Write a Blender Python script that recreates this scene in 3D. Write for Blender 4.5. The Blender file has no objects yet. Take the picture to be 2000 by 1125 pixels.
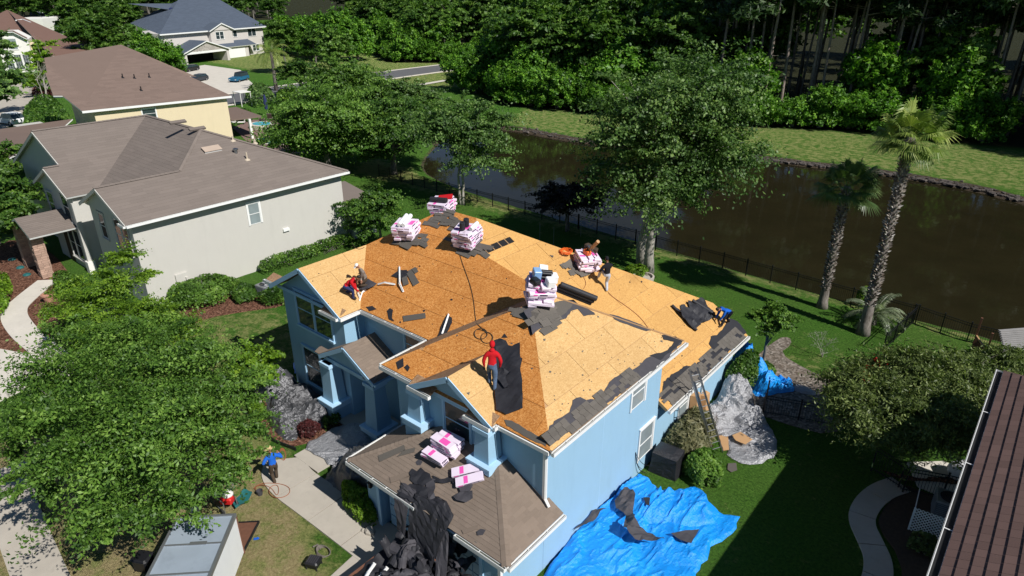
import bpy, bmesh, math, random
import numpy as np
from math import radians, sin, cos, pi, sqrt, atan2
from mathutils import Vector, Matrix
random.seed(7)
RNG = np.random.default_rng(11)
S = bpy.context.scene
COL = S.collection
# ------------------------------------------------------------------ camera, sky, sun, exposure
CAMZ = 19.2; TH = math.atan(602/1300); YAW = radians(40)
cam = bpy.data.cameras.new('camera'); cam.sensor_width = 36; cam.lens = 23.4
cam.clip_start = 0.2; cam.clip_end = 6000
camo = bpy.data.objects.new('camera', cam); COL.objects.link(camo)
camo.location = (0, 0, CAMZ); camo.rotation_euler = (pi/2-TH, 0, YAW)
S.camera = camo
SUN_E = radians(44); SUN_DIR = Vector((cos(SUN_E)*0.998, -cos(SUN_E)*0.06, sin(SUN_E)))
W = bpy.data.worlds.new('World'); S.world = W; W.use_nodes = True
nt = W.node_tree; nt.nodes.clear()
sky = nt.nodes.new('ShaderNodeTexSky'); sky.sky_type = 'NISHITA'; sky.sun_disc = False
sky.sun_elevation = SUN_E; sky.sun_rotation = math.atan2(SUN_DIR.x, SUN_DIR.y)
sky.air_density = 1.0; sky.dust_density = 0.0; sky.ozone_density = 6.0
bg = nt.nodes.new('ShaderNodeBackground'); bg.inputs['Strength'].default_value = 0.05
wo = nt.nodes.new('ShaderNodeOutputWorld')
nt.links.new(sky.outputs[0], bg.inputs[0]); nt.links.new(bg.outputs[0], wo.inputs[0])
sun = bpy.data.lights.new('sun', 'SUN'); sun.energy = 5.0; sun.angle = radians(0.5); sun.color = (1, 0.972, 0.925)
suno = bpy.data.objects.new('sun', sun); COL.objects.link(suno); suno.location = (60, -10, 60)
suno.rotation_euler = SUN_DIR.to_track_quat('Z', 'Y').to_euler()
S.view_settings.view_transform = 'Standard'; S.view_settings.look = 'None'
S.view_settings.exposure = 0.15; S.view_settings.gamma = 1; S.view_settings.use_curve_mapping = False

# ------------------------------------------------------------------ numbers
def P(px, py, z=0.0):
    """point of the place at height z that stands at that spot of the photograph (used while laying out)"""
    f = Vector((-sin(YAW)*cos(TH), cos(YAW)*cos(TH), -sin(TH))); r = Vector((cos(YAW), sin(YAW), 0)); u = r.cross(f)
    d = f + r*((px-1000)/1300) - u*((py-562.5)/1300)
    t = (z-CAMZ)/d.z
    return Vector((d.x*t, d.y*t, z))
def PP(pts, z=0.0): return [tuple(P(a, b, z))[:2] for a, b in pts]
def PL(px, py, p0, n):
    f = Vector((-sin(YAW)*cos(TH), cos(YAW)*cos(TH), -sin(TH))); r = Vector((cos(YAW), sin(YAW), 0)); u = r.cross(f)
    d = f + r*((px-1000)/1300) - u*((py-562.5)/1300); o = Vector((0, 0, CAMZ)); n = Vector(n)
    return o + d*((Vector(p0)-o).dot(n)/d.dot(n))
def _h(ix, iy, iz, s):
    n = (ix*73856093) ^ (iy*19349663) ^ (iz*83492791) ^ (s*2654435)
    n = (n ^ (n >> 13))*1274126177 & 0x7fffffff
    n = (n ^ (n >> 16)) & 0xffffff
    return n/float(0xffffff)
def vn(x, y, z=0.0, s=1):
    x = np.asarray(x, float); y = np.asarray(y, float); z = np.asarray(z, float)+0*x
    ix = np.floor(x).astype(np.int64); iy = np.floor(y).astype(np.int64); iz = np.floor(z).astype(np.int64)
    fx = x-ix; fy = y-iy; fz = z-iz
    fx = fx*fx*(3-2*fx); fy = fy*fy*(3-2*fy); fz = fz*fz*(3-2*fz)
    r = 0
    for a in (0, 1):
        for b in (0, 1):
            for c in (0, 1):
                w = (fx if a else 1-fx)*(fy if b else 1-fy)*(fz if c else 1-fz)
                r = r+w*_h(ix+a, iy+b, iz+c, s)
    return r
def fbm(x, y, z=0.0, s=1, o=4):
    r = 0; a = .5; t = 0
    for i in range(o):
        r = r+a*vn(np.asarray(x)*2**i, np.asarray(y)*2**i, np.asarray(z)*2**i, s+i*17); t += a; a *= .5
    return r/t
def inpoly(x, y, poly):
    x = np.asarray(x, float); y = np.asarray(y, float); r = np.zeros(x.shape, bool); n = len(poly); j = n-1
    for i in range(n):
        xi, yi = poly[i][:2]; xj, yj = poly[j][:2]
        c = ((yi > y) != (yj > y)) & (x < (xj-xi)*(y-yi)/((yj-yi) or 1e-9)+xi)
        r ^= c; j = i
    return r
def dpoly(x, y, poly, closed=True):
    x = np.asarray(x, float); y = np.asarray(y, float); d = np.full(x.shape, 1e9); n = len(poly)
    for i in range(n if closed else n-1):
        ax, ay = poly[i][:2]; bx, by = poly[(i+1) % n][:2]
        vx, vy = bx-ax, by-ay; L = vx*vx+vy*vy or 1e-9
        t = np.clip(((x-ax)*vx+(y-ay)*vy)/L, 0, 1)
        d = np.minimum(d, np.hypot(x-ax-t*vx, y-ay-t*vy))
    return d
def smooth_poly(pts, n=2, closed=True):
    pts = [Vector(p) for p in pts]
    for _ in range(n):
        q = []; m = len(pts)
        for i in range(m if closed else m-1):
            a, b = pts[i], pts[(i+1) % m]; q += [a*.75+b*.25, a*.25+b*.75]
        if not closed: q = [pts[0]]+q+[pts[-1]]
        pts = q
    return [tuple(p) for p in pts]

# ------------------------------------------------------------------ materials
MATS = {}
def rgb(*c):
    """sRGB 0-255 to linear"""
    if len(c) == 1: c = c[0]
    return tuple(((v/255)/12.92 if v/255 <= .04045 else ((v/255+.055)/1.055)**2.4) for v in c)+(1,)
class NT:
    def __init__(s, name):
        m = bpy.data.materials.new(name); m.use_nodes = True; s.m = m; s.t = m.node_tree; s.t.nodes.clear()
        s.out = s.n('ShaderNodeOutputMaterial'); s.b = s.n('ShaderNodeBsdfPrincipled'); s.l(s.b.outputs[0], s.out.inputs[0])
    def n(s, k, **kw):
        a = s.t.nodes.new(k)
        for q, v in kw.items():
            if hasattr(a, q): setattr(a, q, v)
            else: a.inputs[q].default_value = v
        return a
    def l(s, a, b): s.t.links.new(a, b)
    def co(s, kind='Object', scale=(1, 1, 1)):
        c = s.n('ShaderNodeTexCoord'); m = s.n('ShaderNodeMapping'); m.inputs['Scale'].default_value = scale
        s.l(c.outputs[kind], m.inputs[0]); return m.outputs[0]
    def world(s, scale=(1, 1, 1)):
        c = s.n('ShaderNodeNewGeometry'); m = s.n('ShaderNodeMapping'); m.inputs['Scale'].default_value = scale
        s.l(c.outputs['Position'], m.inputs[0]); return m.outputs[0]
    def noise(s, v, sc, det=4, rough=.55):
        n = s.n('ShaderNodeTexNoise'); n.inputs['Scale'].default_value = sc; n.inputs['Detail'].default_value = det
        n.inputs['Roughness'].default_value = rough; s.l(v, n.inputs['Vector']); return n.outputs['Fac']
    def ramp(s, f, stops):
        r = s.n('ShaderNodeValToRGB'); e = r.color_ramp.elements
        while len(e) < len(stops): e.new(.5)
        for q, (p, c) in zip(e, stops): q.position = p; q.color = c if len(c) == 4 else tuple(c)+(1,)
        s.l(f, r.inputs[0]); return r.outputs[0]
    def mix(s, f, a, b, mode='MIX'):
        m = s.n('ShaderNodeMix', data_type='RGBA', blend_type=mode)
        for sock, v in ((m.inputs[0], f), (m.inputs[6], a), (m.inputs[7], b)):
            if isinstance(v, (int, float)): sock.default_value = v
            elif isinstance(v, tuple): sock.default_value = v
            else: s.l(v, sock)
        return m.outputs[2]
    def math(s, op, a, b=0.0, c=None):
        m = s.n('ShaderNodeMath', operation=op)
        for i, v in enumerate((a, b) if c is None else (a, b, c)):
            if isinstance(v, (int, float)): m.inputs[i].default_value = v
            else: s.l(v, m.inputs[i])
        return m.outputs[0]
    def attr(s, name):
        a = s.n('ShaderNodeAttribute', attribute_name=name); return a.outputs['Fac']
    def bump(s, h, st=.3, d=.02):
        b = s.n('ShaderNodeBump'); b.inputs['Strength'].default_value = st; b.inputs['Distance'].default_value = d
        s.l(h, b.inputs['Height']); s.l(b.outputs[0], s.b.inputs['Normal'])
    def base(s, c):
        if isinstance(c, tuple): s.b.inputs['Base Color'].default_value = c
        else: s.l(c, s.b.inputs['Base Color'])
    def set(s, rough=.6, metal=0, spec=.5):
        s.b.inputs['Roughness'].default_value = rough; s.b.inputs['Metallic'].default_value = metal
        s.b.inputs['Specular IOR Level'].default_value = spec
def sc(c, k): return tuple(v*k for v in c[:3])+(1,)
def plain(name, c, rough=.55, metal=0, var=.12, scale=3, bump=0, bs=40, spec=.4, dirt=.0):
    """colour with gentle mottling, fine relief and optional streaky dirt"""
    if name in MATS: return MATS[name]
    t = NT(name); w = t.world()
    f = t.noise(w, scale, 5)
    col = t.mix(f, sc(c, 1-var), sc(c, 1+var))
    if dirt:
        g = t.noise(t.world((1, 1, .25)), 1.3, 6, .65)
        g = t.ramp(g, [(.52, (0, 0, 0, 1)), (.75, (dirt, dirt, dirt, 1))])
        col = t.mix(g, col, sc(c, .45))
    r2 = t.noise(w, bs, 3)
    t.base(col); t.set(rough, metal, spec)
    if bump: t.bump(r2, bump, .01)
    MATS[name] = t.m; return t.m

# ------------------------------------------------------------------ mesh builder
def tagk(o, label=None, cat=None, group=None, kind=None):
    if label: o['label'] = label
    if cat: o['category'] = cat
    if group: o['group'] = group
    if kind: o['kind'] = kind
    return o
def empty(name, loc, label, cat, group=None, rz=0):
    o = bpy.data.objects.new(name, None); COL.objects.link(o); o.location = loc; o.rotation_euler = (0, 0, rz)
    o.empty_display_size = .3
    return tagk(o, label, cat, group)
def link(name, me, parent=None, loc=(0, 0, 0)):
    o = bpy.data.objects.new(name, me); COL.objects.link(o); o.location = loc
    if parent is not None: o.parent = parent
    return o
def kids(o): return [c for c in bpy.data.objects if c.parent == o]
def copy_tree(o, parent=None, _ch=None):
    if _ch is None:
        _ch = {}
        for q in list(COL.objects):
            if q.parent is not None: _ch.setdefault(q.parent.name, []).append(q)
    c = o.copy(); COL.objects.link(c)
    if parent is not None: c.parent = parent
    for k in _ch.get(o.name, []): copy_tree(k, c, _ch)
    return c
class MB:
    def __init__(s): s.v = []; s.f = []; s.m = []; s.t = []; s.M = None
    def add(s, vs, fs, mi=0, tint=.5):
        b = len(s.v)
        if s.M is not None: vs = [tuple(s.M @ Vector(p)) for p in vs]
        s.v += [tuple(p) for p in vs]
        for f in fs: s.f.append(tuple(b+i for i in f)); s.m.append(mi); s.t.append(tint)
        return s
    def box(s, lo, hi, mi=0, tint=.5):
        x0, y0, z0 = lo; x1, y1, z1 = hi
        v = [(x0, y0, z0), (x1, y0, z0), (x1, y1, z0), (x0, y1, z0), (x0, y0, z1), (x1, y0, z1), (x1, y1, z1), (x0, y1, z1)]
        return s.add(v, [(3, 2, 1, 0), (4, 5, 6, 7), (0, 1, 5, 4), (1, 2, 6, 5), (2, 3, 7, 6), (3, 0, 4, 7)], mi, tint)
    def obox(s, c, size, R=None, mi=0, tint=.5, bev=0):
        """box at centre c with rotation matrix R; bev cuts the vertical edges"""
        hx, hy, hz = size[0]/2, size[1]/2, size[2]/2; c = Vector(c)
        R = R or Matrix.Identity(3)
        if bev:
            b = bev; ring = [(hx-b, -hy), (hx, -hy+b), (hx, hy-b), (hx-b, hy), (-hx+b, hy), (-hx, hy-b), (-hx, -hy+b), (-hx+b, -hy)]
            v = [(x*.97 if z < 0 else x, y, z) for z in (-hz,) for x, y in ring]
            v = [(x, y, -hz) for x, y in ring]+[(x, y, hz-b) for x, y in ring]+[(x*(1-b/hx), y*(1-b/hy), hz) for x, y in ring]
            f = [tuple(range(7, -1, -1)), tuple(range(16, 24))]
            for k in (0, 8):
                for i in range(8): f.append((k+i, k+(i+1) % 8, k+8+(i+1) % 8, k+8+i))
        else:
            v = [(x, y, z) for z in (-hz, hz) for x, y in ((-hx, -hy), (hx, -hy), (hx, hy), (-hx, hy))]
            f = [(3, 2, 1, 0), (4, 5, 6, 7), (0, 1, 5, 4), (1, 2, 6, 5), (2, 3, 7, 6), (3, 0, 4, 7)]
        return s.add([c+R@Vector(p) for p in v], f, mi, tint)
    def beam(s, a, b, w, h, mi=0, up=(0, 0, 1), tint=.5):
        a = Vector(a); b = Vector(b); d = (b-a); L = d.length or 1e-6; d.normalize(); up = Vector(up)
        if abs(d.dot(up)) > .99: up = Vector((1, 0, 0))
        x = d.cross(up).normalized(); z = x.cross(d)
        v = []
        for p in (a, b):
            for i, j in ((-1, -1), (1, -1), (1, 1), (-1, 1)): v.append(p+x*(i*w/2)+z*(j*h/2))
        return s.add(v, [(0, 1, 2, 3), (7, 6, 5, 4), (0, 4, 5, 1), (1, 5, 6, 2), (2, 6, 7, 3), (3, 7, 4, 0)], mi, tint)
    def tube(s, pts, r, n=8, mi=0, cap=True, tint=.5):
        pts = [Vector(p) for p in pts]; k = len(pts)
        rs = r if isinstance(r, (list, tuple)) else [r]*k
        vs = []; prev = None
        for i, p in enumerate(pts):
            d = (pts[min(i+1, k-1)]-pts[max(i-1, 0)]).normalized()
            if prev is None:
                a = d.cross(Vector((0, 0, 1)));
                if a.length < .05: a = d.cross(Vector((1, 0, 0)))
            else: a = prev-d*prev.dot(d)
            a.normalize(); prev = a; b = d.cross(a)
            for j in range(n):
                t = 2*pi*j/n; vs.append(p+(a*cos(t)+b*sin(t))*rs[i])
        fs = [(i*n+j, i*n+(j+1) % n, (i+1)*n+(j+1) % n, (i+1)*n+j) for i in range(k-1) for j in range(n)]
        if cap: fs += [tuple(range(n-1, -1, -1)), tuple(range((k-1)*n, k*n))]
        return s.add(vs, fs, mi, tint)
    def lathe(s, c, prof, n=16, mi=0, R=None, tint=.5):
        c = Vector(c); vs = []
        for r, z in prof:
            for j in range(n):
                p = Vector((r*cos(2*pi*j/n), r*sin(2*pi*j/n), z)); vs.append(c+(R@p if R else p))
        k = len(prof)
        fs = [(i*n+j, i*n+(j+1) % n, (i+1)*n+(j+1) % n, (i+1)*n+j) for i in range(k-1) for j in range(n)]
        fs += [tuple(range(n-1, -1, -1)), tuple(range((k-1)*n, k*n))]
        return s.add(vs, fs, mi, tint)
    def ball(s, c, r, n=10, mi=0, R=None):
        r = (r, r, r) if isinstance(r, (int, float)) else r
        pr = [(sin(pi*i/(n//2+1)), -cos(pi*i/(n//2+1))) for i in range(0, n//2+2)]
        b = MB(); b.lathe((0, 0, 0), [(max(p, 1e-3), z) for p, z in pr], n)
        return s.add([Vector(c)+((R@Vector((x*r[0], y*r[1], z*r[2]))) if R else Vector((x*r[0], y*r[1], z*r[2]))) for x, y, z in b.v], b.f, mi)
    def prism(s, poly, a, b, mi=0, tint=.5):
        """poly of (x, y); extruded from height a to b"""
        n = len(poly); ar = sum(poly[i][0]*poly[(i+1) % n][1]-poly[(i+1) % n][0]*poly[i][1] for i in range(n))
        if ar < 0: poly = poly[::-1]
        v = [(x, y, a) for x, y in poly]+[(x, y, b) for x, y in poly]
        f = [tuple(range(n-1, -1, -1)), tuple(range(n, 2*n))]+[(i, (i+1) % n, n+(i+1) % n, n+i) for i in range(n)]
        return s.add(v, f, mi, tint)
    def slab(s, poly, t, mi=0, n=(0, 0, 1), side=None, tint=.5):
        """3D polygon as top face, thickness t along -n"""
        poly = [Vector(p) for p in poly]; nn = Vector((0, 0, 0)); k = len(poly)
        for i in range(k): nn += poly[i].cross(poly[(i+1) % k])
        n = Vector(n).normalized()
        if nn.dot(n) < 0: poly = poly[::-1]
        v = poly+[p-n*t for p in poly]
        s.add(v, [tuple(range(k))], mi, tint)
        s.add(v, [tuple(range(2*k-1, k-1, -1))]+[(i, i+k, (i+1) % k+k, (i+1) % k) for i in range(k)], mi if side is None else side, tint)
        return s
    def mesh(s, name, mats, smooth=False, org=(0, 0, 0)):
        me = bpy.data.meshes.new(name)
        ox, oy, oz = org
        me.from_pydata([(x-ox, y-oy, z-oz) for x, y, z in s.v], [], s.f)
        mats = mats if isinstance(mats, (list, tuple)) else [mats]
        for m in mats: me.materials.append(m)
        if len(mats) > 1: me.polygons.foreach_set('material_index', s.m)
        if any(t != .5 for t in s.t):
            a = me.attributes.new('tint', 'FLOAT', 'FACE'); a.data.foreach_set('value', s.t)
        if smooth: me.polygons.foreach_set('use_smooth', [True]*len(me.polygons))
        me.update(); return me
    def build(s, name, mats, parent=None, smooth=False, label=None, cat=None, group=None, kind=None, loc=None):
        """parent: coordinates are the world's, made relative to the parent's place; no parent: origin at base"""
        if parent is not None:
            org = tuple(parent.location) if parent.parent is None else tuple(parent.parent.location)
            if parent.parent is not None and parent.parent.parent is not None: raise ValueError
            o = link(name, s.mesh(name, mats, smooth, org), parent)
        else:
            if loc is None:
                a = np.array(s.v); loc = ((a[:, 0].min()+a[:, 0].max())/2, (a[:, 1].min()+a[:, 1].max())/2, a[:, 2].min())
            if kind in ('structure',): loc = (0, 0, 0)
            o = link(name, s.mesh(name, mats, smooth, loc), None, loc)
        return tagk(o, label, cat, group, kind)
def fastmesh(name, V, F, mats, tint=None, mi=None, smooth=False, k=4):
    """V (n,3) F (m,k) arrays"""
    me = bpy.data.meshes.new(name); V = np.asarray(V, np.float32); F = np.asarray(F, np.int32)
    me.vertices.add(len(V)); me.vertices.foreach_set('co', V.ravel())
    me.loops.add(F.size); me.loops.foreach_set('vertex_index', F.ravel())
    me.polygons.add(len(F)); me.polygons.foreach_set('loop_start', np.arange(0, F.size, F.shape[1], dtype=np.int32))
    me.polygons.foreach_set('loop_total', np.full(len(F), F.shape[1], np.int32))
    for m in (mats if isinstance(mats, (list, tuple)) else [mats]): me.materials.append(m)
    if mi is not None: me.polygons.foreach_set('material_index', np.asarray(mi, np.int32))
    if tint is not None:
        a = me.attributes.new('tint', 'FLOAT', 'FACE'); a.data.foreach_set('value', np.asarray(tint, np.float32))
    if smooth: me.polygons.foreach_set('use_smooth', np.ones(len(F), bool))
    me.update(calc_edges=True); me.validate(); return me
def Rz(a): return Matrix.Rotation(a, 3, 'Z')
def Rx(a): return Matrix.Rotation(a, 3, 'X')
def Ry(a): return Matrix.Rotation(a, 3, 'Y')
# ------------------------------------------------------------------ the materials
def osb(name, c0, c1, c2):
    t = NT(name); w = t.world((1, 1, 1))
    v = t.n('ShaderNodeTexVoronoi'); m = t.n('ShaderNodeMapping'); m.inputs['Scale'].default_value = (16, 44, 36); m.inputs['Rotation'].default_value = (0, 0, .5)
    t.l(w, m.inputs[0]); t.l(m.outputs[0], v.inputs['Vector']); v.inputs['Scale'].default_value = 1
    v2 = t.n('ShaderNodeTexVoronoi'); m2 = t.n('ShaderNodeMapping'); m2.inputs['Scale'].default_value = (42, 14, 34); m2.inputs['Rotation'].default_value = (0, 0, .4)
    t.l(w, m2.inputs[0]); t.l(m2.outputs[0], v2.inputs['Vector']); v2.inputs['Scale'].default_value = 1
    bw = t.n('ShaderNodeRGBToBW'); t.l(v.outputs['Color'], bw.inputs[0])
    bw2 = t.n('ShaderNodeRGBToBW'); t.l(v2.outputs['Color'], bw2.inputs[0])
    f = t.math('MULTIPLY_ADD', bw.outputs[0], .55, t.math('MULTIPLY', bw2.outputs[0], .45))
    col = t.ramp(f, [(.25, c0), (.5, c1), (.74, c2)])
    big = t.noise(w, .9, 5, .65)
    col = t.mix(t.ramp(big, [(.35, (0, 0, 0, 1)), (.7, (.45, .45, .45, 1))]), col, c0)
    fine = t.noise(w, 60, 2)
    speck = t.ramp(fine, [(.70, (0, 0, 0, 1)), (.76, (.65, .65, .65, 1))])
    col = t.mix(speck, col, sc(c0, .25))
    inf = t.n('ShaderNodeObjectInfo'); r = t.math('MULTIPLY_ADD', inf.outputs['Random'], .10, .95)
    col = t.mix(1.0, col, r, 'MULTIPLY')
    st = t.noise(w, .35, 6, .7)
    col = t.mix(t.ramp(st, [(.60, (0, 0, 0, 1)), (.72, (.35, .35, .35, 1))]), col, sc(c0, .55))
    t.base(col); t.set(.75, 0, .25); t.bump(f, .25, .004); MATS[name] = t.m; return t.m
M_OSB_L = osb('osb_pale', (.48, .285, .11, 1), (.57, .36, .15, 1), (.66, .44, .20, 1))
M_OSB_Y = osb('osb_yellow', (.47, .25, .08, 1), (.57, .32, .10, 1), (.65, .385, .135, 1))
M_OSB_O = osb('osb_orange', (.40, .145, .03, 1), (.56, .225, .05, 1), (.74, .37, .12, 1))
M_OSB_D = osb('osb_shaded_brown', (.24, .13, .07, 1), (.36, .22, .12, 1), (.46, .30, .18, 1))  # brown darkens the left slopes, their grazing light put into the colour

def shingle_mat(name, c, var=.35, blotch=.2, rough=.9):
    t = NT(name); w = t.world()
    f = t.attr('tint'); a = t.mix(f, sc(c, 1-var), sc(c, 1+var))
    g = t.noise(w, 45, 4, .7); a = t.mix(t.ramp(g, [(.3, (0, 0, 0, 1)), (.7, (.6, .6, .6, 1))]), a, sc(c, 1.35))
    b = t.noise(w, .55, 5, .6); a = t.mix(t.math('MULTIPLY', b, blotch*2), a, sc(c, .62))
    t.base(a); t.set(rough, 0, .25); t.bump(g, .35, .006); MATS[name] = t.m; return t.m
M_SH_BEIGE = shingle_mat('shingle_taupe', rgb(118, 108, 101), .11, .2)
M_SH_BROWN = shingle_mat('shingle_brown', rgb(118, 101, 92), .12, .15)
M_SH_RED = shingle_mat('shingle_red_brown', rgb(126, 98, 86), .15, .2)
M_SH_SLATE = shingle_mat('shingle_slate_blue', rgb(82, 91, 104), .18, .15)
M_SH_GAR = shingle_mat('shingle_old_tan', rgb(126, 112, 100), .15, .3)
M_SH_DARK = shingle_mat('shingle_charcoal', rgb(98, 93, 87), .25, .25)
M_SH_RIGHT = shingle_mat('shingle_red_taupe', rgb(108, 86, 80), .24, .25)

def stucco(name, c, var=.04, dirt=.12):
    t = NT(name); w = t.world()
    f = t.noise(w, 1.2, 6, .6); col = t.mix(f, sc(c, 1-var), sc(c, 1+var))
    d = t.noise(t.world((1, 1, .18)), 2.0, 6, .7)
    col = t.mix(t.ramp(d, [(.5, (0, 0, 0, 1)), (.8, (dirt, dirt, dirt, 1))]), col, sc(c, .5))
    t.base(col); t.set(.85, 0, .2); g = t.noise(w, 22, 5, .7); t.bump(g, .55, .02); MATS[name] = t.m; return t.m
M_BLUE = stucco('blue_stucco', (.285, .46, .60, 1))
M_TRIM = stucco('light_blue_trim', (.40, .60, .77, 1), .03, .06)
M_BEIGE = stucco('beige_stucco', rgb(190, 187, 180))
M_YELLOW = stucco('cream_yellow_stucco', rgb(214, 198, 166))
M_CREAM = stucco('white_stucco', rgb(226, 223, 216))
M_GREYW = stucco('pale_grey_stucco', rgb(196, 190, 184))
M_WHITE = plain('white_metal', (.78, .78, .76, 1), .4, var=.03, dirt=.18)
M_WHITEP = plain('white_plastic', (.8, .8, .8, 1), .45, var=.02)
M_WHITEPK = plain('pale_pink_wrap', (.77, .66, .77, 1), .35, var=.12)
M_PINK = plain('pink_print', (.80, .10, .42, 1), .4, var=.1)
M_PURPLE = plain('dark_print', (.045, .03, .08, 1), .4, var=.1)
M_BLACK = plain('black_paint', (.012, .012, .014, 1), .4)
M_RUBBER = plain('black_rubber', (.02, .02, .02, 1), .8)
M_DARK = plain('unlit_black', (.008, .008, .009, 1), .8)  # near-black colour stands in for shade inside gaps, holes and recesses
M_GUTTER = plain('gutter_muck', (.055, .065, .03, 1), .9, var=.6, scale=12)
M_WOOD = plain('raw_lumber', (.42, .25, .12, 1), .7, var=.2, scale=8)
M_FELT = plain('roofing_felt', (.022, .022, .027, 1), .62, var=.35, scale=4, bump=.3, bs=18)
M_FELTG = plain('dusty_felt', (.055, .052, .060, 1), .75, var=.3, scale=5, bump=.3, bs=18)
M_METAL = plain('aluminium', (.45, .46, .47, 1), .38, 1.0, var=.15)
M_GALV = plain('galvanised', (.35, .36, .37, 1), .5, .8, var=.2)
M_ROOFMETAL = plain('aluminium_roof_skin', (.36, .42, .49, 1), .42, .25, var=.14, scale=.9, dirt=.35)
M_ORANGE = plain('orange_plastic', (.75, .14, .02, 1), .45)
M_HOSE = plain('orange_hose', (.28, .09, .04, 1), .6)
M_RED = plain('red_paint', (.55, .02, .02, 1), .35)
M_CARD = plain('cardboard', (.46, .27, .13, 1), .8, var=.12)
M_RUST = plain('rusty_plate', (.17, .075, .045, 1), .75, var=.4, scale=5, dirt=.3)
M_SOIL = plain('soil', (.06, .04, .027, 1), .95, var=.5, scale=9, bump=.6, bs=30)
M_TEAL = plain('teal_plastic', (.02, .12, .12, 1), .4)
M_TERRA = plain('terracotta', (.42, .22, .15, 1), .8)
M_SKIN = plain('skin', (.36, .17, .10, 1), .55, var=.05)
M_HAIR = plain('dark_hair', (.012, .009, .008, 1), .6)
def cloth(name, c, var=.12):
    t = NT(name); w = t.co('Object'); f = t.noise(w, 14, 4, .6)
    t.base(t.mix(f, sc(c, 1-var*2), sc(c, 1+var))); t.set(.85, 0, .15); t.bump(t.noise(w, 10, 3), .5, .02); MATS[name] = t.m; return t.m
M_SHIRT_RED = cloth('red_cloth', (.52, .012, .018, 1)); M_SHIRT_BLUE = cloth('blue_cloth', (.015, .12, .55, 1))
M_SHIRT_BLACK = cloth('black_cloth', (.014, .014, .018, 1)); M_DENIM = cloth('denim', (.10, .15, .24, 1), .3); M_PALEJ = cloth('pale_denim', (.46, .50, .58, 1))
M_NAVY = cloth('navy_cloth', (.03, .04, .12, 1)); M_BROWNC = cloth('brown_cloth', (.07, .05, .035, 1)); M_GREYC = cloth('grey_camo_cloth', (.26, .22, .19, 1), .4)
M_STRAW = plain('straw', (.55, .40, .20, 1), .8, var=.15, scale=20)
def concrete(name, c, joint=False):
    t = NT(name); w = t.world(); f = t.noise(w, .8, 7, .65); col = t.mix(f, sc(c, .78), sc(c, 1.15))
    s = t.noise(w, 3.5, 5, .7); col = t.mix(t.ramp(s, [(.55, (0, 0, 0, 1)), (.8, (.35, .35, .35, 1))]), col, sc(c, .55))
    fine = t.noise(w, 70, 3); t.base(col); t.set(.9, 0, .2); t.bump(fine, .3, .006); MATS[name] = t.m; return t.m
M_CONC = concrete('concrete_path', rgb(178, 170, 158)); M_CONCW = concrete('pale_concrete', rgb(205, 198, 186)); M_ASPH = concrete('asphalt', (.13, .13, .135, 1))
def pebble():
    t = NT('pebble_path'); w = t.world(); v = t.n('ShaderNodeTexVoronoi'); v.inputs['Scale'].default_value = 9; t.l(w, v.inputs['Vector'])
    bw = t.n('ShaderNodeRGBToBW'); t.l(v.outputs['Color'], bw.inputs[0]); n = t.noise(w, 1.6, 6, .7)
    c = t.ramp(bw.outputs[0], [(.2, (.09, .075, .06, 1)), (.6, (.20, .17, .14, 1)), (.85, (.32, .28, .24, 1))])
    c = t.mix(t.ramp(n, [(.4, (0, 0, 0, 1)), (.7, (.6, .6, .6, 1))]), c, (.11, .075, .05, 1))
    t.base(c); t.set(.85, 0, .3); t.bump(v.outputs['Distance'], .6, .02); MATS['pebble_path'] = t.m; return t.m
M_PEB = pebble()
def mulch():
    t = NT('mulch'); w = t.world(); v = t.n('ShaderNodeTexVoronoi'); v.inputs['Scale'].default_value = 14; t.l(w, v.inputs['Vector'])
    bw = t.n('ShaderNodeRGBToBW'); t.l(v.outputs['Color'], bw.inputs[0])
    c = t.ramp(bw.outputs[0], [(.2, (.05, .022, .014, 1)), (.6, (.15, .07, .045, 1)), (.9, (.27, .15, .10, 1))])
    t.base(c); t.set(.95, 0, .1); t.bump(v.outputs['Distance'], .8, .03); MATS['mulch'] = t.m; return t.m
M_MULCH = mulch()
def ground_mat():
    t = NT('lawn'); w = t.world()
    f1 = t.noise(w, 1.4, 7, .7); f2 = t.ramp(t.noise(w, 8, 8, .85), [(.36, (0, 0, 0, 1)), (.66, (1, 1, 1, 1))]); f3 = t.noise(w, .16, 4, .6); f4 = t.noise(t.world((1, 1, 1)), 7, 5, .7)
    lush = t.mix(f2, (.018, .060, .007, 1), (.105, .275, .030, 1)); lush = t.mix(t.ramp(f3, [(.35, (0, 0, 0, 1)), (.65, (.7, .7, .7, 1))]), lush, t.mix(f2, (.035, .075, .012, 1), (.16, .29, .05, 1)))
    dry = t.mix(f2, (.12, .155, .04, 1), (.46, .46, .17, 1)); tan = t.mix(f2, (.28, .22, .10, 1), (.62, .50, .27, 1))
    at = t.attr('dry'); k = t.math('ADD', at, t.math('MULTIPLY_ADD', f1, 2.0, -1.02)); k2 = t.math('ADD', k, t.math('MULTIPLY_ADD', f4, .5, -.25))
    c = t.mix(t.ramp(k2, [(.28, (0, 0, 0, 1)), (.62, (1, 1, 1, 1))]), lush, dry)
    c = t.mix(t.ramp(k2, [(.72, (0, 0, 0, 1)), (1.0, (.9, .9, .9, 1))]), c, tan)
    d = t.attr('dirt'); d2 = t.math('ADD', d, t.math('MULTIPLY_ADD', f4, .6, -.3))
    dirt = t.mix(f4, (.030, .021, .014, 1), (.15, .115, .08, 1)); c = t.mix(t.ramp(d2, [(.38, (0, 0, 0, 1)), (.6, (1, 1, 1, 1))]), c, dirt)
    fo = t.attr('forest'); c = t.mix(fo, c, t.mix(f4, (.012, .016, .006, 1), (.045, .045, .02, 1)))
    t.base(c); t.set(.95, 0, .12); t.bump(f2, 1.0, .10); MATS['lawn'] = t.m; return t.m
M_LAWN = ground_mat()
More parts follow.
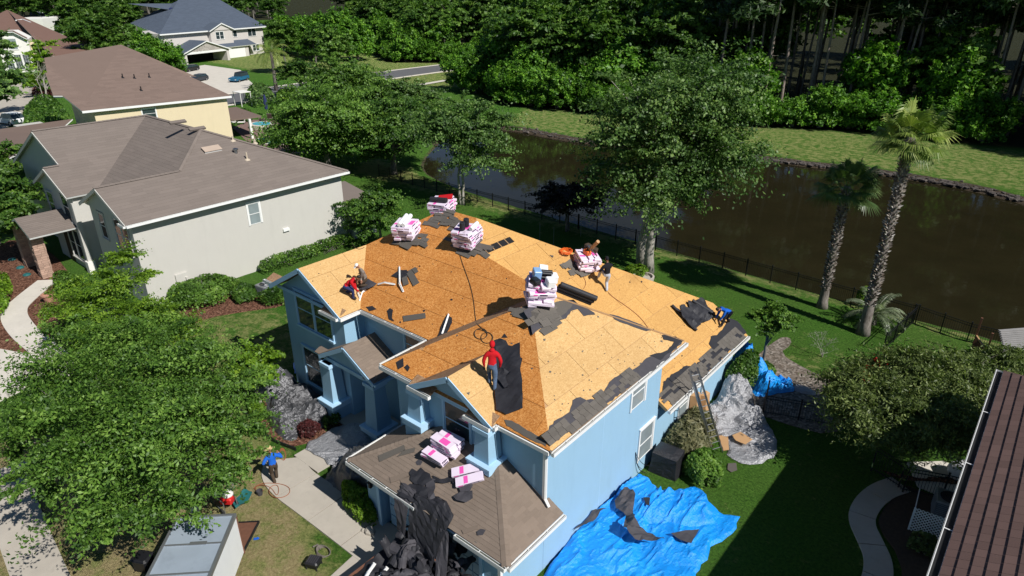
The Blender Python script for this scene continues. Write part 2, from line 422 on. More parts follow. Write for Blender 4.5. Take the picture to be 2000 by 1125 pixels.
def water():
    t = NT('pond_water'); w = t.world(); n = t.noise(w, .35, 5, .6)
    t.base(t.mix(n, (.012, .011, .005, 1), (.024, .020, .009, 1))); t.set(.045, 0, .5); t.b.inputs['IOR'].default_value = 1.33
    r = t.noise(t.world((1, .6, 1)), 1.8, 3, .5); t.bump(r, .10, .05); MATS['pond_water'] = t.m; return t.m
M_WATER = water()
def poolwater():
    t = NT('pool_water'); w = t.world(); t.base(t.mix(t.noise(w, 1, 3), (.04, .34, .38, 1), (.10, .50, .52, 1))); t.set(.08); t.bump(t.noise(w, 3, 2), .2, .05); return t.m
M_POOL = poolwater()
def glass(name, c=(.03, .045, .05, 1), rough=.06):
    t = NT(name); w = t.world(); t.base(t.mix(t.noise(w, .7, 3), sc(c, .5), sc(c, 1.6))); t.set(rough, 0, .8); t.bump(t.noise(w, .9, 2), .05, .05); MATS[name] = t.m; return t.m
M_GLASS = glass('window_glass'); M_GLASSB = glass('window_glass_with_blind', (.22, .26, .27, 1), .12)
def tarp(name, c, c2, rough=.38, metal=0., b=.6, scl=5):
    t = NT(name); w = t.world(); f = t.noise(w, .9, 6, .65); n = t.noise(w, scl, 6, .68); n2 = t.n('ShaderNodeTexNoise'); n2.inputs['Scale'].default_value = scl*.55; n2.inputs['Detail'].default_value = 5; n2.inputs['Distortion'].default_value = 1.6
    n2.noise_type = 'RIDGED_MULTIFRACTAL'; t.l(w, n2.inputs['Vector'])
    t.base(t.mix(f, c, c2)); t.set(rough, metal, .5); h = t.math('ADD', n, t.math('MULTIPLY', n2.outputs['Fac'], .25)); t.bump(h, b, .09); MATS[name] = t.m; return t.m
M_TBLUE = tarp('blue_tarp', (.003, .17, .62, 1), (.01, .37, .95, 1), .34, b=.7, scl=6)  # the lighter cyan blue puts the sheen of the plastic into the colour
M_TSILV = tarp('silver_tarp', (.22, .22, .23, 1), (.50, .50, .52, 1), .42, .5, b=1.0, scl=6)
M_TGREY = tarp('grey_tarp', (.08, .08, .085, 1), (.19, .19, .20, 1), .32, .6, b=1., scl=4)
M_TDARK = tarp('black_tarp', (.012, .012, .015, 1), (.03, .03, .035, 1), .45, .1, b=.8, scl=4)
def bark(name, a, b, s=6):
    t = NT(name); w = t.co('Object', (1, 1, .3)); f = t.noise(w, s, 6, .7); t.base(t.ramp(f, [(.3, a), (.7, b)])); t.set(.95, 0, .1); t.bump(f, .8, .05); MATS[name] = t.m; return t.m
M_BARK = bark('grey_bark', (.07, .06, .05, 1), (.26, .24, .21, 1)); M_BARKP = bark('pine_bark', (.09, .07, .055, 1), (.36, .30, .26, 1)); M_BARKL = bark('pale_bark', (.20, .18, .15, 1), (.48, .45, .40, 1)); M_PALMT = bark('palm_trunk', (.06, .045, .035, 1), (.30, .27, .24, 1), 4)
def leaf(name, a, b, c=None, rough=.5, tr=.35, var=.25):
    """leaf faces: colour by each leaf's own tint, a little light comes through"""
    t = NT(name); f = t.attr('tint'); inf = t.n('ShaderNodeObjectInfo')
    col = t.ramp(f, [(.0, a), (.6, b), (1., c or sc(b, 1.35))])
    r = t.math('MULTIPLY_ADD', inf.outputs['Random'], var, 1-var/2); col = t.mix(1.0, col, r, 'MULTIPLY')
    t.base(col); t.set(rough, 0, .35)
    tb = t.n('ShaderNodeBsdfTranslucent'); t.l(t.mix(1.0, col, (1.0, 1.25, .5, 1), 'MULTIPLY'), tb.inputs[0])
    mx = t.n('ShaderNodeMixShader'); mx.inputs[0].default_value = tr; t.l(t.b.outputs[0], mx.inputs[1]); t.l(tb.outputs[0], mx.inputs[2]); t.l(mx.outputs[0], t.out.inputs[0])
    MATS[name] = t.m; return t.m
M_LF = leaf('leaf_bright', (.030, .074, .010, 1), (.098, .200, .026, 1), (.21, .34, .060, 1))
M_LFD = leaf('leaf_deep', (.020, .058, .008, 1), (.070, .155, .020, 1), (.16, .27, .04, 1))
M_LFG = leaf('leaf_grey_green', (.028, .066, .014, 1), (.098, .190, .040, 1), (.22, .33, .085, 1))
M_LFY = leaf('leaf_yellow_green', (.055, .115, .008, 1), (.15, .28, .018, 1), (.28, .42, .04, 1))
M_LFO = leaf('leaf_olive', (.042, .066, .016, 1), (.115, .155, .040, 1), (.22, .27, .08, 1))
M_LFV = leaf('leaf_vine', (.032, .090, .009, 1), (.11, .27, .022, 1), (.24, .44, .045, 1))
M_LFR = leaf('leaf_maroon', (.05, .016, .016, 1), (.12, .03, .03, 1), (.20, .06, .05, 1))
M_LFP = leaf('leaf_plum', (.012, .012, .012, 1), (.035, .03, .028, 1), (.06, .055, .05, 1))
M_LFC = leaf('leaf_cream', (.10, .11, .05, 1), (.22, .21, .11, 1), (.36, .33, .18, 1))
M_FLR = leaf('red_flower', (.35, .02, .01, 1), (.5, .04, .02, 1), tr=.2)
M_LFPINE = leaf('pine_needles', (.012, .030, .008, 1), (.035, .080, .018, 1), (.08, .14, .035, 1))
M_PALM = leaf('palm_leaf', (.07, .12, .025, 1), (.20, .27, .06, 1), (.50, .54, .15, 1), .4)
M_PALMD = leaf('palm_leaf_deep', (.045, .09, .025, 1), (.12, .19, .06, 1), (.30, .36, .14, 1), .4)
M_PALMS = leaf('palm_leaf_silver', (.09, .12, .07, 1), (.20, .24, .14, 1), (.35, .38, .24, 1), .4)
# ------------------------------------------------------------------ foliage
def leaves(C, N, size, mat, name, tint=None, aspect=1.7, up=.6, rng=RNG, droop=0.0):
    """one leaf (a folded pair of triangles = 1 quad) at each centre C with outward direction N"""
    n = len(C); C = np.asarray(C); N = np.asarray(N, float)
    a = rng.normal(size=(n, 3)); nn = N+np.array([0, 0, up])+a*.75; nn /= np.linalg.norm(nn, axis=1)[:, None]+1e-9
    b = rng.normal(size=(n, 3)); b[:, 2] -= droop; u = b-nn*(b*nn).sum(1)[:, None]; u /= np.linalg.norm(u, axis=1)[:, None]+1e-9
    v = np.cross(nn, u); s = size*(.6+.8*rng.random(n))[:, None]
    L = s*aspect/2; Wd = s/2
    V = np.stack([C-u*L, C+v*Wd-nn*s*.12, C+u*L, C-v*Wd-nn*s*.12], 1).reshape(-1, 3)
    F = np.arange(4*n).reshape(n, 4)
    if tint is None: tint = rng.random(n)
    return fastmesh(name, V, F, mat, tint)
def crown_points(lobes, n, rng, shell=.55, clump=90, spray=1.):
    """n points spread in clumps through the crown; each lobe (cx, cy, cz, rx, ry, rz) gets clumps near its skin"""
    lobes = np.array(lobes, float); vol = lobes[:, 3]*lobes[:, 4]*lobes[:, 5]; w = vol**.67; w /= w.sum()
    nc = max(24, n//clump); idx = rng.choice(len(lobes), nc, p=w)
    d = rng.normal(size=(nc, 3)); d[:, 2] = np.where(d[:, 2] < -.3, -d[:, 2]*.6, d[:, 2]); d /= np.linalg.norm(d, axis=1)[:, None]
    r = 1-(1-shell)*rng.random(nc)**1.6*1.2
    r = np.clip(r, .12, 1.12)*(.80+.38*rng.random(nc))
    cc = lobes[idx, :3]+d*lobes[idx, 3:6]*r[:, None]
    # clumps
    ms = lobes[idx, 3:6].mean(1)
    cs = (.09+.13*rng.random(nc)**2)*np.clip(ms, .5, 3)
    k = rng.choice(nc, n); off = rng.normal(size=(n, 3)); er = d*np.array([1, 1, .25]); er /= np.linalg.norm(er, axis=1)[:, None]+1e-9; et = np.stack([-er[:, 1], er[:, 0], 0*er[:, 0]], 1); et /= np.linalg.norm(et, axis=1)[:, None]+1e-9
    a_ = off[:, :1]*(.9+.85*spray); pts = cc[k]+(er[k]*a_+et[k]*off[:, 1:2]*.85)*cs[k][:, None]; pts[:, 2] += (off[:, 2]*(.33 if spray > .5 else .9)-.10*spray*np.clip(a_[:, 0], 0, 3)**2)*cs[k]
    out = d[k]*.6+off*.35; out /= np.linalg.norm(out, axis=1)[:, None]+1e-9
    tint = np.clip(.48+.6*(rng.random(nc)[k]-.5)+.75*(rng.random(n)-.5), 0, 1)
    return pts, out, tint, cc
def tree_meshes(name, H, trunk_r, lobes, nleaf, lsize, lmat, bmat, seed=1,  limbs=14, trunk_top=.55, lean=(0, 0), multi=1, aspect=1.7, up=.6, shell=.55, droop=0., clump=90, spray=1.):
    """local coordinates, base at the origin. returns (crown mesh, trunk mesh)"""
    rng = np.random.default_rng(seed)
    pts, out, tint, cc = crown_points(lobes, nleaf, rng, shell, clump, spray)
    cm = leaves(pts, out, lsize, lmat, name+'_crown', tint, aspect, up, rng, droop)
    b = MB(); tops = []
    for m in range(multi):
        a = rng.random()*6.28; sp = .0 if multi == 1 else .22*H*.3
        bx, by = (0, 0) if multi == 1 else (cos(a)*trunk_r*1.6, sin(a)*trunk_r*1.6)
        tx, ty = lean[0]+cos(a)*sp, lean[1]+sin(a)*sp
        top = H*trunk_top*(.9+.2*rng.random()); ps = []
        for i in range(7):
            t = i/6; ps.append((bx+(tx-bx)*t**1.3+rng.normal()*trunk_r*.25*(i > 0), by+(ty-by)*t**1.3+rng.normal()*trunk_r*.25*(i > 0), top*t-.15*(i == 0)))
        tr = trunk_r/(multi**.5); b.tube(ps, [tr*1.35]+[tr*(1-.55*i/6) for i in range(1, 7)], 8); tops.append((ps, tr))
    sel = rng.choice(len(cc), min(limbs, len(cc)), replace=False)
    for i in sel:
        ps, tr = tops[rng.integers(len(tops))]; j = rng.integers(3, 7); s = Vector(ps[j]); e = Vector(cc[i])
        if e.z < s.z-.5: continue
        m1 = s.lerp(e, .35)+Vector((rng.normal(), rng.normal(), .6))*(.05*(e-s).length); m2 = s.lerp(e, .7)+Vector((rng.normal(), rng.normal(), rng.normal()))*(.06*(e-s).length)
        r0 = tr*(.42-.03*j); b.tube([s, m1, m2, e], [r0, r0*.7, r0*.42, r0*.12], 6, cap=False)
    tm = b.mesh(name+'_trunk', bmat, True)
    return cm, tm
def place_tree(meshes, loc, label, cat='tree', name='tree', group=None, rz=0., s=1., crown='crown', trunk='trunk'):
    r = empty(name, loc, label, cat, group, rz); r.scale = (s, s, s)
    link(crown, meshes[0], r)
    if meshes[1] is not None: link(trunk, meshes[1], r)
    return r
def blob_lobes(cx, cy, cz, rx, ry, rz, k, seed, spread=.55, size=.5):
    rng = np.random.default_rng(seed); L = [(cx, cy, cz, rx*.7, ry*.7, rz*.7)]
    for i in range(k):
        d = rng.normal(size=3); d[2] = abs(d[2])*(1 if rng.random() < .7 else -.7); d /= np.linalg.norm(d); s = size*(.7+.6*rng.random())
        L.append((cx+d[0]*rx*spread*1.15, cy+d[1]*ry*spread*1.15, cz+d[2]*rz*spread*1.1, rx*s, ry*s, rz*s))
    return L
def bush(name, label, poly, h, lmat, n=2600, ls=.09, seed=1, cat='shrub', group=None, base=0., aspect=1.5, stems=True, round_=.5, up=.3, z0=None):
    """shrub or hedge filling an outline (world x, y) up to height h: leafy skin on a rounded block, with gaps, over its stems"""
    rng = np.random.default_rng(seed); a = np.array(poly); lo = a.min(0); hi = a.max(0); c = (lo+hi)/2
    m = n*7; x = lo[0]+rng.random(m)*(hi-lo)[0]; y = lo[1]+rng.random(m)*(hi-lo)[1]
    ok = inpoly(x, y, poly); x, y = x[ok], y[ok]; d = dpoly(x, y, poly)
    rr = max(.15, min(h, min(hi-lo)/2))*round_*1.6
    e = np.clip(d/rr, 0, 1); top = h*(.35+.65*np.sqrt(np.clip(1-(1-e)**2, 0, 1)))*(.82+.36*fbm(x*1.4, y*1.4, seed, 3))
    k = min(n, len(x)); x, y, d, top, e = x[:k], y[:k], d[:k], top[:k], e[:k]
    t = rng.random(k)**.35; z = top*(.12+.88*t)
    g = fbm(x*3, y*3, z*3, seed, 3); keep = g > .36; x, y, z, d, top, e = [q[keep] for q in (x, y, z, d, top, e)]
    out = np.stack([x-c[0], y-c[1], 0*x], 1); out /= np.linalg.norm(out, axis=1)[:, None]+1e-6; out *= (1-e)[:, None]; out[:, 2] += .3+e
    ti = np.clip(.5+.9*(fbm(x*2.2, y*2.2, z*2.2, seed+5, 3)-.5)*1.6+.45*(rng.random(len(x))-.5), 0, 1)
    C = np.stack([x-c[0], y-c[1], z], 1)
    me = leaves(C, out, ls, lmat, name+'_leaves', ti, aspect, up, rng)
    r = empty(name, (c[0], c[1], base), label, cat, group); link('foliage', me, r)
    if stems:
        b = MB()
        for i in range(min(14, 3+len(x)//500)):
            j = rng.integers(len(x)); e1 = Vector(C[j])*.92; s1 = Vector((e1.x*.55, e1.y*.55, -.05))
            b.tube([s1, s1.lerp(e1, .5)+Vector((.03, .02, .05)), e1], [.03, .02, .008], 5)
        link('stems', b.mesh('stems', M_BARK, True), r)
    return r
def frond_fan(b, tip_dir, length, n, wseg, o, side_droop=.25, stalk=.45, rng=random, mi=0):
    """fan leaf: stalk from o, then n narrow segments fanning out and drooping"""
    d = Vector(tip_dir).normalized(); o = Vector(o); base = o+d*length*stalk
    up = Vector((0, 0, 1)); side = d.cross(up)
    if side.length < .05: side = Vector((1, 0, 0))
    side.normalize(); nrm = side.cross(d).normalized()
    b.add([o-side*.02, o+side*.02, base+side*.012, base-side*.012], [(0, 1, 2, 3)], mi, .75)
    L = length*(1-stalk); ti = rng.random()
    for i in range(n):
        a = (i/(n-1)-.5)*3.9; dd = (d*cos(a)+side*sin(a)+nrm*(.18*cos(a*2))).normalized()
        ww = (dd.cross(nrm)).normalized()*wseg/2; l = L*(.85+.15*cos(a))*(.9+.2*rng.random())
        m = base+dd*l*.6; e = base+dd*l-up*(side_droop*l*(.6+.5*rng.random())); tt = min(1, max(0, ti*.6+.4*rng.random()))
        b.add([base, m-ww, e, m+ww], [(0, 1, 2, 3)], mi, tt)
def frond_feather(b, d, length, o, n=26, leafl=.5, droop=.8, w=.035, rng=random, mi=0):
    """feather leaf: an arching midrib with two rows of leaflets"""
    d = Vector(d).normalized(); o = Vector(o); p = []; cur = o.copy(); dd = d.copy(); st = length/8
    for i in range(9):
        p.append(cur.copy()); cur = cur+dd*st; dd = (dd+Vector((0, 0, -1))*droop*.14*(1+i*.25)).normalized()
    b.tube(p, [.028*(1-i/10) for i in range(9)], 4, mi, False, .7)
    ti = rng.random()*.6
    for k in range(n):
        t = .12+.88*k/n; q = t*8; i = min(7, int(q)); c = p[i].lerp(p[i+1], q-i); ax = (p[i+1]-p[i]).normalized(); sd = ax.cross(Vector((0, 0, 1)))
        if sd.length < .05: continue
        sd.normalize(); l = leafl*(.55+.45*sin(pi*min(1, t*.9+.1)))*(.85+.3*rng.random())
        for s in (-1, 1):
            e = c+(sd*s*.85+ax*.55+Vector((0, 0, -.28-.2*rng.random()))).normalized()*l; m = c.lerp(e, .5)+Vector((0, 0, .04))
            b.add([c, m+ax*w, e, m-ax*w], [(0, 1, 2, 3)], mi, min(1, ti+.4*rng.random()))
# ------------------------------------------------------------------ the ground, water, paths
POND = [(1500, 560), (1300, 505), (1200, 478), (1100, 455), (980, 425), (880, 392), (800, 352), (770, 320), (860, 285), (980, 262), (1060, 268), (1150, 285), (1310, 300), (1480, 312), (1600, 326), (1700, 338), (1800, 352), (1900, 372), (1999, 398)]
POND = [(1.5, 45.6), (-6, 45.4), (-14, 45.6), (-23, 46.2), (-33, 46.6), (-42, 47.2), (-50, 48.2), (-56, 50.5), (-60, 55), (-66, 64), (-66.5, 71.5), (-62.5, 74.3), (-56, 73.6), (-48.5, 73.6), (-38.7, 76.2), (-28.3, 79.6), (-21.4, 80.6), (-16.3, 81.8), (-11, 81.9), (-6.5, 81.5), (-2, 79.3), (8, 76), (30, 68), (60, 66), (60, 42), (30, 43), (12, 45)]
POND = smooth_poly(POND, 2)
FARP = [(-140, 104), (-124, 101), (-105, 80)]
DRY = [  # (polygon, dryness)
    ([(-34, -8), (-34, 8), (-30, 12), (-22, 11.5), (-16, 9), (-10, 9), (-4, -8)], .95),
    ([(-42, 9), (-41, 18), (-29, 22), (-27.9, 15), (-28, 11), (-34, 8.5)], .45),
    ([(-72, 92), (-66, 76), (-50, 75), (-38, 78), (-28, 81), (-16, 83.5), (-4, 83), (8, 79), (30, 71), (60, 69), (60, 90), (0, 103), (-24, 102), (-36, 97), (-58, 91), (-76, 87)], .46),
    ([(-64, 50), (-56, 49), (-50, 46.6), (-30, 45.4), (0, 44.6), (20, 44), (20, 43.3), (-60, 43.6)], .62),
    ([(-200, 90), (-100, 80), (-90, 120), (-150, 150)], .5), ([(-11.4, 33.6), (-9, 36.8), (-4, 36.5), (-3, 33), (-6, 31)], .28),
]
FOREST = [(-250, 150), (-165, 132), (-140, 116.5), (-128, 124), (-118, 131), (-104, 118), (-96, 104), (-84, 92), (-76, 87), (-60.7, 89.4), (-57.5, 90), (-34.7, 96.5), (-25, 101.2), (-12, 102.6), (-4, 105), (30, 92), (80, 88), (120, 700), (-600, 700)]
def gz(x, y):
    """height of the ground"""
    d = dpoly(x, y, POND); ins = inpoly(x, y, POND); near = np.asarray(y) < 60
    h = np.where(ins, -.55-np.clip(d*.4, 0, 1.2), np.where(near, -.5+np.clip(d/1.6, 0, 1)*.5, -.5+np.clip(d/.9, 0, 1)*.34+np.clip((d-.9)/14, 0, 1)*.16))
    e = fbm(np.asarray(x)*.9, np.asarray(y)*.9, 0, 3, 3)-.5
    return h+np.where(d < 3, e*.14, e*.05)
xs = np.concatenate([np.linspace(-3000, -420, 12), np.linspace(-400, -172, 24), np.linspace(-170, -72, 100), np.linspace(-71.4, 14, 250), np.linspace(15, 60, 40), np.linspace(64, 300, 14), np.linspace(400, 3000, 8)])
ys = np.concatenate([np.linspace(-2500, -60, 8), np.linspace(-50, -4, 24), np.linspace(-3.5, 41, 120), np.linspace(41.3, 50, 30), np.linspace(50.6, 72, 30), np.linspace(72.35, 86, 40), np.linspace(86.6, 140, 56), np.linspace(144, 400, 20), np.linspace(500, 4000, 10)])
X, Y = np.meshgrid(xs, ys); x = X.ravel(); y = Y.ravel(); nx, ny = len(xs), len(ys)
far = (abs(x) > 200) | (y > 200) | (y < -60)
z = np.where(far, 0, gz(x, y)); V = np.stack([x, y, z], 1)
i = np.arange(nx-1)[None, :]+np.arange(ny-1)[:, None]*nx; F = np.stack([i, i+1, i+1+nx, i+nx], -1).reshape(-1, 4)
me = fastmesh('ground', V, F, M_LAWN, smooth=True)
if len(me.vertices) != len(x): print('WARN ground validate')
dry = np.full(len(x), .10)
for poly, k in DRY:
    ins = inpoly(x, y, poly); dd = dpoly(x, y, poly); w = np.clip(.5+np.where(ins, dd, -dd)/2.0, 0, 1); dry = dry*(1-w)+k*w
pd = dpoly(x, y, POND); pin = inpoly(x, y, POND)
dirt = np.where(y < 60, np.clip(1-abs(np.where(pin, -pd, pd)+.1)/.9, 0, 1)*.75, np.clip(1.25-abs(np.where(pin, -pd, pd)-.5)/1.1, 0, 1))
dirt = np.where(pin & (pd > .5), 1, dirt)
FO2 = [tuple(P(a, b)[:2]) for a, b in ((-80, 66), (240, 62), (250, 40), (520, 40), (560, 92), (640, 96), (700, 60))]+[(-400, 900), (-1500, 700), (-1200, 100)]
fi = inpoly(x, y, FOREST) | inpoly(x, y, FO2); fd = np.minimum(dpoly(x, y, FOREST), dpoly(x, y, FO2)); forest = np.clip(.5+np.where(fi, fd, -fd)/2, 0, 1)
NEIGH_BEDS = []
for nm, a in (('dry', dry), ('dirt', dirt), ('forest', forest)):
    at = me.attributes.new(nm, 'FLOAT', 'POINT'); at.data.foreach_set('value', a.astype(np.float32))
g = link('ground', me); g['kind'] = 'structure'
# the pond's surface
wb = MB(); q = [(-75, 40), (-30, 40), (10, 40), (70, 38), (70, 75), (10, 90), (-75, 90)]
nxw = 80; nyw = 40; vx = np.linspace(-75, 70, nxw); vy = np.linspace(40, 90, nyw); VX, VY = np.meshgrid(vx, vy)
V = np.stack([VX.ravel(), VY.ravel(), np.full(VX.size, -.56)], 1); i = np.arange(nxw-1)[None, :]+np.arange(nyw-1)[:, None]*nxw
wm = fastmesh('pond', V, np.stack([i, i+1, i+1+nxw, i+nxw], -1).reshape(-1, 4), M_WATER, smooth=True)
o = link('pond_water', wm); o['kind'] = 'structure'

def sheet(name, poly, z, mat, kind='structure', edge=0.0, smooth=1, th=.02):
    if smooth: poly = smooth_poly(poly, smooth)
    b = MB(); b.prism([tuple(p[:2]) for p in poly], z-th-.06, z, 0); return b.build(name, mat, kind=kind)
def ribbon(cl, w):
    """outline of a path along a centre line"""
    cl = [Vector(p[:2]) for p in cl]; l = []; r = []
    for i, p in enumerate(cl):
        d = (cl[min(i+1, len(cl)-1)]-cl[max(i-1, 0)]).normalized(); n = Vector((-d.y, d.x)); ww = w[i] if isinstance(w, (list, tuple)) else w
        l.append(p+n*ww/2); r.append(p-n*ww/2)
    return l, r
def slab_path(name, cl, w, slab_len, z, mat, joint=.02):
    """a poured path cut into slabs by joints: each slab a piece of the path"""
    root = MB(); cl = smooth_poly([tuple(p[:2])+(0,) for p in cl], 3, False); cl = [p[:2] for p in cl]
    l, r = ribbon(cl, w); base = MB(); n = len(l)
    for i in range(n-1): base.add([(l[i].x, l[i].y, z-.03), (r[i].x, r[i].y, z-.03), (r[i+1].x, r[i+1].y, z-.03), (l[i+1].x, l[i+1].y, z-.03)], [(0, 1, 2, 3)])
    o = base.build(name, M_SOIL, kind='structure')
    cur = 0; st = 0; acc = []
    seg = [(Vector(cl[i+1])-Vector(cl[i])).length for i in range(n-1)]; i0 = 0
    while i0 < n-1:
        L = 0; i1 = i0
        while i1 < n-1 and L < slab_len: L += seg[i1]; i1 += 1
        if n-1-i1 < 2: i1 = n-1
        d0 = (Vector(cl[min(i0+1, n-1)])-Vector(cl[i0])).normalized()*joint; d1 = (Vector(cl[i1])-Vector(cl[i1-1])).normalized()*joint
        poly = [l[k] for k in range(i0, i1+1)]+[r[k] for k in range(i1, i0-1, -1)]
        poly = [tuple(v) for v in poly]; m = i1-i0
        for k, dd in ((0, d0), (len(poly)-1, d0)): poly[k] = (poly[k][0]+dd.x, poly[k][1]+dd.y)
        for k in (m, m+1): poly[k] = (poly[k][0]-d1.x, poly[k][1]-d1.y)
        b = MB(); b.prism(poly, z-.1, z+random.uniform(-.002, .004)); s = link('slab', b.mesh('slab', mat), o)
        i0 = i1
    return o
# street and driveways beyond, far road
def road(name, cl, w, z, mat, kerb=True):
    l, r = ribbon([p[:2] for p in smooth_poly([tuple(p)+(0,) for p in cl], 3, False)], w); b = MB()
    for i in range(len(l)-1): b.add([(l[i].x, l[i].y, z), (r[i].x, r[i].y, z), (r[i+1].x, r[i+1].y, z), (l[i+1].x, l[i+1].y, z)], [(0, 1, 2, 3)])
    b.build(name, mat, kind='structure')
    if kerb:
        k = MB()
        for side in (l, r):
            for i in range(len(side)-1): k.beam((side[i].x, side[i].y, z+.02), (side[i+1].x, side[i+1].y, z+.02), .45, .16)
        k.build('kerb', M_CONCW, kind='structure')
road('street', PP([(330, 212), (400, 203), (450, 195), (530, 181), (600, 171), (700, 156), (790, 143), (880, 132), (960, 122)]), 10.5, .12, M_ASPH)
sheet('far_driveway', PP([(330, 140), (400, 128), (470, 138), (484, 156), (500, 170), (528, 176), (440, 186), (400, 168)]), .16, M_CONCW, smooth=0)
road('far_pavement', PP([(720, 186), (800, 170), (880, 156)]), 1.6, .10, M_CONCW, False)
sheet('left_driveway', PP([(-60, 190), (90, 150), (96, 190), (50, 205), (60, 225), (-60, 290)]), .10, M_CONC, smooth=0)
# neighbour's walk, drive and beds
sheet('neighbour_mulch_bed', PP([(0, 470), (70, 470), (130, 520), (150, 580), (120, 640), (100, 700), (60, 735), (0, 760), (-40, 700), (-60, 560)]), .03, M_MULCH)
slab_path('neighbour_path', PP([(95, 548), (48, 585), (22, 612), (45, 650), (90, 685), (140, 735)], .0), [1.4]*400, 2.6, .07, M_CONCW)
sheet('neighbour_driveway', PP([(-60, 672), (92, 700), (110, 730), (-30, 800), (-90, 790)]), .075, M_CONCW, smooth=0)
sheet('neighbour_side_bed', PP([(355, 640), (410, 620), (470, 610), (560, 598), (575, 572), (500, 560), (430, 580), (350, 600)]), .03, M_MULCH)
# the walks in front
slab_path('street_pavement', [(-31.5, 3.6), (-28.9, 2.9), (-23.8, 2.35), (-16, 1.6), (-8, .9)], 1.55, 2.4, .06, M_CONC)
slab_path('front_path', [(-22.7, 11.6), (-21.8, 10.85), (-19, 10.95), (-16.2, 11.0), (-14.8, 11.0)], [1.9]*400, 1.9, .06, M_CONC)
slab_path('entry_path', [(-21.75, 11.9), (-21.75, 12.7), (-21.7, 14.6)], [1.75]*400, 1.5, .064, M_CONC)
sheet('driveway', [(-16.3, 12.0), (-10.2, 12.0), (-10.2, -2), (-15.6, -2), (-15.9, 8.9)], .052, M_CONC, smooth=0)
sheet('front_bed', [(-28.4, 14.9), (-27.9, 12.6), (-24.6, 11.9), (-22.9, 12.2), (-22.75, 15.5), (-28, 15.5)], .03, M_MULCH)
# back patio and right-hand walk
sheet('patio', [(-10.1, 36.4), (-9.6, 37.0), (-9.2, 36.2), (-9.4, 34.7), (-7.6, 33.9), (-5.6, 33.5), (-4.4, 31.5), (-4.6, 28.8), (-7.2, 28.2), (-10.1, 28.4), (-10.3, 32)], .04, M_PEB)
slab_path('side_path', [(-1.55, 27.2), (-2.1, 26.2), (-2.35, 25.0), (-2.3, 23.9), (-1.7, 23.0), (-1.2, 22.2), (-1.0, 21.0), (-1.1, 19.2)], [.95]*400, 1.5, .06, M_CONC)
sheet('right_patio', [(-1.7, 28.9), (-.5, 30.0), (4.5, 30.2), (4.5, 27.3), (-1.0, 27.5)], .05, M_CONCW, smooth=0)
sheet('side_bed', [(-2.0, 27.3), (-1.6, 26.2), (-1.8, 24.9), (-1.7, 24.0), (-.6, 22.8), (-.2, 21), (-.2, 18), (1.0, 18), (1.0, 27.3)], .03, M_SOIL)
# cobbled edge of the pond's far bank
rb = MB(); rr = np.random.default_rng(5)
for k in range(1700):
    t = rr.random(); xx = -66+64*t+rr.normal()*.3
    a = np.array([-66, -62.5, -56, -48.5, -38.7, -28.3, -21.4, -16.3, -11, -6.5, -2]); c = np.array([74.2, 75.3, 74.9, 74.9, 77.3, 80.6, 81.6, 82.7, 82.9, 82.4, 80.4]); yy = np.interp(xx, a, c)+rr.normal()*.28-.5
    s = .06+.10*rr.random(); z0 = -.34+min(.3, max(0, (yy-np.interp(xx, a, c)+.6)*.25))
    vs = [(xx+s*rr.normal()*.5+i, yy+s*rr.normal()*.4+j, z0+s*(.5 if kz else -.5)) for kz in (0, 1) for i, j in ((-s, -s), (s, -s), (s, s), (-s, s))]
    rb.add(vs, [(4, 5, 6, 7), (0, 1, 5, 4), (1, 2, 6, 5), (2, 3, 7, 6), (3, 0, 4, 7)], 0, rr.random())
rb.build('bank_stones', shingle_mat('bank_rubble', (.10, .085, .075, 1), .5, .2), kind='stuff')
# ------------------------------------------------------------------ building kit
def clip_rect(poly, x0, y0, x1, y1):
    for ax, v, keep in ((0, x0, 1), (0, x1, -1), (1, y0, 1), (1, y1, -1)):
        out = []; n = len(poly)
        for i in range(n):
            a, b = poly[i], poly[(i+1) % n]; da = (a[ax]-v)*keep; db = (b[ax]-v)*keep
            if da >= 0: out.append(a)
            if (da > 0 > db) or (da < 0 < db):
                t = da/(da-db); out.append((a[0]+(b[0]-a[0])*t, a[1]+(b[1]-a[1])*t))
        poly = out
        if len(poly) < 3: return []
    return poly
def area2(p): return abs(sum(p[i][0]*p[(i+1) % len(p)][1]-p[(i+1) % len(p)][0]*p[i][1] for i in range(len(p))))/2
class Plane:
    """roof plane: polygon (3D) with u along the eave, v up the slope, n outward"""
    def __init__(s, poly, u):
        s.poly = [Vector(p) for p in poly]; k = len(poly); n = Vector((0, 0, 0))
        for i in range(k): n += s.poly[i].cross(s.poly[(i+1) % k])
        n.normalize(); s.n = n if n.z > 0 else -n
        s.o = s.poly[0]; s.u = Vector(u).normalized(); s.v = s.n.cross(s.u).normalized()
        if s.v.z < 0: s.v = -s.v
        s.uv = [((p-s.o).dot(s.u), (p-s.o).dot(s.v)) for p in s.poly]
    def at(s, a, b, h=0): return s.o+s.u*a+s.v*b+s.n*h
    def zat(s, x, y): return s.o.z-(s.n.x*(x-s.o.x)+s.n.y*(y-s.o.y))/s.n.z
    def on(s, px, py, h=0): return PL(px, py, s.o+s.n*h, s.n)
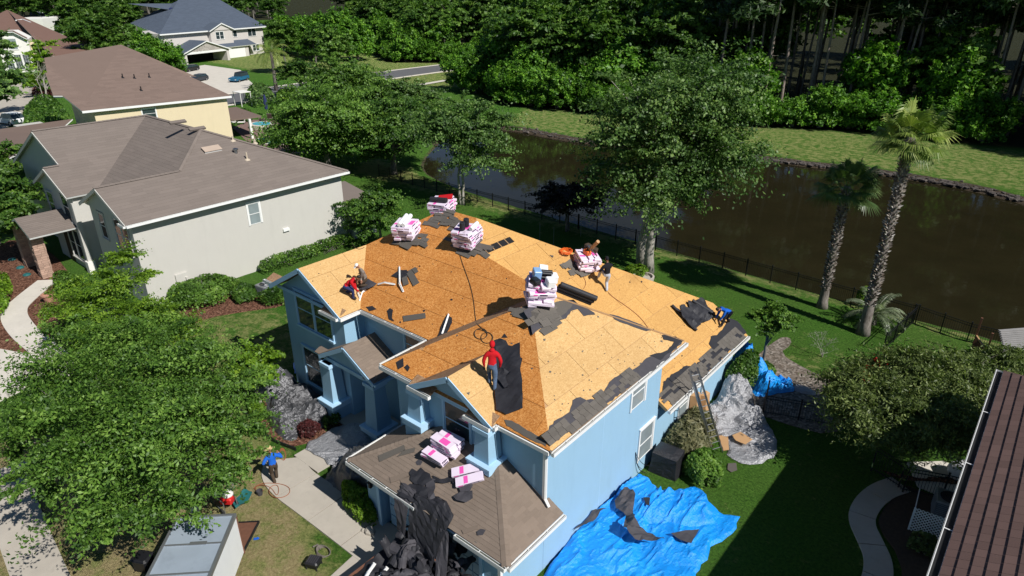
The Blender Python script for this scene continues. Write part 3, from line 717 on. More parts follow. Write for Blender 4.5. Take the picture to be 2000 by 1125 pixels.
def tiles(pl, w, h, lift, t, mk, gap=.0, jitter=0., tilt=0., rng=random, stag=.5, maxn=None):
    """cut the plane into rows of pieces; mk(poly3d, tint) is called for each"""
    us = [a for a, b in pl.uv]; vs = [b for a, b in pl.uv]; r = 0; v = min(vs)
    while v < max(vs)-1e-3:
        off = (r % 2)*w*stag if not jitter else rng.random()*w
        u = min(us)-off
        while u < max(us)-1e-3:
            ww = w*(1+jitter*(rng.random()-.5)) if jitter else w
            p = clip_rect(pl.uv, u+gap, v+gap, u+ww-gap, v+h-gap+(h*.04 if tilt else 0))
            if len(p) >= 3 and area2(p) > .015*w*h:
                q = []
                for a, b in p:
                    if not q or (abs(q[-1][0]-a)+abs(q[-1][1]-b)) > 1e-4: q.append((a, b))
                if len(q) > 2:
                    rise = [lift+(tilt*(1-(b-v)/h) if tilt else 0) for a, b in q]
                    mk([pl.at(a, b, z) for (a, b), z in zip(q, rise)], rng.random(), pl)
            u += ww
        v += h; r += 1
def shingle_roof(name, planes, mat, parent, w=.9, h=.16, tint_rng=None, tilt=.016):
    b = MB(); rg = random.Random(len(name)+int(abs(planes[0].o.x)*10))
    for pl in planes:
        tiles(pl, w, h, .012, .02, lambda q, t, p: b.slab(q, .018, n=p.n, tint=.02+.96*t), jitter=.8, tilt=tilt, rng=rg)
    return b.build(name, mat, parent, kind='stuff')
def gutter(parent, a, b, out, drop=.13, w=.13, name='gutter', mat=None, muck=True, hang=.75, mm=None):
    """open K-section trough hung under the eave edge a-b, out = outward direction"""
    a = Vector(a); b = Vector(b); o = Vector(out).normalized(); m = MB(); t = .012
    z = Vector((0, 0, 1)); d = (b-a).normalized()
    def strip(p0, p1, q0, q1, mi=0): m.add([p0, p1, q1, q0], [(0, 1, 2, 3)], mi)
    a1, b1 = a-z*.03, b-z*.03
    m.beam(a1+o*.012-z*drop/2, b1+o*.012-z*drop/2, .02, drop, 0)
    m.beam(a1+o*w*.5-z*drop, b1+o*w*.5-z*drop, w, .015, 0)
    m.beam(a1+o*w-z*(drop/2-.01), b1+o*w-z*(drop/2-.01), .018, drop+.02, 0)
    m.beam(a1+o*(w-.012)+z*.012, b1+o*(w-.012)+z*.012, .034, .016, 0)
    for p in (a1, b1): m.beam(p-z*drop/2+d*0, p+o*w-z*drop/2, .015, drop, 0)
    if muck: m.beam(a1+o*w*.5-z*(drop-.045), b1+o*w*.5-z*(drop-.045), w*.9, .05, 1)
    L = (b-a).length; k = int(L/hang)
    for i in range(1, k):
        p = a1+d*(L*i/k); m.beam(p, p+o*w, .03, .012, 0)
    return m.build(name, [mat or M_WHITE, mm or M_GUTTER], parent)
def fascia(parent, a, b, h=.2, t=.03, mat=None, name='fascia', drop=.02):
    m = MB(); z = Vector((0, 0, 1)); a = Vector(a)-z*(h/2+drop); b = Vector(b)-z*(h/2+drop); m.beam(a, b, t, h); return m.build(name, mat or M_TRIM, parent)
def window(parent, o, u, w, h, out, n=1, trim=.10, tm=None, sm=None, gm=None, sill=True, grid=None, label=None):
    """double-hung window, lower left corner at o; u along the wall; > frame, sash, pane, sill"""
    o = Vector(o); u = Vector(u).normalized(); out = Vector(out).normalized(); z = Vector((0, 0, 1)); tm = tm or M_TRIM; sm = sm or tm
    def bx(m, u0, u1, z0, z1, d0, d1, mi=0):
        v = [o+u*uu+z*zz+out*dd for dd in (d0, d1) for uu, zz in ((u0, z0), (u1, z0), (u1, z1), (u0, z1))]
        m.add(v, [(0, 3, 2, 1), (4, 5, 6, 7), (0, 1, 5, 4), (1, 2, 6, 5), (2, 3, 7, 6), (3, 0, 4, 7)], mi)
    f = MB(); bx(f, -trim, 0, -trim*.2, h+trim, .003, .055); bx(f, w, w+trim, -trim*.2, h+trim, .003, .055); bx(f, 0, w, h, h+trim, .003, .055)
    bx(f, -trim*1.1, w+trim*1.1, h+trim, h+trim+.045, .003, .085)
    un = w/n
    for i in range(1, n): bx(f, un*i-trim*.6, un*i+trim*.6, 0, h, .003, .05)
    fr = f.build('window', tm, parent)
    if label: fr['label'] = label
    if sill:
        s = MB(); bx(s, -trim*1.3, w+trim*1.3, -trim*1.25, -trim*.2, .003, .11); s.build('sill', tm, fr)
    for i in range(n):
        u0 = un*i+(trim*.6 if i else 0)+.002; u1 = un*(i+1)-(trim*.6 if i < n-1 else 0)-.002
        for k, (z0, z1, dd) in enumerate(((.002, h*.5+.02, .006), (h*.5-.02, h-.002, .014))):
            m = MB(); e = .038
            bx(m, u0, u0+e, z0, z1, dd, dd+.018); bx(m, u1-e, u1, z0, z1, dd, dd+.018); bx(m, u0+e, u1-e, z0, z0+e, dd, dd+.018); bx(m, u0+e, u1-e, z1-e, z1, dd, dd+.018)
            if grid:
                gu, gv = grid
                for q in range(1, gu): c = u0+(u1-u0)*q/gu; bx(m, c-.012, c+.012, z0+e, z1-e, dd+.002, dd+.014)
                for q in range(1, gv): c = z0+(z1-z0)*q/gv; bx(m, u0+e, u1-e, c-.012, c+.012, dd+.003, dd+.0145)
            m.build('sash', sm, fr)
            p = MB(); bx(p, u0+e, u1-e, z0+e, z1-e, dd-.002, dd+.006); p.build('pane', gm or M_GLASS, fr)
    return fr
def vwall(parent, poly, ax, c, th, mat, name='wall'):
    """wall in a vertical plane: ax 'x' or 'y' is the normal axis at coordinate c; poly of (along, z); thickness th towards + axis"""
    m = MB(); k = len(poly); mk = (lambda a, z, d: (d, a, z)) if ax == 'x' else (lambda a, z, d: (a, d, z))
    v = [mk(a, z, c) for a, z in poly]+[mk(a, z, c+th) for a, z in poly]
    m.add(v, [tuple(range(k)), tuple(range(2*k-1, k-1, -1))]+[(i, i+k, (i+1) % k+k, (i+1) % k) for i in range(k)])
    me = m.mesh(name, mat, False, tuple(parent.location)); bm = bmesh.new(); bm.from_mesh(me); bmesh.ops.recalc_face_normals(bm, faces=bm.faces); bm.to_mesh(me); bm.free()
    return link(name, me, parent)
def scrap(name, pl, pxs, mat, parent=None, h=.03, th=.012, label=None, cat='roofing scrap', group=None, wave=.0, kind=None, jag=0., seed=1, tint=.5):
    """torn sheet lying on plane pl, outline from the photograph, with jagged edge and a gentle buckle"""
    rg = random.Random(seed); pts = [pl.on(a, b, 0) for a, b in pxs]; uv = [((p-pl.o).dot(pl.u), (p-pl.o).dot(pl.v)) for p in pts]
    return scrap_uv(name, pl, uv, mat, parent, h, th, label, cat, group, wave, kind, jag, seed, tint)
def scrap_uv(name, pl, uv, mat, parent=None, h=.03, th=.012, label=None, cat='roofing scrap', group=None, wave=0., kind=None, jag=0., seed=1, tint=.5):
    rg = random.Random(seed)
    if jag:
        q = []
        for i in range(len(uv)):
            a = Vector(uv[i]); b = Vector(uv[(i+1) % len(uv)]); L = (b-a).length; k = max(1, int(L/.16)); nn = Vector((-(b-a).y, (b-a).x)).normalized()
            for j in range(k):
                t = (j+(.0 if j == 0 else rg.uniform(-.3, .3)))/k; q.append(tuple(a.lerp(b, t)+nn*(0 if j == 0 else rg.uniform(-jag, jag))))
        uv = q
    us = [a for a, b in uv]; vs = [b for a, b in uv]; m = MB()
    if wave:
        st = .13; nu = int((max(us)-min(us))/st)+1; nv = int((max(vs)-min(vs))/st)+1
        if nu*nv > 4000: st *= 2; nu = int((max(us)-min(us))/st)+1; nv = int((max(vs)-min(vs))/st)+1
        idx = {}
        def vid(a, b):
            k = (round(a, 4), round(b, 4))
            if k not in idx:
                z = h+wave*(float(fbm(a*2.2, b*2.2, seed, seed, 3))**2*2.4)
                idx[k] = len(m.v); m.v.append(tuple(pl.at(a, b, z)))
            return idx[k]
        for i in range(nu):
            for j in range(nv):
                p = clip_rect(uv, min(us)+i*st, min(vs)+j*st, min(us)+(i+1)*st, min(vs)+(j+1)*st)
                if len(p) < 3 or area2(p) < 1e-5: continue
                q = []
                for a, b in p:
                    k = vid(a, b)
                    if k not in q: q.append(k)
                if len(q) > 2: m.f.append(tuple(q)); m.m.append(0); m.t.append(.5)
    else:
        q = []
        for a, b in uv: q.append(pl.at(a, b, h))
        m.slab(q, th, n=pl.n, tint=tint)
    return m.build(name, mat, parent, label=label, cat=cat if label else None, group=group, kind=kind)

# ------------------------------------------------------------------ the blue house
K = .583
BH = empty('blue_house', (-18, 20, 0), 'light blue two-storey stucco house with its roof stripped to bare orange sheathing boards', 'house')
zb = lambda y: 5.7+K*(y-16.2)
PLN = {
 'main_front': Plane([(-22.55, 16.2, 5.7), (-18.1, 16.2, 5.7), (-14.7, 19.6, zb(19.6)), (-19.05, 20.35, zb(20.35)), (-20.53, 21.83, zb(21.83)), (-22.65, 21.83, zb(21.83)), (-25.3, 18.95, zb(18.95))], (1, 0, 0)),
 'tower_right': Plane([(-22.55, 15.05, 5.7), (-22.55, 16.2, 5.7), (-25.3, 18.95, 7.303), (-25.3, 15.05, 7.303)], (0, 1, 0)),
 'yellow': Plane([(-9.9, 21.98, 2.8), (-14.0, 21.98, 5.19), (-14, 20.0, 5.19), (-18.7, 20.0, 7.93), (-19.05, 20.35, 8.134), (-20.53, 21.83, 8.997), (-11.95, 30.45, 3.995), (-9.9, 30.45, 2.8)], (0, 1, 0)),
 'block_right': Plane([(-9.9, 13.7, 5.7), (-9.9, 22.9, 5.7), (-14, 18.8, 8.09), (-14, 17.8, 8.09)], (0, 1, 0)),
 'block_front': Plane([(-18.1, 13.7, 5.7), (-9.9, 13.7, 5.7), (-14, 17.8, 8.09)], (1, 0, 0)),
 'block_left': Plane([(-18.1, 13.7, 5.7), (-14, 17.8, 8.09), (-14, 18.8, 8.09), (-14.7, 19.6, 7.682), (-18.1, 16.2, 5.7)], (0, 1, 0)),
 'gable_right': Plane([(-12.2, 13.45, 5.7), (-12.2, 13.72, 5.7), (-14.17, 15.67, 6.85), (-14.17, 13.45, 6.85)], (0, 1, 0)),
 'gable_left': Plane([(-16.14, 13.45, 5.7), (-14.17, 13.45, 6.85), (-14.17, 15.67, 6.85), (-16.14, 13.72, 5.7)], (0, 1, 0)),
 'tower_left': Plane([(-28.05, 15.05, 5.7), (-25.3, 15.05, 7.303), (-25.3, 18.95, 7.303), (-22.52, 21.75, 8.925), (-28.05, 27.4, 5.7)], (0, 1, 0)),
 'rear': Plane([(-28.05, 27.45, 5.72), (-22.65, 21.83, 8.98), (-20.53, 21.83, 8.98), (-11.95, 30.45, 3.95), (-20, 30.45, 3.95), (-20, 27.45, 5.7)], (1, 0, 0)),
 'block_back': Plane([(-9.9, 22.9, 5.7), (-18.1, 22.9, 5.7), (-14, 18.8, 8.09)], (1, 0, 0)),
}
# rafters under the boards: one dark deck body per plane
for k, pl in PLN.items():
    m = MB(); m.slab([p-pl.n*.02 for p in pl.poly], .12, n=pl.n); m.build('rafter_deck', M_WOOD, BH)
def board_plane(key, mat, w=2.44, h=1.22, off=0):
    pl = PLN[key]; rg = random.Random(hash(key) % 97 if False else len(key)*7+3)
    tiles(pl, w, h, .0, .015, lambda q, t, p: link('sheathing_board', (lambda b: b.mesh('sheathing_board', mat, False, tuple(BH.location)))(MB().slab([v+p.n*(t*.004) for v in q], .018, n=p.n)), BH), gap=.008, rng=rg)
board_plane('main_front', M_OSB_O); board_plane('tower_right', M_OSB_L); board_plane('block_right', M_OSB_L); board_plane('block_front', M_OSB_O)
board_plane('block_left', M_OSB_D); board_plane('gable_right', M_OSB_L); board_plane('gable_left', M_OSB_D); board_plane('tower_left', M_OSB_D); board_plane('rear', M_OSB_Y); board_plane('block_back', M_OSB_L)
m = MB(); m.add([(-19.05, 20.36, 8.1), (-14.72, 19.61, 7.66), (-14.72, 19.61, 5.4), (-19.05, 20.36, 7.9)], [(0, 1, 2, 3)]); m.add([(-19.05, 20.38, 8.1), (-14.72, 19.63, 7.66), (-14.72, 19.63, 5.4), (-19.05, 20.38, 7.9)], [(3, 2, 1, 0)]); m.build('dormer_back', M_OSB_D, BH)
# the yellow plane keeps an open vent slot: cut boards round it
pl = PLN['yellow']; s0 = [pl.on(*q) for q in ((941, 494), (950, 499), (1003, 470), (995, 462))]
suv = [((p-pl.o).dot(pl.u), (p-pl.o).dot(pl.v)) for p in s0]; SU0, SU1 = min(a for a, b in suv), max(a for a, b in suv); SV0 = (suv[1][1]+suv[2][1])/2; SV1 = SV0+.36
def mk_y(q, t, p):
    uv = [((v-p.o).dot(p.u), (v-p.o).dot(p.v)) for v in q]; us = [a for a, b in uv]; vs = [b for a, b in uv]
    if max(us) > SU0 and min(us) < SU1 and max(vs) > SV0 and min(vs) < SV1:
        for r in ((-99, -99, SU0, 99), (SU1, -99, 99, 99), (SU0, -99, SU1, SV0), (SU0, SV1, SU1, 99)):
            c = clip_rect(uv, *r)
            if len(c) > 2 and area2(c) > 1e-3: link('sheathing_board', MB().slab([p.at(a, b, t*.004) for a, b in c], .018, n=p.n).mesh('sheathing_board', M_OSB_Y, False, tuple(BH.location)), BH)
    else: link('sheathing_board', MB().slab([v+p.n*(t*.004) for v in q], .018, n=p.n).mesh('sheathing_board', M_OSB_Y, False, tuple(BH.location)), BH)
tiles(pl, 2.44, 1.22, 0, .015, mk_y, gap=.008, rng=random.Random(4))
# near-black sheet paints the unlit depth of the slot, rafters crossing it
m = MB(); m.slab([pl.at(SU0, SV0, -.0015-.018), pl.at(SU1, SV0, -.0195), pl.at(SU1, SV1, -.0195), pl.at(SU0, SV1, -.0195)], .01, n=pl.n); m.build('vent_opening', M_DARK, BH)
for i in range(4):
    a = SU0+(SU1-SU0)*(i+.6)/4.4; m = MB(); m.beam(pl.at(a, SV0, -.012), pl.at(a, SV1, -.012), .04, .012, up=pl.n); m.build('rafter', M_WOOD, BH)
# walls
def wbox(x0, x1, y0, y1, z0, z1, mat=None, name='wall'):
    m = MB(); m.box((x0, y0, z0), (x1, y1, z1)); return m.build(name, mat or M_BLUE, BH)
wbox(-17.65, -10.35, 14.05, 21.95, -.05, 5.60)
wbox(-27.75, -22.95, 15.5, 27.0, -.05, 5.605); wbox(-22.95, -17.65, 16.65, 27.0, -.05, 5.60)
vwall(BH, [(-17.6, -.05), (-10.35, -.05), (-10.35, 2.62), (-12.3, 3.85), (-17.6, 3.85)], 'y', 21.955, 8.1, M_BLUE, 'rear_wall')
vwall(BH, [(-27.75, 5.6), (-22.95, 5.6), (-25.35, 7.1)], 'y', 15.5, .3, M_BLUE, 'gable_wall')
vwall(BH, [(-16.0, 5.55), (-12.35, 5.55), (-14.17, 6.68)], 'y', 13.8, .3, M_BLUE, 'gable_wall')
wbox(-16.0, -12.35, 13.82, 14.05, 3.4, 5.56, name='bay_wall')
# rake boards of the two front gables, pale blue
for xs_, zs_, y_ in (((-28.1, -25.3, -22.5), (5.7, 7.31, 5.7), 15.02), ((-16.18, -14.17, -12.16), (5.7, 6.86, 5.7), 13.42)):
    for i in (0, 1):
        m = MB(); m.beam((xs_[i], y_, zs_[i]-.11), (xs_[i+1], y_, zs_[i+1]-.11), .035, .21); m.build('rake_board', M_TRIM, BH)
    m = MB(); m.beam((xs_[0]+.2, y_+.32, 5.6), (xs_[2]-.2, y_+.32, 5.6), .06, .16); m.build('belt_board', M_TRIM, BH)
# soffits
for a in (((-22.5, 16.22, 5.56), (-17.7, 16.65, 5.58)), ((-18.1, 13.7, 5.56), (-10.0, 14.05, 5.58)), ((-10.35, 13.7, 5.56), (-9.93, 22.4, 5.58))):
    m = MB(); m.box(*a); m.build('soffit', M_TRIM, BH)
# gutters
E_ = 5.70
for a, b, o in (((-22.5, 16.2, E_), (-18.22, 16.2, E_), (0, -1, 0)), ((-22.55, 15.02, E_), (-22.55, 16.08, E_), (1, 0, 0)), ((-23.9, 15.02, E_+.0), (-22.6, 15.02, E_), (0, -1, 0)),
                ((-28.9, 15.3, E_), (-28.05, 15.3, E_), (0, -1, 0)), ((-18.1, 13.7, E_), (-18.1, 16.1, E_), (-1, 0, 0)), ((-18.1, 13.7, E_), (-16.3, 13.7, E_), (0, -1, 0)),
                ((-16.25, 13.45, E_), (-15.1, 13.45, E_), (0, -1, 0)), ((-13.4, 13.45, E_), (-12.2, 13.45, E_), (0, -1, 0)), ((-12.2, 13.5, E_), (-12.2, 13.95, E_), (1, 0, 0)),
                ((-9.9, 13.7, E_), (-9.9, 22.9, E_), (1, 0, 0)), ((-9.9, 21.98, 2.8), (-9.9, 30.45, 2.8), (1, 0, 0))):
    gutter(BH, a, b, o)
for a, b in (((-12.15, 13.66, 5.7), (-9.95, 13.66, 5.7)),): fascia(BH, a, b, .14, .05, M_WHITE)
# little returns of old roof at the gable feet
for x0, x1, y0 in ((-23.9, -22.6, 15.03), (-28.8, -28.05, 15.3), (-16.25, -15.1, 13.46), (-13.4, -12.2, 13.46)):
    m = MB(); m.slab([(x0, y0, 5.69), (x1, y0, 5.69), (x1, y0+.45, 5.9), (x0, y0+.45, 5.9)], .03); m.build('return_roof', M_OSB_D, BH)
# windows
window(BH, (-26.62, 15.5, 3.88), (1, 0, 0), 2.72, 1.80, (0, -1, 0), 2)
window(BH, (-26.62, 15.5, .55), (1, 0, 0), 2.72, 2.05, (0, -1, 0), 2)
window(BH, (-20.1, 16.65, 3.85), (1, 0, 0), 1.15, 1.62, (0, -1, 0), 1)
window(BH, (-14.78, 13.82, 4.05), (1, 0, 0), 1.25, 1.42, (0, -1, 0), 1)
window(BH, (-10.35, 19.55, 3.86), (0, 1, 0), 1.0, 1.35, (1, 0, 0), 1, tm=M_WHITE, gm=M_GLASSB, sill=False)
window(BH, (-10.35, 20.55, .76), (0, 1, 0), 1.08, 1.55, (1, 0, 0), 1, tm=M_WHITE, gm=M_GLASSB, sill=False)
window(BH, (-10.35, 24.1, .9), (0, 1, 0), .85, 1.3, (1, 0, 0), 1, tm=M_WHITE, gm=M_GLASSB, sill=False)
# narrow sidelight by the front door, front door in its recess
m = MB(); m.box((-19.95, 16.60, .1), (-19.05, 16.65, 2.3)); dr = m.build('front_door', M_BROWNC, BH)
m = MB(); m.box((-20.1, 16.55, .05), (-19.95, 16.65, 2.45)); m.box((-19.05, 16.55, .05), (-18.9, 16.65, 2.45)); m.box((-19.95, 16.55, 2.3), (-19.05, 16.65, 2.45)); m.build('door_frame', M_TRIM, BH)
m = MB(); m.ball((-19.15, 16.56, 1.1), .04); m.build('door_knob', M_METAL, dr)
m = MB(); m.box((-17.655-.05, 14.3, .1), (-17.655, 14.45, 5.2)); m.build('downpipe', M_TRIM, BH)
m = MB(); m.tube([(-10.22, 13.9, 5.45), (-10.27, 13.96, 5.2), (-10.27, 13.96, 3.4), (-10.05, 13.9, 3.2)], .055, 6); m.build('downpipe', M_WHITE, BH)
m = MB(); m.tube([(-12.25, 13.6, 5.5), (-12.3, 13.72, 5.3), (-12.3, 13.72, 4.5)], .04, 6); m.build('downpipe', M_WHITE, BH)
m = MB(); m.tube([(-10.25, 26.4, 2.6), (-10.28, 26.4, 2.4), (-10.28, 26.4, .25), (-10.05, 26.4, .12)], .05, 6); m.build('downpipe', M_WHITE, BH)
# corner boards
for x, y, z0, z1 in ((-10.35, 14.05, 2.9, 5.56), (-10.35, 11.75, 0, 2.75)):
    m = MB(); m.box((x-.10, y-.02, z0), (x+.02, y+.10, z1)); m.build('corner_board', M_WHITE, BH)
# a joint in the render coat of the long side wall
m = MB(); m.box((-10.352, 17.6, .1), (-10.347, 17.615, 5.5)); m.build('render_joint', M_TRIM, BH)
# tapered porch columns
def column(x, y, z0, zb, z1, w0=.62, w1=.40, base=.95, pedestal=None):
    m = MB(); s0, s1 = w0/2, w1/2
    v = [(x+i*s0, y+j*s0, zb) for i, j in ((-1, -1), (1, -1), (1, 1), (-1, 1))]+[(x+i*s1, y+j*s1, z1) for i, j in ((-1, -1), (1, -1), (1, 1), (-1, 1))]
    m.add(v, [(3, 2, 1, 0), (4, 5, 6, 7), (0, 1, 5, 4), (1, 2, 6, 5), (2, 3, 7, 6), (3, 0, 4, 7)]); c = m.build('column', M_BLUE, BH)
    m = MB(); h = base/2; m.box((x-h, y-h, zb-.26), (x+h, y+h, zb+.0)); m.box((x-h-.03, y-h-.03, zb-.04), (x+h+.03, y+h+.03, zb+.03)); m.build('column_base', M_TRIM, c)
    m = MB(); h = w1/2+.09; m.box((x-h, y-h, z1-.16), (x+h, y+h, z1)); m.build('column_cap', M_TRIM, c)
    m = MB(); h = base/2-.08; m.box((x-h, y-h, z0), (x+h, y+h, zb-.26)); m.build('pedestal', M_BLUE, c)
column(-23.7, 15.05, -.05, 1.0, 3.05, .78, .58, 1.15); column(-20.75, 15.25, -.05, .72, 3.05, .84, .60, 1.2)
column(-15.95, 13.7, 3.4, 4.28, 5.5, .74, .56, 1.05); column(-12.55, 13.65, 3.3, 4.15, 5.5, .70, .56, 1.05)
# column caps and bases take the pale blue trim
# portico
PT = 3.30; pk = .56; PX0, PX1, PXC, PY0 = -24.25, -20.3, -22.275, 14.85; pz = PT+pk*(PXC-PX0)
PF = {'right': Plane([(PX1, PY0, PT), (PX1, 16.65, PT), (PXC, 16.65, pz), (PXC, PY0, pz)], (0, 1, 0)), 'left': Plane([(PX0, PY0, PT), (PXC, PY0, pz), (PXC, 15.5, pz), (PX0, 15.5, PT)], (0, 1, 0))}
for pl in PF.values(): m = MB(); m.slab([p-pl.n*.004 for p in pl.poly], .10, n=pl.n); m.build('portico_deck', M_TRIM, BH)
shingle_roof('portico_shingles', list(PF.values()), M_SH_GAR, BH, .32, .14, tilt=.010)
vwall(BH, [(PX0+.2, PT-.05), (PX1-.2, PT-.05), (PXC, pz-.12)], 'y', PY0+.18, .12, M_BLUE, 'gable_wall')
for a, b in (((PX0, PT-.02), (PXC, pz-.02)), ((PXC, pz-.02), (PX1, PT-.02))):
    m = MB(); m.beam((a[0], PY0-.02, a[1]-.1), (b[0], PY0-.02, b[1]-.1), .035, .18); m.build('rake_board', M_TRIM, BH)
m = MB(); m.box((PX0+.2, PY0+.12, PT-.26), (PX1-.25, PY0+.30, PT-.06)); m.build('portico_beam', M_TRIM, BH)
m = MB(); m.box((PX1-.42, PY0+.30, PT-.26), (PX1-.22, 16.64, PT-.06)); m.build('portico_beam', M_TRIM, BH)
gutter(BH, (PX1, PY0, PT), (PX1, 16.6, PT), (1, 0, 0), mat=M_TRIM)
for a, b in (((PX0-.35, PY0-.0, PT+.02), (PX0+.5, PY0, PT+.02)), ((PX1-.75, PY0, PT+.02), (PX1-.05, PY0, PT+.02))):
    m = MB(); m.slab([a, b, (b[0], b[1]+.35, b[2]+.17), (a[0], a[1]+.35, a[2]+.17)], .03); m.build('return_roof', M_SH_GAR, BH)
m = MB(); m.box((-23.9, 14.7, .0), (-18.0, 16.6, .10)); m.build('porch_floor', M_CONC, BH)
# garage wing
g = .5; GZ = 2.9
GP = {'front': Plane([(-17.5, 11.3, GZ), (-9.7, 11.3, GZ), (-12.45, 14.05, GZ+g*2.75), (-14.75, 14.05, GZ+g*2.75)], (1, 0, 0)),
      'right': Plane([(-9.7, 11.3, GZ), (-9.7, 14.25, GZ), (-10.33, 14.25, GZ+g*.63), (-10.33, 14.05, GZ+g*.63), (-12.45, 14.05, GZ+g*2.75)], (0, 1, 0)),
      'left': Plane([(-17.5, 11.3, GZ), (-14.75, 14.05, GZ+g*2.75), (-17.5, 14.05, GZ)], (0, 1, 0))}
for pl in GP.values(): m = MB(); m.slab([p-pl.n*.004 for p in pl.poly], .10, n=pl.n); m.build('garage_deck', M_WOOD, BH)
shingle_roof('garage_shingles', list(GP.values()), M_SH_GAR, BH, .32, .15, tilt=.010)
m = MB()
for a, b in (((-9.7, 11.3, GZ), (-12.45, 14.05, GZ+g*2.75)), ((-17.5, 11.3, GZ), (-14.75, 14.05, GZ+g*2.75))):
    a = Vector(a); b = Vector(b); n = int((b-a).length/.17)
    for i in range(n):
        p = a.lerp(b, i/n); q = a.lerp(b, (i+1.15)/n); d = (b-a).normalized(); s = d.cross(Vector((0, 0, 1))).normalized()*.15
        for sg in (-1, 1): m.add([p+Vector((0, 0, .045)), p+s*sg+Vector((0, 0, -.01)), q+s*sg+Vector((0, 0, -.025)), q+Vector((0, 0, .03))], [(0, 1, 2, 3)] if sg < 0 else [(3, 2, 1, 0)], 0, random.random())
m.build('hip_caps', M_SH_GAR, BH, kind='stuff')
wbox(-17.1, -16.35, 11.75, 14.05, -.05, 2.75); wbox(-11.1, -10.35, 11.75, 14.04, -.05, 2.75); wbox(-16.35, -11.1, 11.75, 14.03, 2.15, 2.75); wbox(-16.35, -11.1, 12.2, 14.0, -.05, 2.14, M_BLUE, 'garage_back')
for r in range(4):
    for c in range(8):
        m = MB(); x0 = -16.2+c*.62; m.box((x0+.03, 12.02, .04+r*.52+.03), (x0+.59, 12.09, .04+r*.52+.49)); m.build('door_panel', M_BLUE, BH)
m = MB(); m.box((-16.24, 12.07, 0), (-11.2, 12.13, 2.14)); m.build('garage_door', M_BLUE, BH)
for x0 in (-16.5, -11.25): m = MB(); m.box((x0, 11.69, 0), (x0+.16, 11.75, 2.3)); m.build('door_trim', M_TRIM, BH)
m = MB(); m.box((-16.5, 11.685, 2.3), (-11.09, 11.75, 2.46)); m.build('door_trim', M_TRIM, BH)
m = MB(); m.box((-17.5, 11.3, 2.76), (-9.75, 11.76, 2.78)); m.build('soffit', M_TRIM, BH)
gutter(BH, (-17.5, 11.3, GZ), (-13.75, 11.3, GZ), (0, -1, 0)); gutter(BH, (-11.85, 11.3, GZ), (-9.7, 11.3, GZ), (0, -1, 0)); gutter(BH, (-9.7, 11.3, GZ), (-9.7, 14.25, GZ), (1, 0, 0), muck=False)
gutter(BH, (-17.5, 11.3, GZ), (-17.5, 14.0, GZ), (-1, 0, 0), muck=False)
m = MB(); m.lathe((-16.75, 11.64, 1.75), [(.05, 0), (.09, .05), (.09, .25), (.12, .27), (.03, .36)], 8); m.tube([(-16.75, 11.75, 2.0), (-16.75, 11.64, 2.1)], .02, 6); m.build('wall_lantern', M_BLACK, BH)
# torn felt and leftover courses along the eaves of the stripped roof
Yp, Bp, Fp, Mp = PLN['yellow'], PLN['block_right'], PLN['block_front'], PLN['main_front']
def strip_poly(pl, v0, v1, u0, u1, seed, amp=.25, st=.22):
    rg = random.Random(seed); top = []; u = u0
    while u < u1: top.append((u, v1*(.45+.8*float(fbm(u*.55, seed, 0, seed, 3)))+rg.uniform(-amp, amp)*.35)); u += st*rg.uniform(.6, 1.4)
    return [(u0, v0), (u1, v0)]+[(a, max(v0+.05, b)) for a, b in reversed(top)]
def old_courses(pl, v1, u0, u1, seed, parent, name='old_shingle_courses', keep=.75, mat=None, v0=0.0):
    rg = random.Random(seed); m = MB(); v = v0
    while v < v1:
        u = u0
        while u < u1:
            w = rg.uniform(.28, .36); p = float(fbm(u*.8+3, v*3, 0, seed, 3)); lim = v1*(.55+.9*float(fbm(u*.5, 9, 0, seed, 2)))
            if v < lim and rg.random() < keep+.2*(p-.5):
                c = [(u, v), (min(u+w-.012, u1), v), (min(u+w-.012, u1), v+.15), (u, v+.15)]; c = clip_rect(c, 0, 0, 99, 99)
                if len(c) > 2: m.slab([pl.at(a, b, .030+.014*(1-(b-v)/.15)+rg.random()*.006) for a, b in c], .012, n=pl.n, tint=.05+.9*rg.random())
            u += w
        v += .145
    return m.build(name, mat or M_SH_DARK, parent, kind='stuff')
U = lambda pl, y: (Vector((pl.o.x, y, pl.o.z))-pl.o).dot(pl.u)
scrap('felt_strip', Bp, [(1073, 872), (1068, 862), (1073, 832), (1090, 818), (1112, 805), (1118, 782), (1133, 776), (1145, 782), (1168, 778), (1186, 754), (1195, 742), (1222, 728), (1236, 722), (1246, 716), (1262, 700), (1269, 697), (1287, 694), (1298, 690), (1308, 680), (1330, 668), (1336, 664), (1300, 704)], M_FELTG, BH, h=.022, jag=.035, seed=3)
old_courses(Bp, .46, .12, 5.6, 5, BH)
scrap('felt_strip', Bp, [(1268, 695), (1290, 690), (1304, 684), (1316, 668), (1296, 664), (1292, 655), (1318, 658), (1334, 665), (1290, 704)], M_FELT, BH, h=.03, jag=.03, seed=5)
scrap('felt_strip', Yp, [(1290, 780), (1296, 745), (1315, 730), (1335, 716), (1356, 715), (1362, 708), (1382, 696), (1390, 680), (1384, 672), (1388, 657), (1400, 655), (1412, 642), (1418, 632), (1425, 622), (1440, 628), (1458, 650), (1400, 712), (1340, 770)], M_FELT, BH, h=.024, jag=.04, seed=7)
old_courses(Yp, .72, .1, 8.2, 8, BH, keep=.85)
scrap('felt_strip', Fp, [(985, 820), (1000, 822), (1068, 862), (1066, 872), (1030, 855), (990, 832)], M_SH_DARK, BH, h=.02, jag=.02, seed=9)
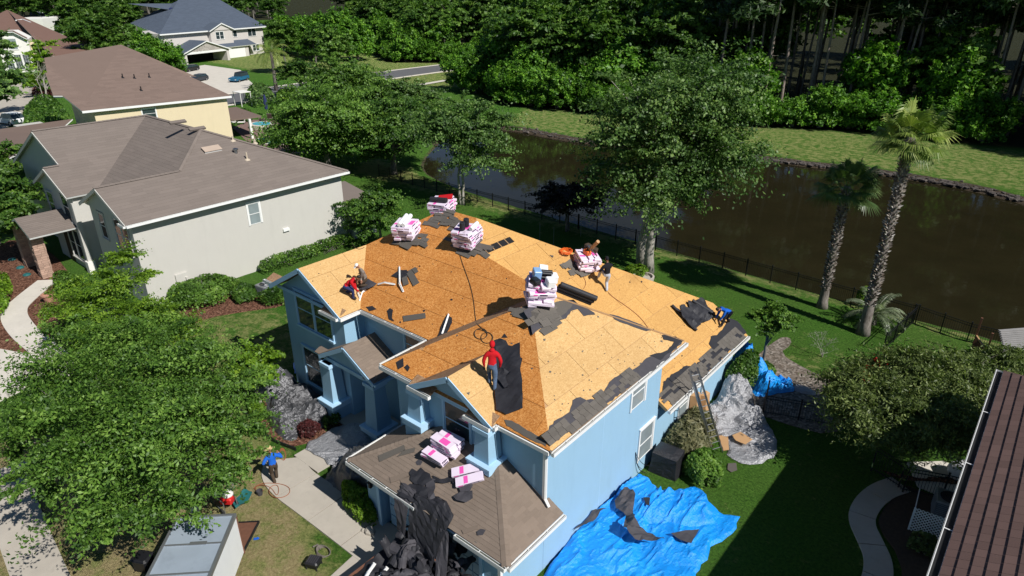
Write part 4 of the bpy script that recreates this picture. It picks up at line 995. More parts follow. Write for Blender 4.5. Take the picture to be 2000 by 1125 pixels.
# old shingle patch, felt below the stack on the block's peak
scrap('felt_strip', Bp, [(1040, 655), (1034, 628), (1022, 607), (1045, 598), (1100, 588), (1120, 586), (1130, 596), (1160, 611), (1162, 615), (1140, 618), (1128, 604), (1115, 608), (1106, 622), (1075, 632), (1055, 642)], M_FELTG, BH, h=.022, jag=.03, seed=11)
scrap('felt_strip', Bp, [(1190, 614), (1208, 618), (1250, 634), (1272, 645), (1262, 647), (1240, 640), (1218, 632), (1200, 624)], M_FELTG, BH, h=.022, jag=.02, seed=12)
scrap('felt_strip', Fp, [(1036, 655), (1030, 630), (1015, 604), (1022, 600), (1038, 610), (1042, 650)], M_FELT, BH, h=.022, jag=.02, seed=13)
scrap('shingle_patch', Bp, [(1040, 620), (1055, 634), (1066, 640), (1078, 626), (1092, 622), (1105, 612), (1118, 596), (1100, 588), (1045, 600)], M_SH_DARK, BH, h=.036, jag=.03, seed=14)
scrap('shingle_patch', Fp, [(1012, 602), (1024, 612), (1028, 626), (1040, 630), (1039, 606), (1030, 598)], M_SH_DARK, BH, h=.036, jag=.02, seed=15)
# ridge and valley boards
for a, b in (((-14, 18.8, 8.10), (-9.95, 22.86, 5.73)),):
    m = MB(); m.beam(Vector(a), Vector(b), .10, .05); m.build('hip_board', M_WOOD, BH)
# small holes, nail litter on the boards
def litter(pl, n, seed, mat, sz=(.012, .04), name='litter', reg=None):
    rg = random.Random(seed); m = MB(); us = [a for a, b in pl.uv]; vs = [b for a, b in pl.uv]; c = 0
    while c < n:
        a = rg.uniform(min(us), max(us)); b = rg.uniform(min(vs), max(vs))
        if not inpoly(np.array([a]), np.array([b]), pl.uv)[0]: continue
        s = rg.uniform(*sz)*(1 if rg.random() < .85 else 2.2); k = rg.randint(3, 5); t0 = rg.random()*6.28
        m.slab([pl.at(a+cos(t0+j*6.28/k)*s*rg.uniform(.5, 1.3), b+sin(t0+j*6.28/k)*s*rg.uniform(.4, 1.), .012+.01*rg.random()) for j in range(k)], .008, n=pl.n, tint=rg.random()); c += 1
    return m.build(name, mat, BH, kind='stuff')
for q, (k, n) in enumerate((('main_front', 60), ('block_right', 90), ('yellow', 70), ('block_front', 30), ('tower_right', 14), ('gable_right', 6))): litter(PLN[k], n, q+40, M_SH_DARK if q % 2 else M_FELT)
litter(GP['front'], 40, 77, M_SH_DARK)
# ------------------------------------------------------------------ the other houses
def simple_house(name, loc, label, planes, walls, wmat, rmat, trim=None, w=.9, h=.3, fas=(), th=.12):
    r = empty(name, loc, label, 'house')
    for q in planes.values(): m = MB(); m.slab([p-q.n*.004 for p in q.poly], th, n=q.n, side=1); m.build('roof_deck', [rmat, trim or M_WHITE], r)
    shingle_roof('roof_shingles', list(planes.values()), rmat, r, w, h, tilt=.007)
    for lo, hi in walls: m = MB(); m.box(lo, hi); m.build('wall', wmat, r)
    for a, b in fas: fascia(r, a, b, .2, .04, trim or M_WHITE, drop=0)
    return r
def ridgecap(parent, a, b, mat, w=.16):
    a = Vector(a); b = Vector(b); n = max(2, int((b-a).length/.3)); m = MB(); d = (b-a).normalized(); s = d.cross(Vector((0, 0, 1))).normalized()*w
    for i in range(n):
        p = a.lerp(b, i/n); q = a.lerp(b, (i+1.1)/n); t = random.random()
        for sg in (-1, 1): m.add([p+Vector((0, 0, .05)), p+s*sg-Vector((0, 0, .02)), q+s*sg-Vector((0, 0, .035)), q+Vector((0, 0, .035))], [(0, 1, 2, 3)], 0, t)
    return m.build('ridge_cap', mat, parent, kind='stuff')
# --- beige house next door: main hip plus three front gables
k1 = .455; EX = -42.2
zx = lambda x: 5.75+k1*(EX-x)
ZR = zx(-49.6); zl = lambda x: 5.75+k1*(-51.2-x); XL = -58.6
N1 = {'right': Plane([(EX, 14.1, 5.75), (EX, 30.6, 5.75), (-49.6, 23.2, ZR), (-45.85, 19.45, zx(-45.85)), (-45.85, 14.1, zx(-45.85))], (0, 1, 0)),
 'front': Plane([(-45.85, 19.45, zx(-45.85)), (-49.6, 23.2, ZR), (XL, 23.2, ZR), (-51.2, 15.8, 5.75), (-49.5, 15.8, 5.75)], (1, 0, 0)),
 'small_left': Plane([(-45.85, 14.1, zx(-45.85)), (-45.85, 19.45, zx(-45.85)), (-49.5, 15.8, 5.75), (-49.5, 14.1, 5.75)], (0, 1, 0)),
 'left_right': Plane([(-51.2, 15.8, 5.75), (XL, 23.2, zl(XL)), (XL, 15.0, zl(XL)), (-54.6, 15.0, zl(-54.6)), (-54.5, 13.95, zl(-54.5)), (-51.2, 13.95, 5.75)], (0, 1, 0)),
 'left_left': Plane([(XL, 15.0, zl(XL)), (XL, 23.2, zl(XL)), (-66, 30.6, 5.75), (-66, 15.0, 5.75)], (0, 1, 0)),
 'mid_left': Plane([(-54.5, 13.95, zl(-54.5)), (-54.5, 16.0, zl(-54.5)), (-57.8, 16.0, 5.75), (-57.8, 13.95, 5.75)], (0, 1, 0)),
 'back': Plane([(EX, 30.6, 5.75), (-49.6, 23.2, ZR), (XL, 23.2, ZR), (-66, 30.6, 5.75)], (1, 0, 0))}
H1 = simple_house('neighbour_house', (-52, 22, 0), 'beige stucco two-storey house with taupe shingle roof and several pointed front gables', N1,
    [((-65.4, 15.4, -.05), (-51.6, 30.2, 5.70)), ((-51.6, 16.2, -.05), (-42.7, 30.19, 5.69)), ((-49.1, 14.55, -.05), (-42.7, 16.2, 5.69)), ((-57.4, 14.35, -.05), (-51.6, 15.4, 5.68))], M_BEIGE, M_SH_BEIGE, h=.30, w=1.0)
for a, b in (((EX, 14.1, 5.75), (EX, 30.6, 5.75)), ((EX-.02, 14.08, 5.75), (-43.1, 14.08, 5.75))): gutter(H1, a, b, (1, 0, 0) if a[0] == b[0] else (0, -1, 0), muck=False)
for a in ((-45.85, 14.08, 7.38, 3.6, 1.64), (-54.5, 13.93, 7.2, 3.25, 1.48), (-58.6, 14.98, 9.05, 7.3, 3.32)):
    x, y, z, hw, dz = a
    vwall(H1, [(x-hw+.3, z-dz-.05), (x+hw-.3, z-dz-.05), (x, z-.12)], 'y', y+.25, .2, M_BEIGE, 'gable_wall')
    for s in (-1, 1): m = MB(); m.beam((x, y, z-.1), (x+s*hw, y, z-dz-.1), .05, .2); m.build('rake_board', M_BEIGE, H1)
m = MB(); m.box((-51.75, 14.2, -.05), (-51.45, 14.5, 5.2)); m.build('buttress', M_BEIGE, H1)
m = MB(); m.box((-51.85, 14.1, 0), (-51.3, 14.6, .9)); m.build('plinth', M_CREAM, H1)
window(H1, (-42.70, 22.2, 3.5), (0, 1, 0), .85, 1.5, (1, 0, 0), 1, trim=.12, tm=M_WHITE, gm=M_GLASSB, sill=False)
for x, z, w_, h_, n, y in ((-45.4, 3.4, 2.0, 2.1, 2, 14.55), (-47.9, 3.6, .9, 1.7, 1, 14.55), (-53.9, 3.6, 1.2, 2.0, 1, 14.35), (-54.6, .6, 2.2, 2.3, 2, 14.35), (-56.9, 3.4, 1.2, 1.7, 1, 14.35)):
    window(H1, (x, y, z), (1, 0, 0), w_, h_, (0, -1, 0), n, tm=M_BEIGE, sm=M_WHITE)
# stone-faced entry porch
E1 = {'a': Plane([(-52.2, 11.4, 3.3), (-52.2, 14.35, 3.3), (-54.5, 14.35, 4.2), (-54.5, 11.4, 4.2)], (0, 1, 0)), 'b': Plane([(-54.5, 11.4, 4.2), (-54.5, 14.35, 4.2), (-57.2, 14.35, 3.3), (-57.2, 11.4, 3.3)], (0, 1, 0))}
for q in E1.values(): m = MB(); m.slab([p-q.n*.004 for p in q.poly], .12, n=q.n); m.build('porch_roof_deck', M_WHITE, H1)
shingle_roof('porch_shingles', list(E1.values()), M_SH_BEIGE, H1, .8, .2)
for cx in (-53.3, -56.5):
    rg = random.Random(3); b = MB(); b.box((cx-.32, 11.63, 0), (cx+.32, 12.27, 3.2)); pier = b.build('porch_pier', M_SOIL, H1)
    z = 0; b = MB()
    while z < 3.15:
        hh = rg.uniform(.12, .2)
        for ax in range(4):
            u = -.36
            while u < .34:
                w_ = rg.uniform(.2, .4); u1 = min(.36, u+w_); d = .36+rg.uniform(-.01, .03)
                if ax == 0: b.box((cx+u, 11.95-d, z), (cx+u1-.015, 11.95-.3, z+hh-.015), 0, rg.random())
                elif ax == 1: b.box((cx+u, 11.95+.3, z), (cx+u1-.015, 11.95+d, z+hh-.015), 0, rg.random())
                elif ax == 2: b.box((cx-d, 11.95+u, z), (cx-.3, 11.95+u1-.015, z+hh-.015), 0, rg.random())
                else: b.box((cx+.3, 11.95+u, z), (cx+d, 11.95+u1-.015, z+hh-.015), 0, rg.random())
                u = u1
        z += hh
    b.build('stone_facing', shingle_mat('ledge_stone', rgb(168, 140, 124), .35, .2) if 'ledge_stone' not in MATS else MATS['ledge_stone'], pier, kind='stuff')
m = MB(); m.box((-55.6, 14.3, .05), (-54.7, 14.35, 2.3)); m.build('front_door', M_BROWNC, H1)
# vents, patch and pipes on the roof
NR = N1['right']
def on_roof(pl, px, py, fn, name, mat, parent, **kw):
    c = pl.on(px, py); R = Matrix((pl.u, pl.v, pl.n)).transposed(); m = MB(); fn(m, c, R, pl); return m.build(name, mat, parent, **kw)
def ridge_vent(m, c, R, pl): m.obox(c+pl.n*.09, (1.25, .55, .12), R, 0); m.obox(c+pl.n*.16-pl.v*.02, (1.3, .6, .03), R, 1); m.obox(c+pl.n*.05-pl.v*.27, (1.28, .05, .12), R, 2)
on_roof(NR, 413, 293, ridge_vent, 'ridge_vent', [M_SH_BEIGE, plain('pale_vent', (.42, .33, .26, 1), .8), M_WHITE], H1)
for q in ((347, 237), (385, 250)):
    on_roof(NR, q[0], q[1]+3, lambda m, c, R, pl: (m.obox(c+pl.n*.08, (1.2, .3, .12), R, 0)), 'ridge_vent', M_SH_BEIGE, H1)
def pipe(m, c, R, pl, h=.45, r=.06): m.tube([c, c+Vector((0, 0, h))], r, 8); m.lathe(c-Vector((0, 0, .05)), [(.22, 0), (.2, .06), (.07, .14)], 8)
for q, h in (((483, 312), .55), ((455, 275), .35), ((498, 280), .35)): on_roof(NR, *q, lambda m, c, R, pl: pipe(m, c, R, pl, h), 'vent_pipe', plain('pipe_tan', (.5, .42, .32, 1), .6), H1)
on_roof(NR, 461, 299, lambda m, c, R, pl: (m.lathe(c, [(.12, 0), (.12, .22), (.2, .23), (.2, .32), (.05, .38)], 10)), 'turbine_vent', M_METAL, H1)
m = MB(); m.box((-42.70, 24.6, 2.35), (-42.55, 25.1, 2.55)); m.build('wall_vent', M_WHITE, H1)
m = MB(); m.box((-42.70, 16.4, .9), (-42.57, 17.2, 1.6)); m.box((-42.65, 17.0, 1.1), (-42.45, 17.15, 1.3)); m.build('meter_box', M_BEIGE, H1)
m = MB(); m.box((-43.8, 30.2, -.05), (-43.4, 32.2, 2.6)); m.box((-46.5, 30.3, 2.6), (-42.4, 33.2, 2.8)); m.build('lanai', M_BEIGE, H1)
for y in (30.7, 32.7): m = MB(); m.box((-43.0, y, 0), (-42.6, y+.4, 2.6)); m.build('lanai_post', M_BEIGE, H1)
m = MB(); q = Plane([(-42.3, 30.3, 2.85), (-42.3, 33.3, 2.85), (-46.6, 33.3, 3.6), (-46.6, 30.3, 3.6)], (0, 1, 0)); m.slab(q.poly, .1, n=q.n, side=1); m.build('lanai_roof', [M_SH_BEIGE, M_WHITE], H1)
for a, b in (((EX, 30.6, 5.8), (-49.6, 23.2, ZR+.05)), ((XL, 15.0, ZR+.03), (XL, 23.2, ZR+.03)), ((XL, 23.2, ZR+.03), (-49.6, 23.2, ZR+.03)), ((-49.6, 23.2, ZR+.04), (-45.85, 19.45, zx(-45.85)+.04)), ((-54.5, 13.95, zl(-54.5)+.03), (-54.5, 14.9, zl(-54.5)+.03)), ((-45.85, 14.05, zx(-45.85)+.03), (-45.85, 19.4, zx(-45.85)+.03))): ridgecap(H1, a, b, M_SH_BEIGE)
# --- brown-roofed cream house beyond
x1, x0, y0, y1 = -83.6, -104, 27.5, 44.1; k2 = .46
def V3(px, py, z): return tuple(P(px, py, z))
EZ = 5.8
A = P(160, 217, EZ); B = P(452, 187, EZ); AP = P(236, 87, 11.2)
N2 = {}
u2 = (B-A).normalized()
N2['right'] = Plane([A, B, P(262, 97, 9.7), AP, P(140, 207, 6.9)], u2)
bk = P(237, 87, 9.9)
A2 = P(103, 186, EZ+.1); A3 = P(88, 113, 9.3)
N2['front'] = Plane([A, P(122, 187, 6.5), A2, A3, AP, P(140, 207, 6.9)], (1, 0, 0)) if False else Plane([A, AP, P(60, 128, 8.0), A2], (0, 1, 0))
A4 = P(86, 113, 10.4); nl = (AP-A).cross(A4-A); N2 = {'right': Plane([A, B, AP], u2), 'left': Plane([A, AP, A4, PL(92, 142, A, nl), PL(88, 142, A, nl), PL(104, 187, A, nl), PL(122, 187, A, nl)], (0, 1, 0)), 'back': Plane([B, AP, B+Vector((-18, 4, 0))], (1, 0, 0)), 'b2': Plane([AP, A4, B+Vector((-18, 4, 0))], (0, 1, 0))}
H2 = simple_house('cream_house', (-92, 38, 0), 'cream yellow house with big brown hip roof, second roof behind the taupe one', N2, [], M_YELLOW, M_SH_BROWN, h=.4, w=1.1)
perp = Vector((-u2.y, u2.x, 0)); ins = perp*.5
a = A+ins+u2*1.2; b = B+ins-u2*.5; d = a+perp*14; c = b+perp*14
m = MB(); m.prism([(a.x, a.y), (b.x, b.y), (c.x, c.y), (d.x, d.y)], -.05, 5.72); m.build('wall', M_YELLOW, H2)
fascia(H2, A, B, .25, .06, M_WHITE, drop=0)
fascia(H2, P(104, 187, 6.05), P(121, 187, 6.05), .25, .06, M_WHITE, drop=0)
w0 = a.lerp(b, .33); w0.z = 0; window(H2, tuple(w0+Vector((0, 0, 4.1))-perp*.0), u2, 1.5, 1.1, -perp, 1, tm=M_WHITE, sill=False)
for q in ((240, 152), (263, 153), (292, 151), (276, 177)): on_roof(N2['right'], *q, lambda m, c, R, pl: pipe(m, c, R, pl, .5, .07), 'vent_pipe', M_BLACK, H2)
m = MB(); e0 = b+u2*.1; m.prism([(e0.x, e0.y), (e0.x+u2.x*4, e0.y+u2.y*4), (e0.x+u2.x*4+perp.x*9, e0.y+u2.y*4+perp.y*9), (e0.x+perp.x*9, e0.y+perp.y*9)], 2.6, 2.8); m.build('lanai_roof', M_SH_BROWN, H2)
m = MB(); q = e0+u2*2.3-perp*.1; m.box((q.x-.15, q.y-.15, 0), (q.x+.15, q.y+.15, 2.6)); m.build('lanai_post', M_CREAM, H2)
# low brown roof between the two
LR = {'a': Plane([P(-30, 256, 2.9), P(0, 318, 2.9), P(108, 262, 3.5), P(142, 232, 4.5)], (1, .2, 0))}
H3 = simple_house('low_roofed_wing', tuple(P(60, 300, 0)), 'low brown shingle roof at the left edge behind the taupe gables', LR, [], M_BEIGE, M_SH_BROWN, h=.35)
q = P(70, 285, 0); m = MB(); m.box((q.x-3, q.y-1, -.05), (q.x+3, q.y+2, 2.4)); m.build('wall', M_BEIGE, H3)
# --- white house with red-brown roof, far left
def flat(pts, z): return [tuple(P(a, b, z)) for a, b in pts]
RX = {}
a0 = P(0, 72, 7.4); ap = P(15, 19, 11)
RX['front'] = Plane([P(-60, 110, 6.0), P(15, 19, 10.5), P(122, 70, 6.6), P(70, 50, 8.2), P(-10, 62, 7.6)], (0, 1, 0)) if False else Plane([P(-70, 60, 6.5), P(14, 19, 10.5), P(125, 72, 6.2)], (0, 1, 0))
RX['right'] = Plane([P(14, 19, 10.5), P(196, 101, 5.6), P(100, 110, 5.6)], (0, 1, 0))
H4 = simple_house('white_house', tuple(P(60, 140, 0)), 'white stucco house with red-brown roof and arched front windows at the far left', RX, [], M_CREAM, M_SH_RED, h=.5, w=1.2)
# its white gabled front bay, standing on the ground
g0 = P(12, 143, 0); g1 = P(72, 140, 0); dv = (g1-g0).normalized(); nv = Vector((-dv.y, dv.x, 0)); Lw = (g1-g0).length
prof = [(0, -.05), (Lw, -.05), (Lw, 7.0), (Lw*.62, 8.6), (Lw*.3, 8.6), (0, 7.0)]
m = MB(); v = [g0+dv*a+Vector((0, 0, z)) for a, z in prof]; v += [p+nv*9 for p in v]; m.add(v, [tuple(range(6)), tuple(range(11, 5, -1))]+[(i, i+6, (i+1) % 6+6, (i+1) % 6) for i in range(6)]); m.build('bay', M_CREAM, H4)
for i in (2, 3, 4):
    a = g0+dv*prof[i][0]-nv*.3+Vector((0, 0, prof[i][1]+.1)); b = g0+dv*prof[(i+1) % 6][0]-nv*.3+Vector((0, 0, prof[(i+1) % 6][1]+.1)); m = MB(); m.beam(a, b, .9, .28); m.build('bay_rake', M_WHITE, H4)
    m = MB(); m.beam(a+Vector((0, 0, .18)), b+Vector((0, 0, .18)), 1.1, .12); m.build('bay_roof', M_SH_RED, H4)
window(H4, tuple(g0+dv*(Lw*.36)+Vector((0, 0, 5.0))), dv, 1.5, 2.2, -nv, 1, tm=M_WHITE, gm=M_GLASSB)
for i in range(3): window(H4, tuple(g0+dv*(Lw*(.12+.28*i))+Vector((0, 0, .7))), dv, 1.35, 3.1, -nv, 1, tm=M_WHITE, sm=M_WHITE, grid=(3, 5))
q0 = P(72, 140, 0)+nv*1.5; m = MB(); m.prism([(q0.x, q0.y), (q0.x+dv.x*13, q0.y+dv.y*13), (q0.x+dv.x*13+nv.x*10, q0.y+dv.y*13+nv.y*10), (q0.x+nv.x*10, q0.y+nv.y*10)], -.05, 6.1); m.build('wall', M_YELLOW, H4)
for a, b in ((P(44, 38, 9.0), P(30, 40, 8.8)), (P(44, 38, 9.0), P(122, 69, 6.6))): m = MB(); m.beam(a, b, .3, .3); m.build('rake_board', M_WHITE, H4)
# --- grey-roofed white house behind it
s0 = P(50, 10, 9); 
RY = {'a': Plane([P(55, -25, 9.8), P(132, -25, 9.8), P(133, 28, 6.2), P(82, 33, 6.2), P(58, 20, 7.2)], (0, 1, 0)), 'b': Plane([P(86, 38, 4.2), P(133, 60, 3.3), P(120, 44, 3.9)], (0, 1, 0))}
H5 = simple_house('slate_roofed_house', tuple(P(100, 60, 0)), 'white house with slate grey roof standing behind the red-brown roof', RY, [], M_CREAM, M_SH_SLATE, h=.6, w=1.3)
q0 = P(84, 36, 6.1); q1 = P(150, 30, 6.1); dd = (q1-q0).normalized(); pp = Vector((-dd.y, dd.x, 0)); q0 = q0+pp*.5
m = MB(); m.prism([(q0.x, q0.y), (q0.x+dd.x*14, q0.y+dd.y*14), (q0.x+dd.x*14+pp.x*12, q0.y+dd.y*14+pp.y*12), (q0.x+pp.x*12, q0.y+pp.y*12)], -.05, 6.0); m.build('wall', M_CREAM, H5)
fascia(H5, P(82, 34, 6.2), P(133, 29, 6.2), .35, .08, M_WHITE, drop=0)
# --- grey two-storey house with garage at the far kerb
HX = {}
EH = 7.2; UZ = EH-6; e0 = P(255, 45, EH); e1 = P(312, 67, EH); e3 = P(520, 51, EH); r0 = P(348, 1, 13.2); r1 = P(408, -4, 13.4)
HX['front'] = Plane([e1, e3, r1, r0], (e3-e1).normalized()); HX['left'] = Plane([e0, e1, r0], (e1-e0).normalized())
wb_ = (e3-e1).normalized(); wp = Vector((-wb_.y, wb_.x, 0))
HX['back'] = Plane([e3, r1, r0, e0, e3+wp*17], wb_)
H6 = simple_house('far_grey_house', tuple(P(410, 130, 0)), 'pale grey two-storey house with blue-grey hip roof and double garage across the street', HX, [], M_GREYW, M_SH_SLATE, h=.5, w=1.2)
fascia(H6, e1, e3, .3, .08, M_WHITE, drop=0); fascia(H6, e0, e1, .3, .08, M_WHITE, drop=0)
w0 = e1+wp*.9+wb_*.9; w1 = e3+wp*.9-wb_*.7; w0.z = w1.z = 0
def wpr(o, L, D, z0, z1, mat, nm='wall', par=None):
    m = MB(); o = Vector((o[0], o[1], 0)); m.prism([tuple((o)[:2]), tuple((o+wb_*L)[:2]), tuple((o+wb_*L+wp*D)[:2]), tuple((o+wp*D)[:2])], z0, z1); return m.build(nm, mat, par or H6)
LL = (w1-w0).length
wpr(w0, LL, 14, -.05, 5.95+UZ, M_GREYW)
def fx(px, py, z): return (P(px, py, z)-w0).dot(wb_)/LL*LL
wpr(w0+wb_*(LL*.42)-wp*1.0, LL*.22, 1.2, -.05, 6.0+UZ, M_GREYW)  # upper bay
gx = LL*.53
G6 = {'l': Plane([w0+wb_*(LL*.40)-wp*1.6+Vector((0, 0, 5.9+UZ)), w0+wb_*gx-wp*1.6+Vector((0, 0, 7.7+UZ)), w0+wb_*gx+wp*2.4+Vector((0, 0, 7.7+UZ)), w0+wb_*(LL*.40)+wp*2.4+Vector((0, 0, 5.9+UZ))], wp),
      'r': Plane([w0+wb_*(LL*.66)-wp*1.6+Vector((0, 0, 5.9+UZ)), w0+wb_*gx-wp*1.6+Vector((0, 0, 7.7+UZ)), w0+wb_*gx+wp*2.4+Vector((0, 0, 7.7+UZ)), w0+wb_*(LL*.66)+wp*2.4+Vector((0, 0, 5.9+UZ))], wp)}
for q in G6.values(): m = MB(); m.slab(q.poly, .25, n=q.n, side=1); m.build('gable_roof', [M_SH_SLATE, M_WHITE], H6)
m = MB(); A_ = w0+wb_*(LL*.42)-wp*1.2; v = [A_+Vector((0, 0, 5.9+UZ)), A_+wb_*(LL*.22)+Vector((0, 0, 5.9+UZ)), A_+wb_*(LL*.11)+Vector((0, 0, 7.4+UZ))]; v += [p+wp*.5 for p in v]; m.add(v, [(0, 1, 2), (5, 4, 3), (0, 3, 4, 1), (1, 4, 5, 2), (2, 5, 3, 0)]); m.build('gable_wall', M_GREYW, H6)
window(H6, tuple(w0+wb_*(LL*.47)-wp*1.0+Vector((0, 0, 3.7+UZ))), wb_, 2.6, 1.8, -wp, 2, tm=M_WHITE)
window(H6, tuple(w0+wb_*(LL*.675)+Vector((0, 0, 3.9+UZ))), wb_, 1.2, 1.5, -wp, 1, tm=M_WHITE, grid=(2, 2), sm=M_BLACK)
window(H6, tuple(w0+wb_*(LL*.83)+Vector((0, 0, 3.7+UZ))), wb_, 2.9, 1.9, -wp, 2, tm=M_WHITE, grid=(2, 3), sm=M_BLACK)
window(H6, tuple(w0+wb_*(LL*.86)+Vector((0, 0, .9))), wb_, 2.4, 1.7, -wp, 2, tm=M_WHITE, sm=M_WHITE)
# garages: stone-faced gabled bay at left, lower pent roof at right
ga = P(327, 133, 0); ga = w0+wb_*(LL*.03)-wp*5.6; GL = LL*.42
wpr(ga, .8, 5.8, -.05, 2.9, M_GREYW); wpr(ga+wb_*(GL-.8), .8, 5.8, -.05, 2.9, M_GREYW); wpr(ga, GL, .35, 2.4, 2.95, M_WHITE, 'garage_lintel'); wpr(ga+wp*5, GL, .4, -.05, 2.4, M_DARK, 'garage_interior')  # near-black back paints the shade of the open garage
ap6 = ga+wb_*(GL/2)
for s in (-1, 1):
    q = Plane([ap6-wp*.5+Vector((0, 0, 5.3)), ap6+wp*6+Vector((0, 0, 5.3)), ap6+wb_*s*(GL/2+.5)+wp*6+Vector((0, 0, 2.8)), ap6+wb_*s*(GL/2+.5)-wp*.5+Vector((0, 0, 2.8))], wp); m = MB(); m.slab(q.poly, .22, n=q.n, side=1); m.build('garage_roof', [M_SH_SLATE, M_WHITE], H6)
rg = random.Random(8); b = MB(); z = 2.95
while z < 4.9:
    hw = (5.0-z)/2.3*(GL/2)*.95; u = -hw
    while u < hw:
        ww = rg.uniform(.4, .9); u1 = min(hw, u+ww); o = ap6-wp*rg.uniform(.02, .07)
        b.add([o+wb_*u+Vector((0, 0, z)), o+wb_*(u1-.03)+Vector((0, 0, z)), o+wb_*(u1-.03)+Vector((0, 0, z+.25)), o+wb_*u+Vector((0, 0, z+.25)), o+wb_*u+wp*.3+Vector((0, 0, z+.25)), o+wb_*(u1-.03)+wp*.3+Vector((0, 0, z+.25))], [(0, 1, 2, 3), (3, 2, 5, 4)], 0, rg.random()); u = u1
    z += .28
b.build('stone_facing', shingle_mat('grey_ledge_stone', rgb(172, 165, 158), .3, .2), H6, kind='stuff')
gb = w0+wb_*(LL*.455)-wp*2.0
wpr(gb, LL*.30, 2.2, -.05, 2.9, M_GREYW); wpr(gb+wb_*.9-wp*.04, LL*.30-2.4, .06, 0.0, 2.35, M_WHITE, 'garage_door'); wpr(gb+wb_*.75-wp*.06, .15, .08, 0, 2.5, M_WHITE, 'door_trim'); wpr(gb+wb_*(LL*.30-1.5)-wp*.06, .15, .08, 0, 2.5, M_WHITE, 'door_trim')
q = Plane([gb-wb_*1.0-wp*.6+Vector((0, 0, 2.9)), gb+wb_*(LL*.38)-wp*.6+Vector((0, 0, 2.9)), gb+wb_*(LL*.36)+wp*2.2+Vector((0, 0, 4.3)), gb-wb_*1.0+wp*2.2+Vector((0, 0, 4.3))], wb_); m = MB(); m.slab(q.poly, .22, n=q.n, side=1); m.build('pent_roof', [M_SH_SLATE, M_WHITE], H6)
wpr(gb+wb_*(LL*.315)+wp*1.5, 1.3, .5, 0, 2.4, M_DARK, 'entry_recess')  # black block paints the shade of the entry
# blue panels on its roof
on_roof(HX['left'], 333, 17, lambda m, c, R, pl: (m.obox(c+pl.n*.1-pl.u*1.0, (1.6, 1.0, .06), R), m.obox(c+pl.n*.1+pl.u*1.0, (1.6, 1.0, .06), R)), 'solar_panel', M_NAVY, H6)
# --- the house at the right edge: only its roof slope shows
RE, RY0, RY1, RZ = .42, 4.0, 28.6, 5.7; kr = .5
PR = {'left': Plane([(RE, RY0, RZ), (RE, RY1, RZ), (RE+5.5, RY1-5.5, RZ+kr*5.5), (RE+5.5, RY0+5, RZ+kr*5.5)], (0, 1, 0)), 'front': Plane([(RE, RY0, RZ), (RE+5.5, RY0+5, RZ+kr*5.5), (RE+13, RY0, RZ)], (1, 0, 0)),
      'back': Plane([(RE, RY1, RZ), (RE+5.5, RY1-5.5, RZ+kr*5.5), (RE+13, RY1, RZ)], (1, 0, 0)), 'right': Plane([(RE+13, RY0, RZ), (RE+13, RY1, RZ), (RE+5.5, RY1-5.5, RZ+kr*5.5), (RE+5.5, RY0+5, RZ+kr*5.5)], (0, 1, 0))}
H7 = empty('right_hand_house', (6, 16, 0), 'house at the right edge with red-taupe shingle roof and a white gutter', 'house')
for q in PR.values(): m = MB(); m.slab([p-q.n*.03 for p in q.poly], .12, n=q.n); m.build('roof_deck', M_DARK, H7)
m = MB(); m.box((1.0, 4.6, -.05), (13, 28.0, 5.6)); m.build('wall', M_BEIGE, H7)
pieces = []
rg = random.Random(21)
tiles(PR['left'], .36, .315, .01, .02, lambda q, t, p: pieces.append((q, t)), jitter=.25, tilt=.03, rng=rg, gap=.004)
pl = PR['left']
def vis(q): c = sum((v for v in q), Vector())/len(q); return (c-Vector((0, 0, CAMZ))).length
def inframe(c):
    f = Vector((-sin(YAW)*cos(TH), cos(YAW)*cos(TH), -sin(TH))); r = Vector((cos(YAW), sin(YAW), 0)); u = r.cross(f); d = c-Vector((0, 0, CAMZ)); w_ = d.dot(f)
    return w_ > 0 and abs(d.dot(r)/w_) < .79 and abs(d.dot(u)/w_) < .46
order = sorted(range(len(pieces)), key=lambda i: (0 if inframe(pieces[i][0][0]) else 1, vis(pieces[i][0])))
rest = MB()
for n_, i in enumerate(order):
    q, t = pieces[i]
    if n_ < 300: b = MB(); b.slab(q, .022, n=pl.n, tint=.03+.94*t); b.build('shingle', M_SH_RIGHT, H7)
    else: rest.slab(q, .022, n=pl.n, tint=.03+.94*t)
rest.build('shingles', M_SH_RIGHT, H7, kind='stuff')
shingle_roof('far_shingles', [PR['front'], PR['back'], PR['right']], M_SH_RIGHT, H7, .9, .3)
gutter(H7, (RE, RY0, RZ), (RE, RY1, RZ), (-1, 0, 0), w=.24, mat=M_WHITE, hang=3.2, mm=M_DARK);  # dark fill paints the shaded depth of the trough
m = MB(); m.box((RE+.02, RY0, RZ-.2), (1.0, RY1-.1, RZ-.17)); m.build('soffit', M_WHITE, H7)
# ------------------------------------------------------------------ big trees
def treeP(px, py, z=0): p = P(px, py, z); return Vector((p.x, p.y, 0))
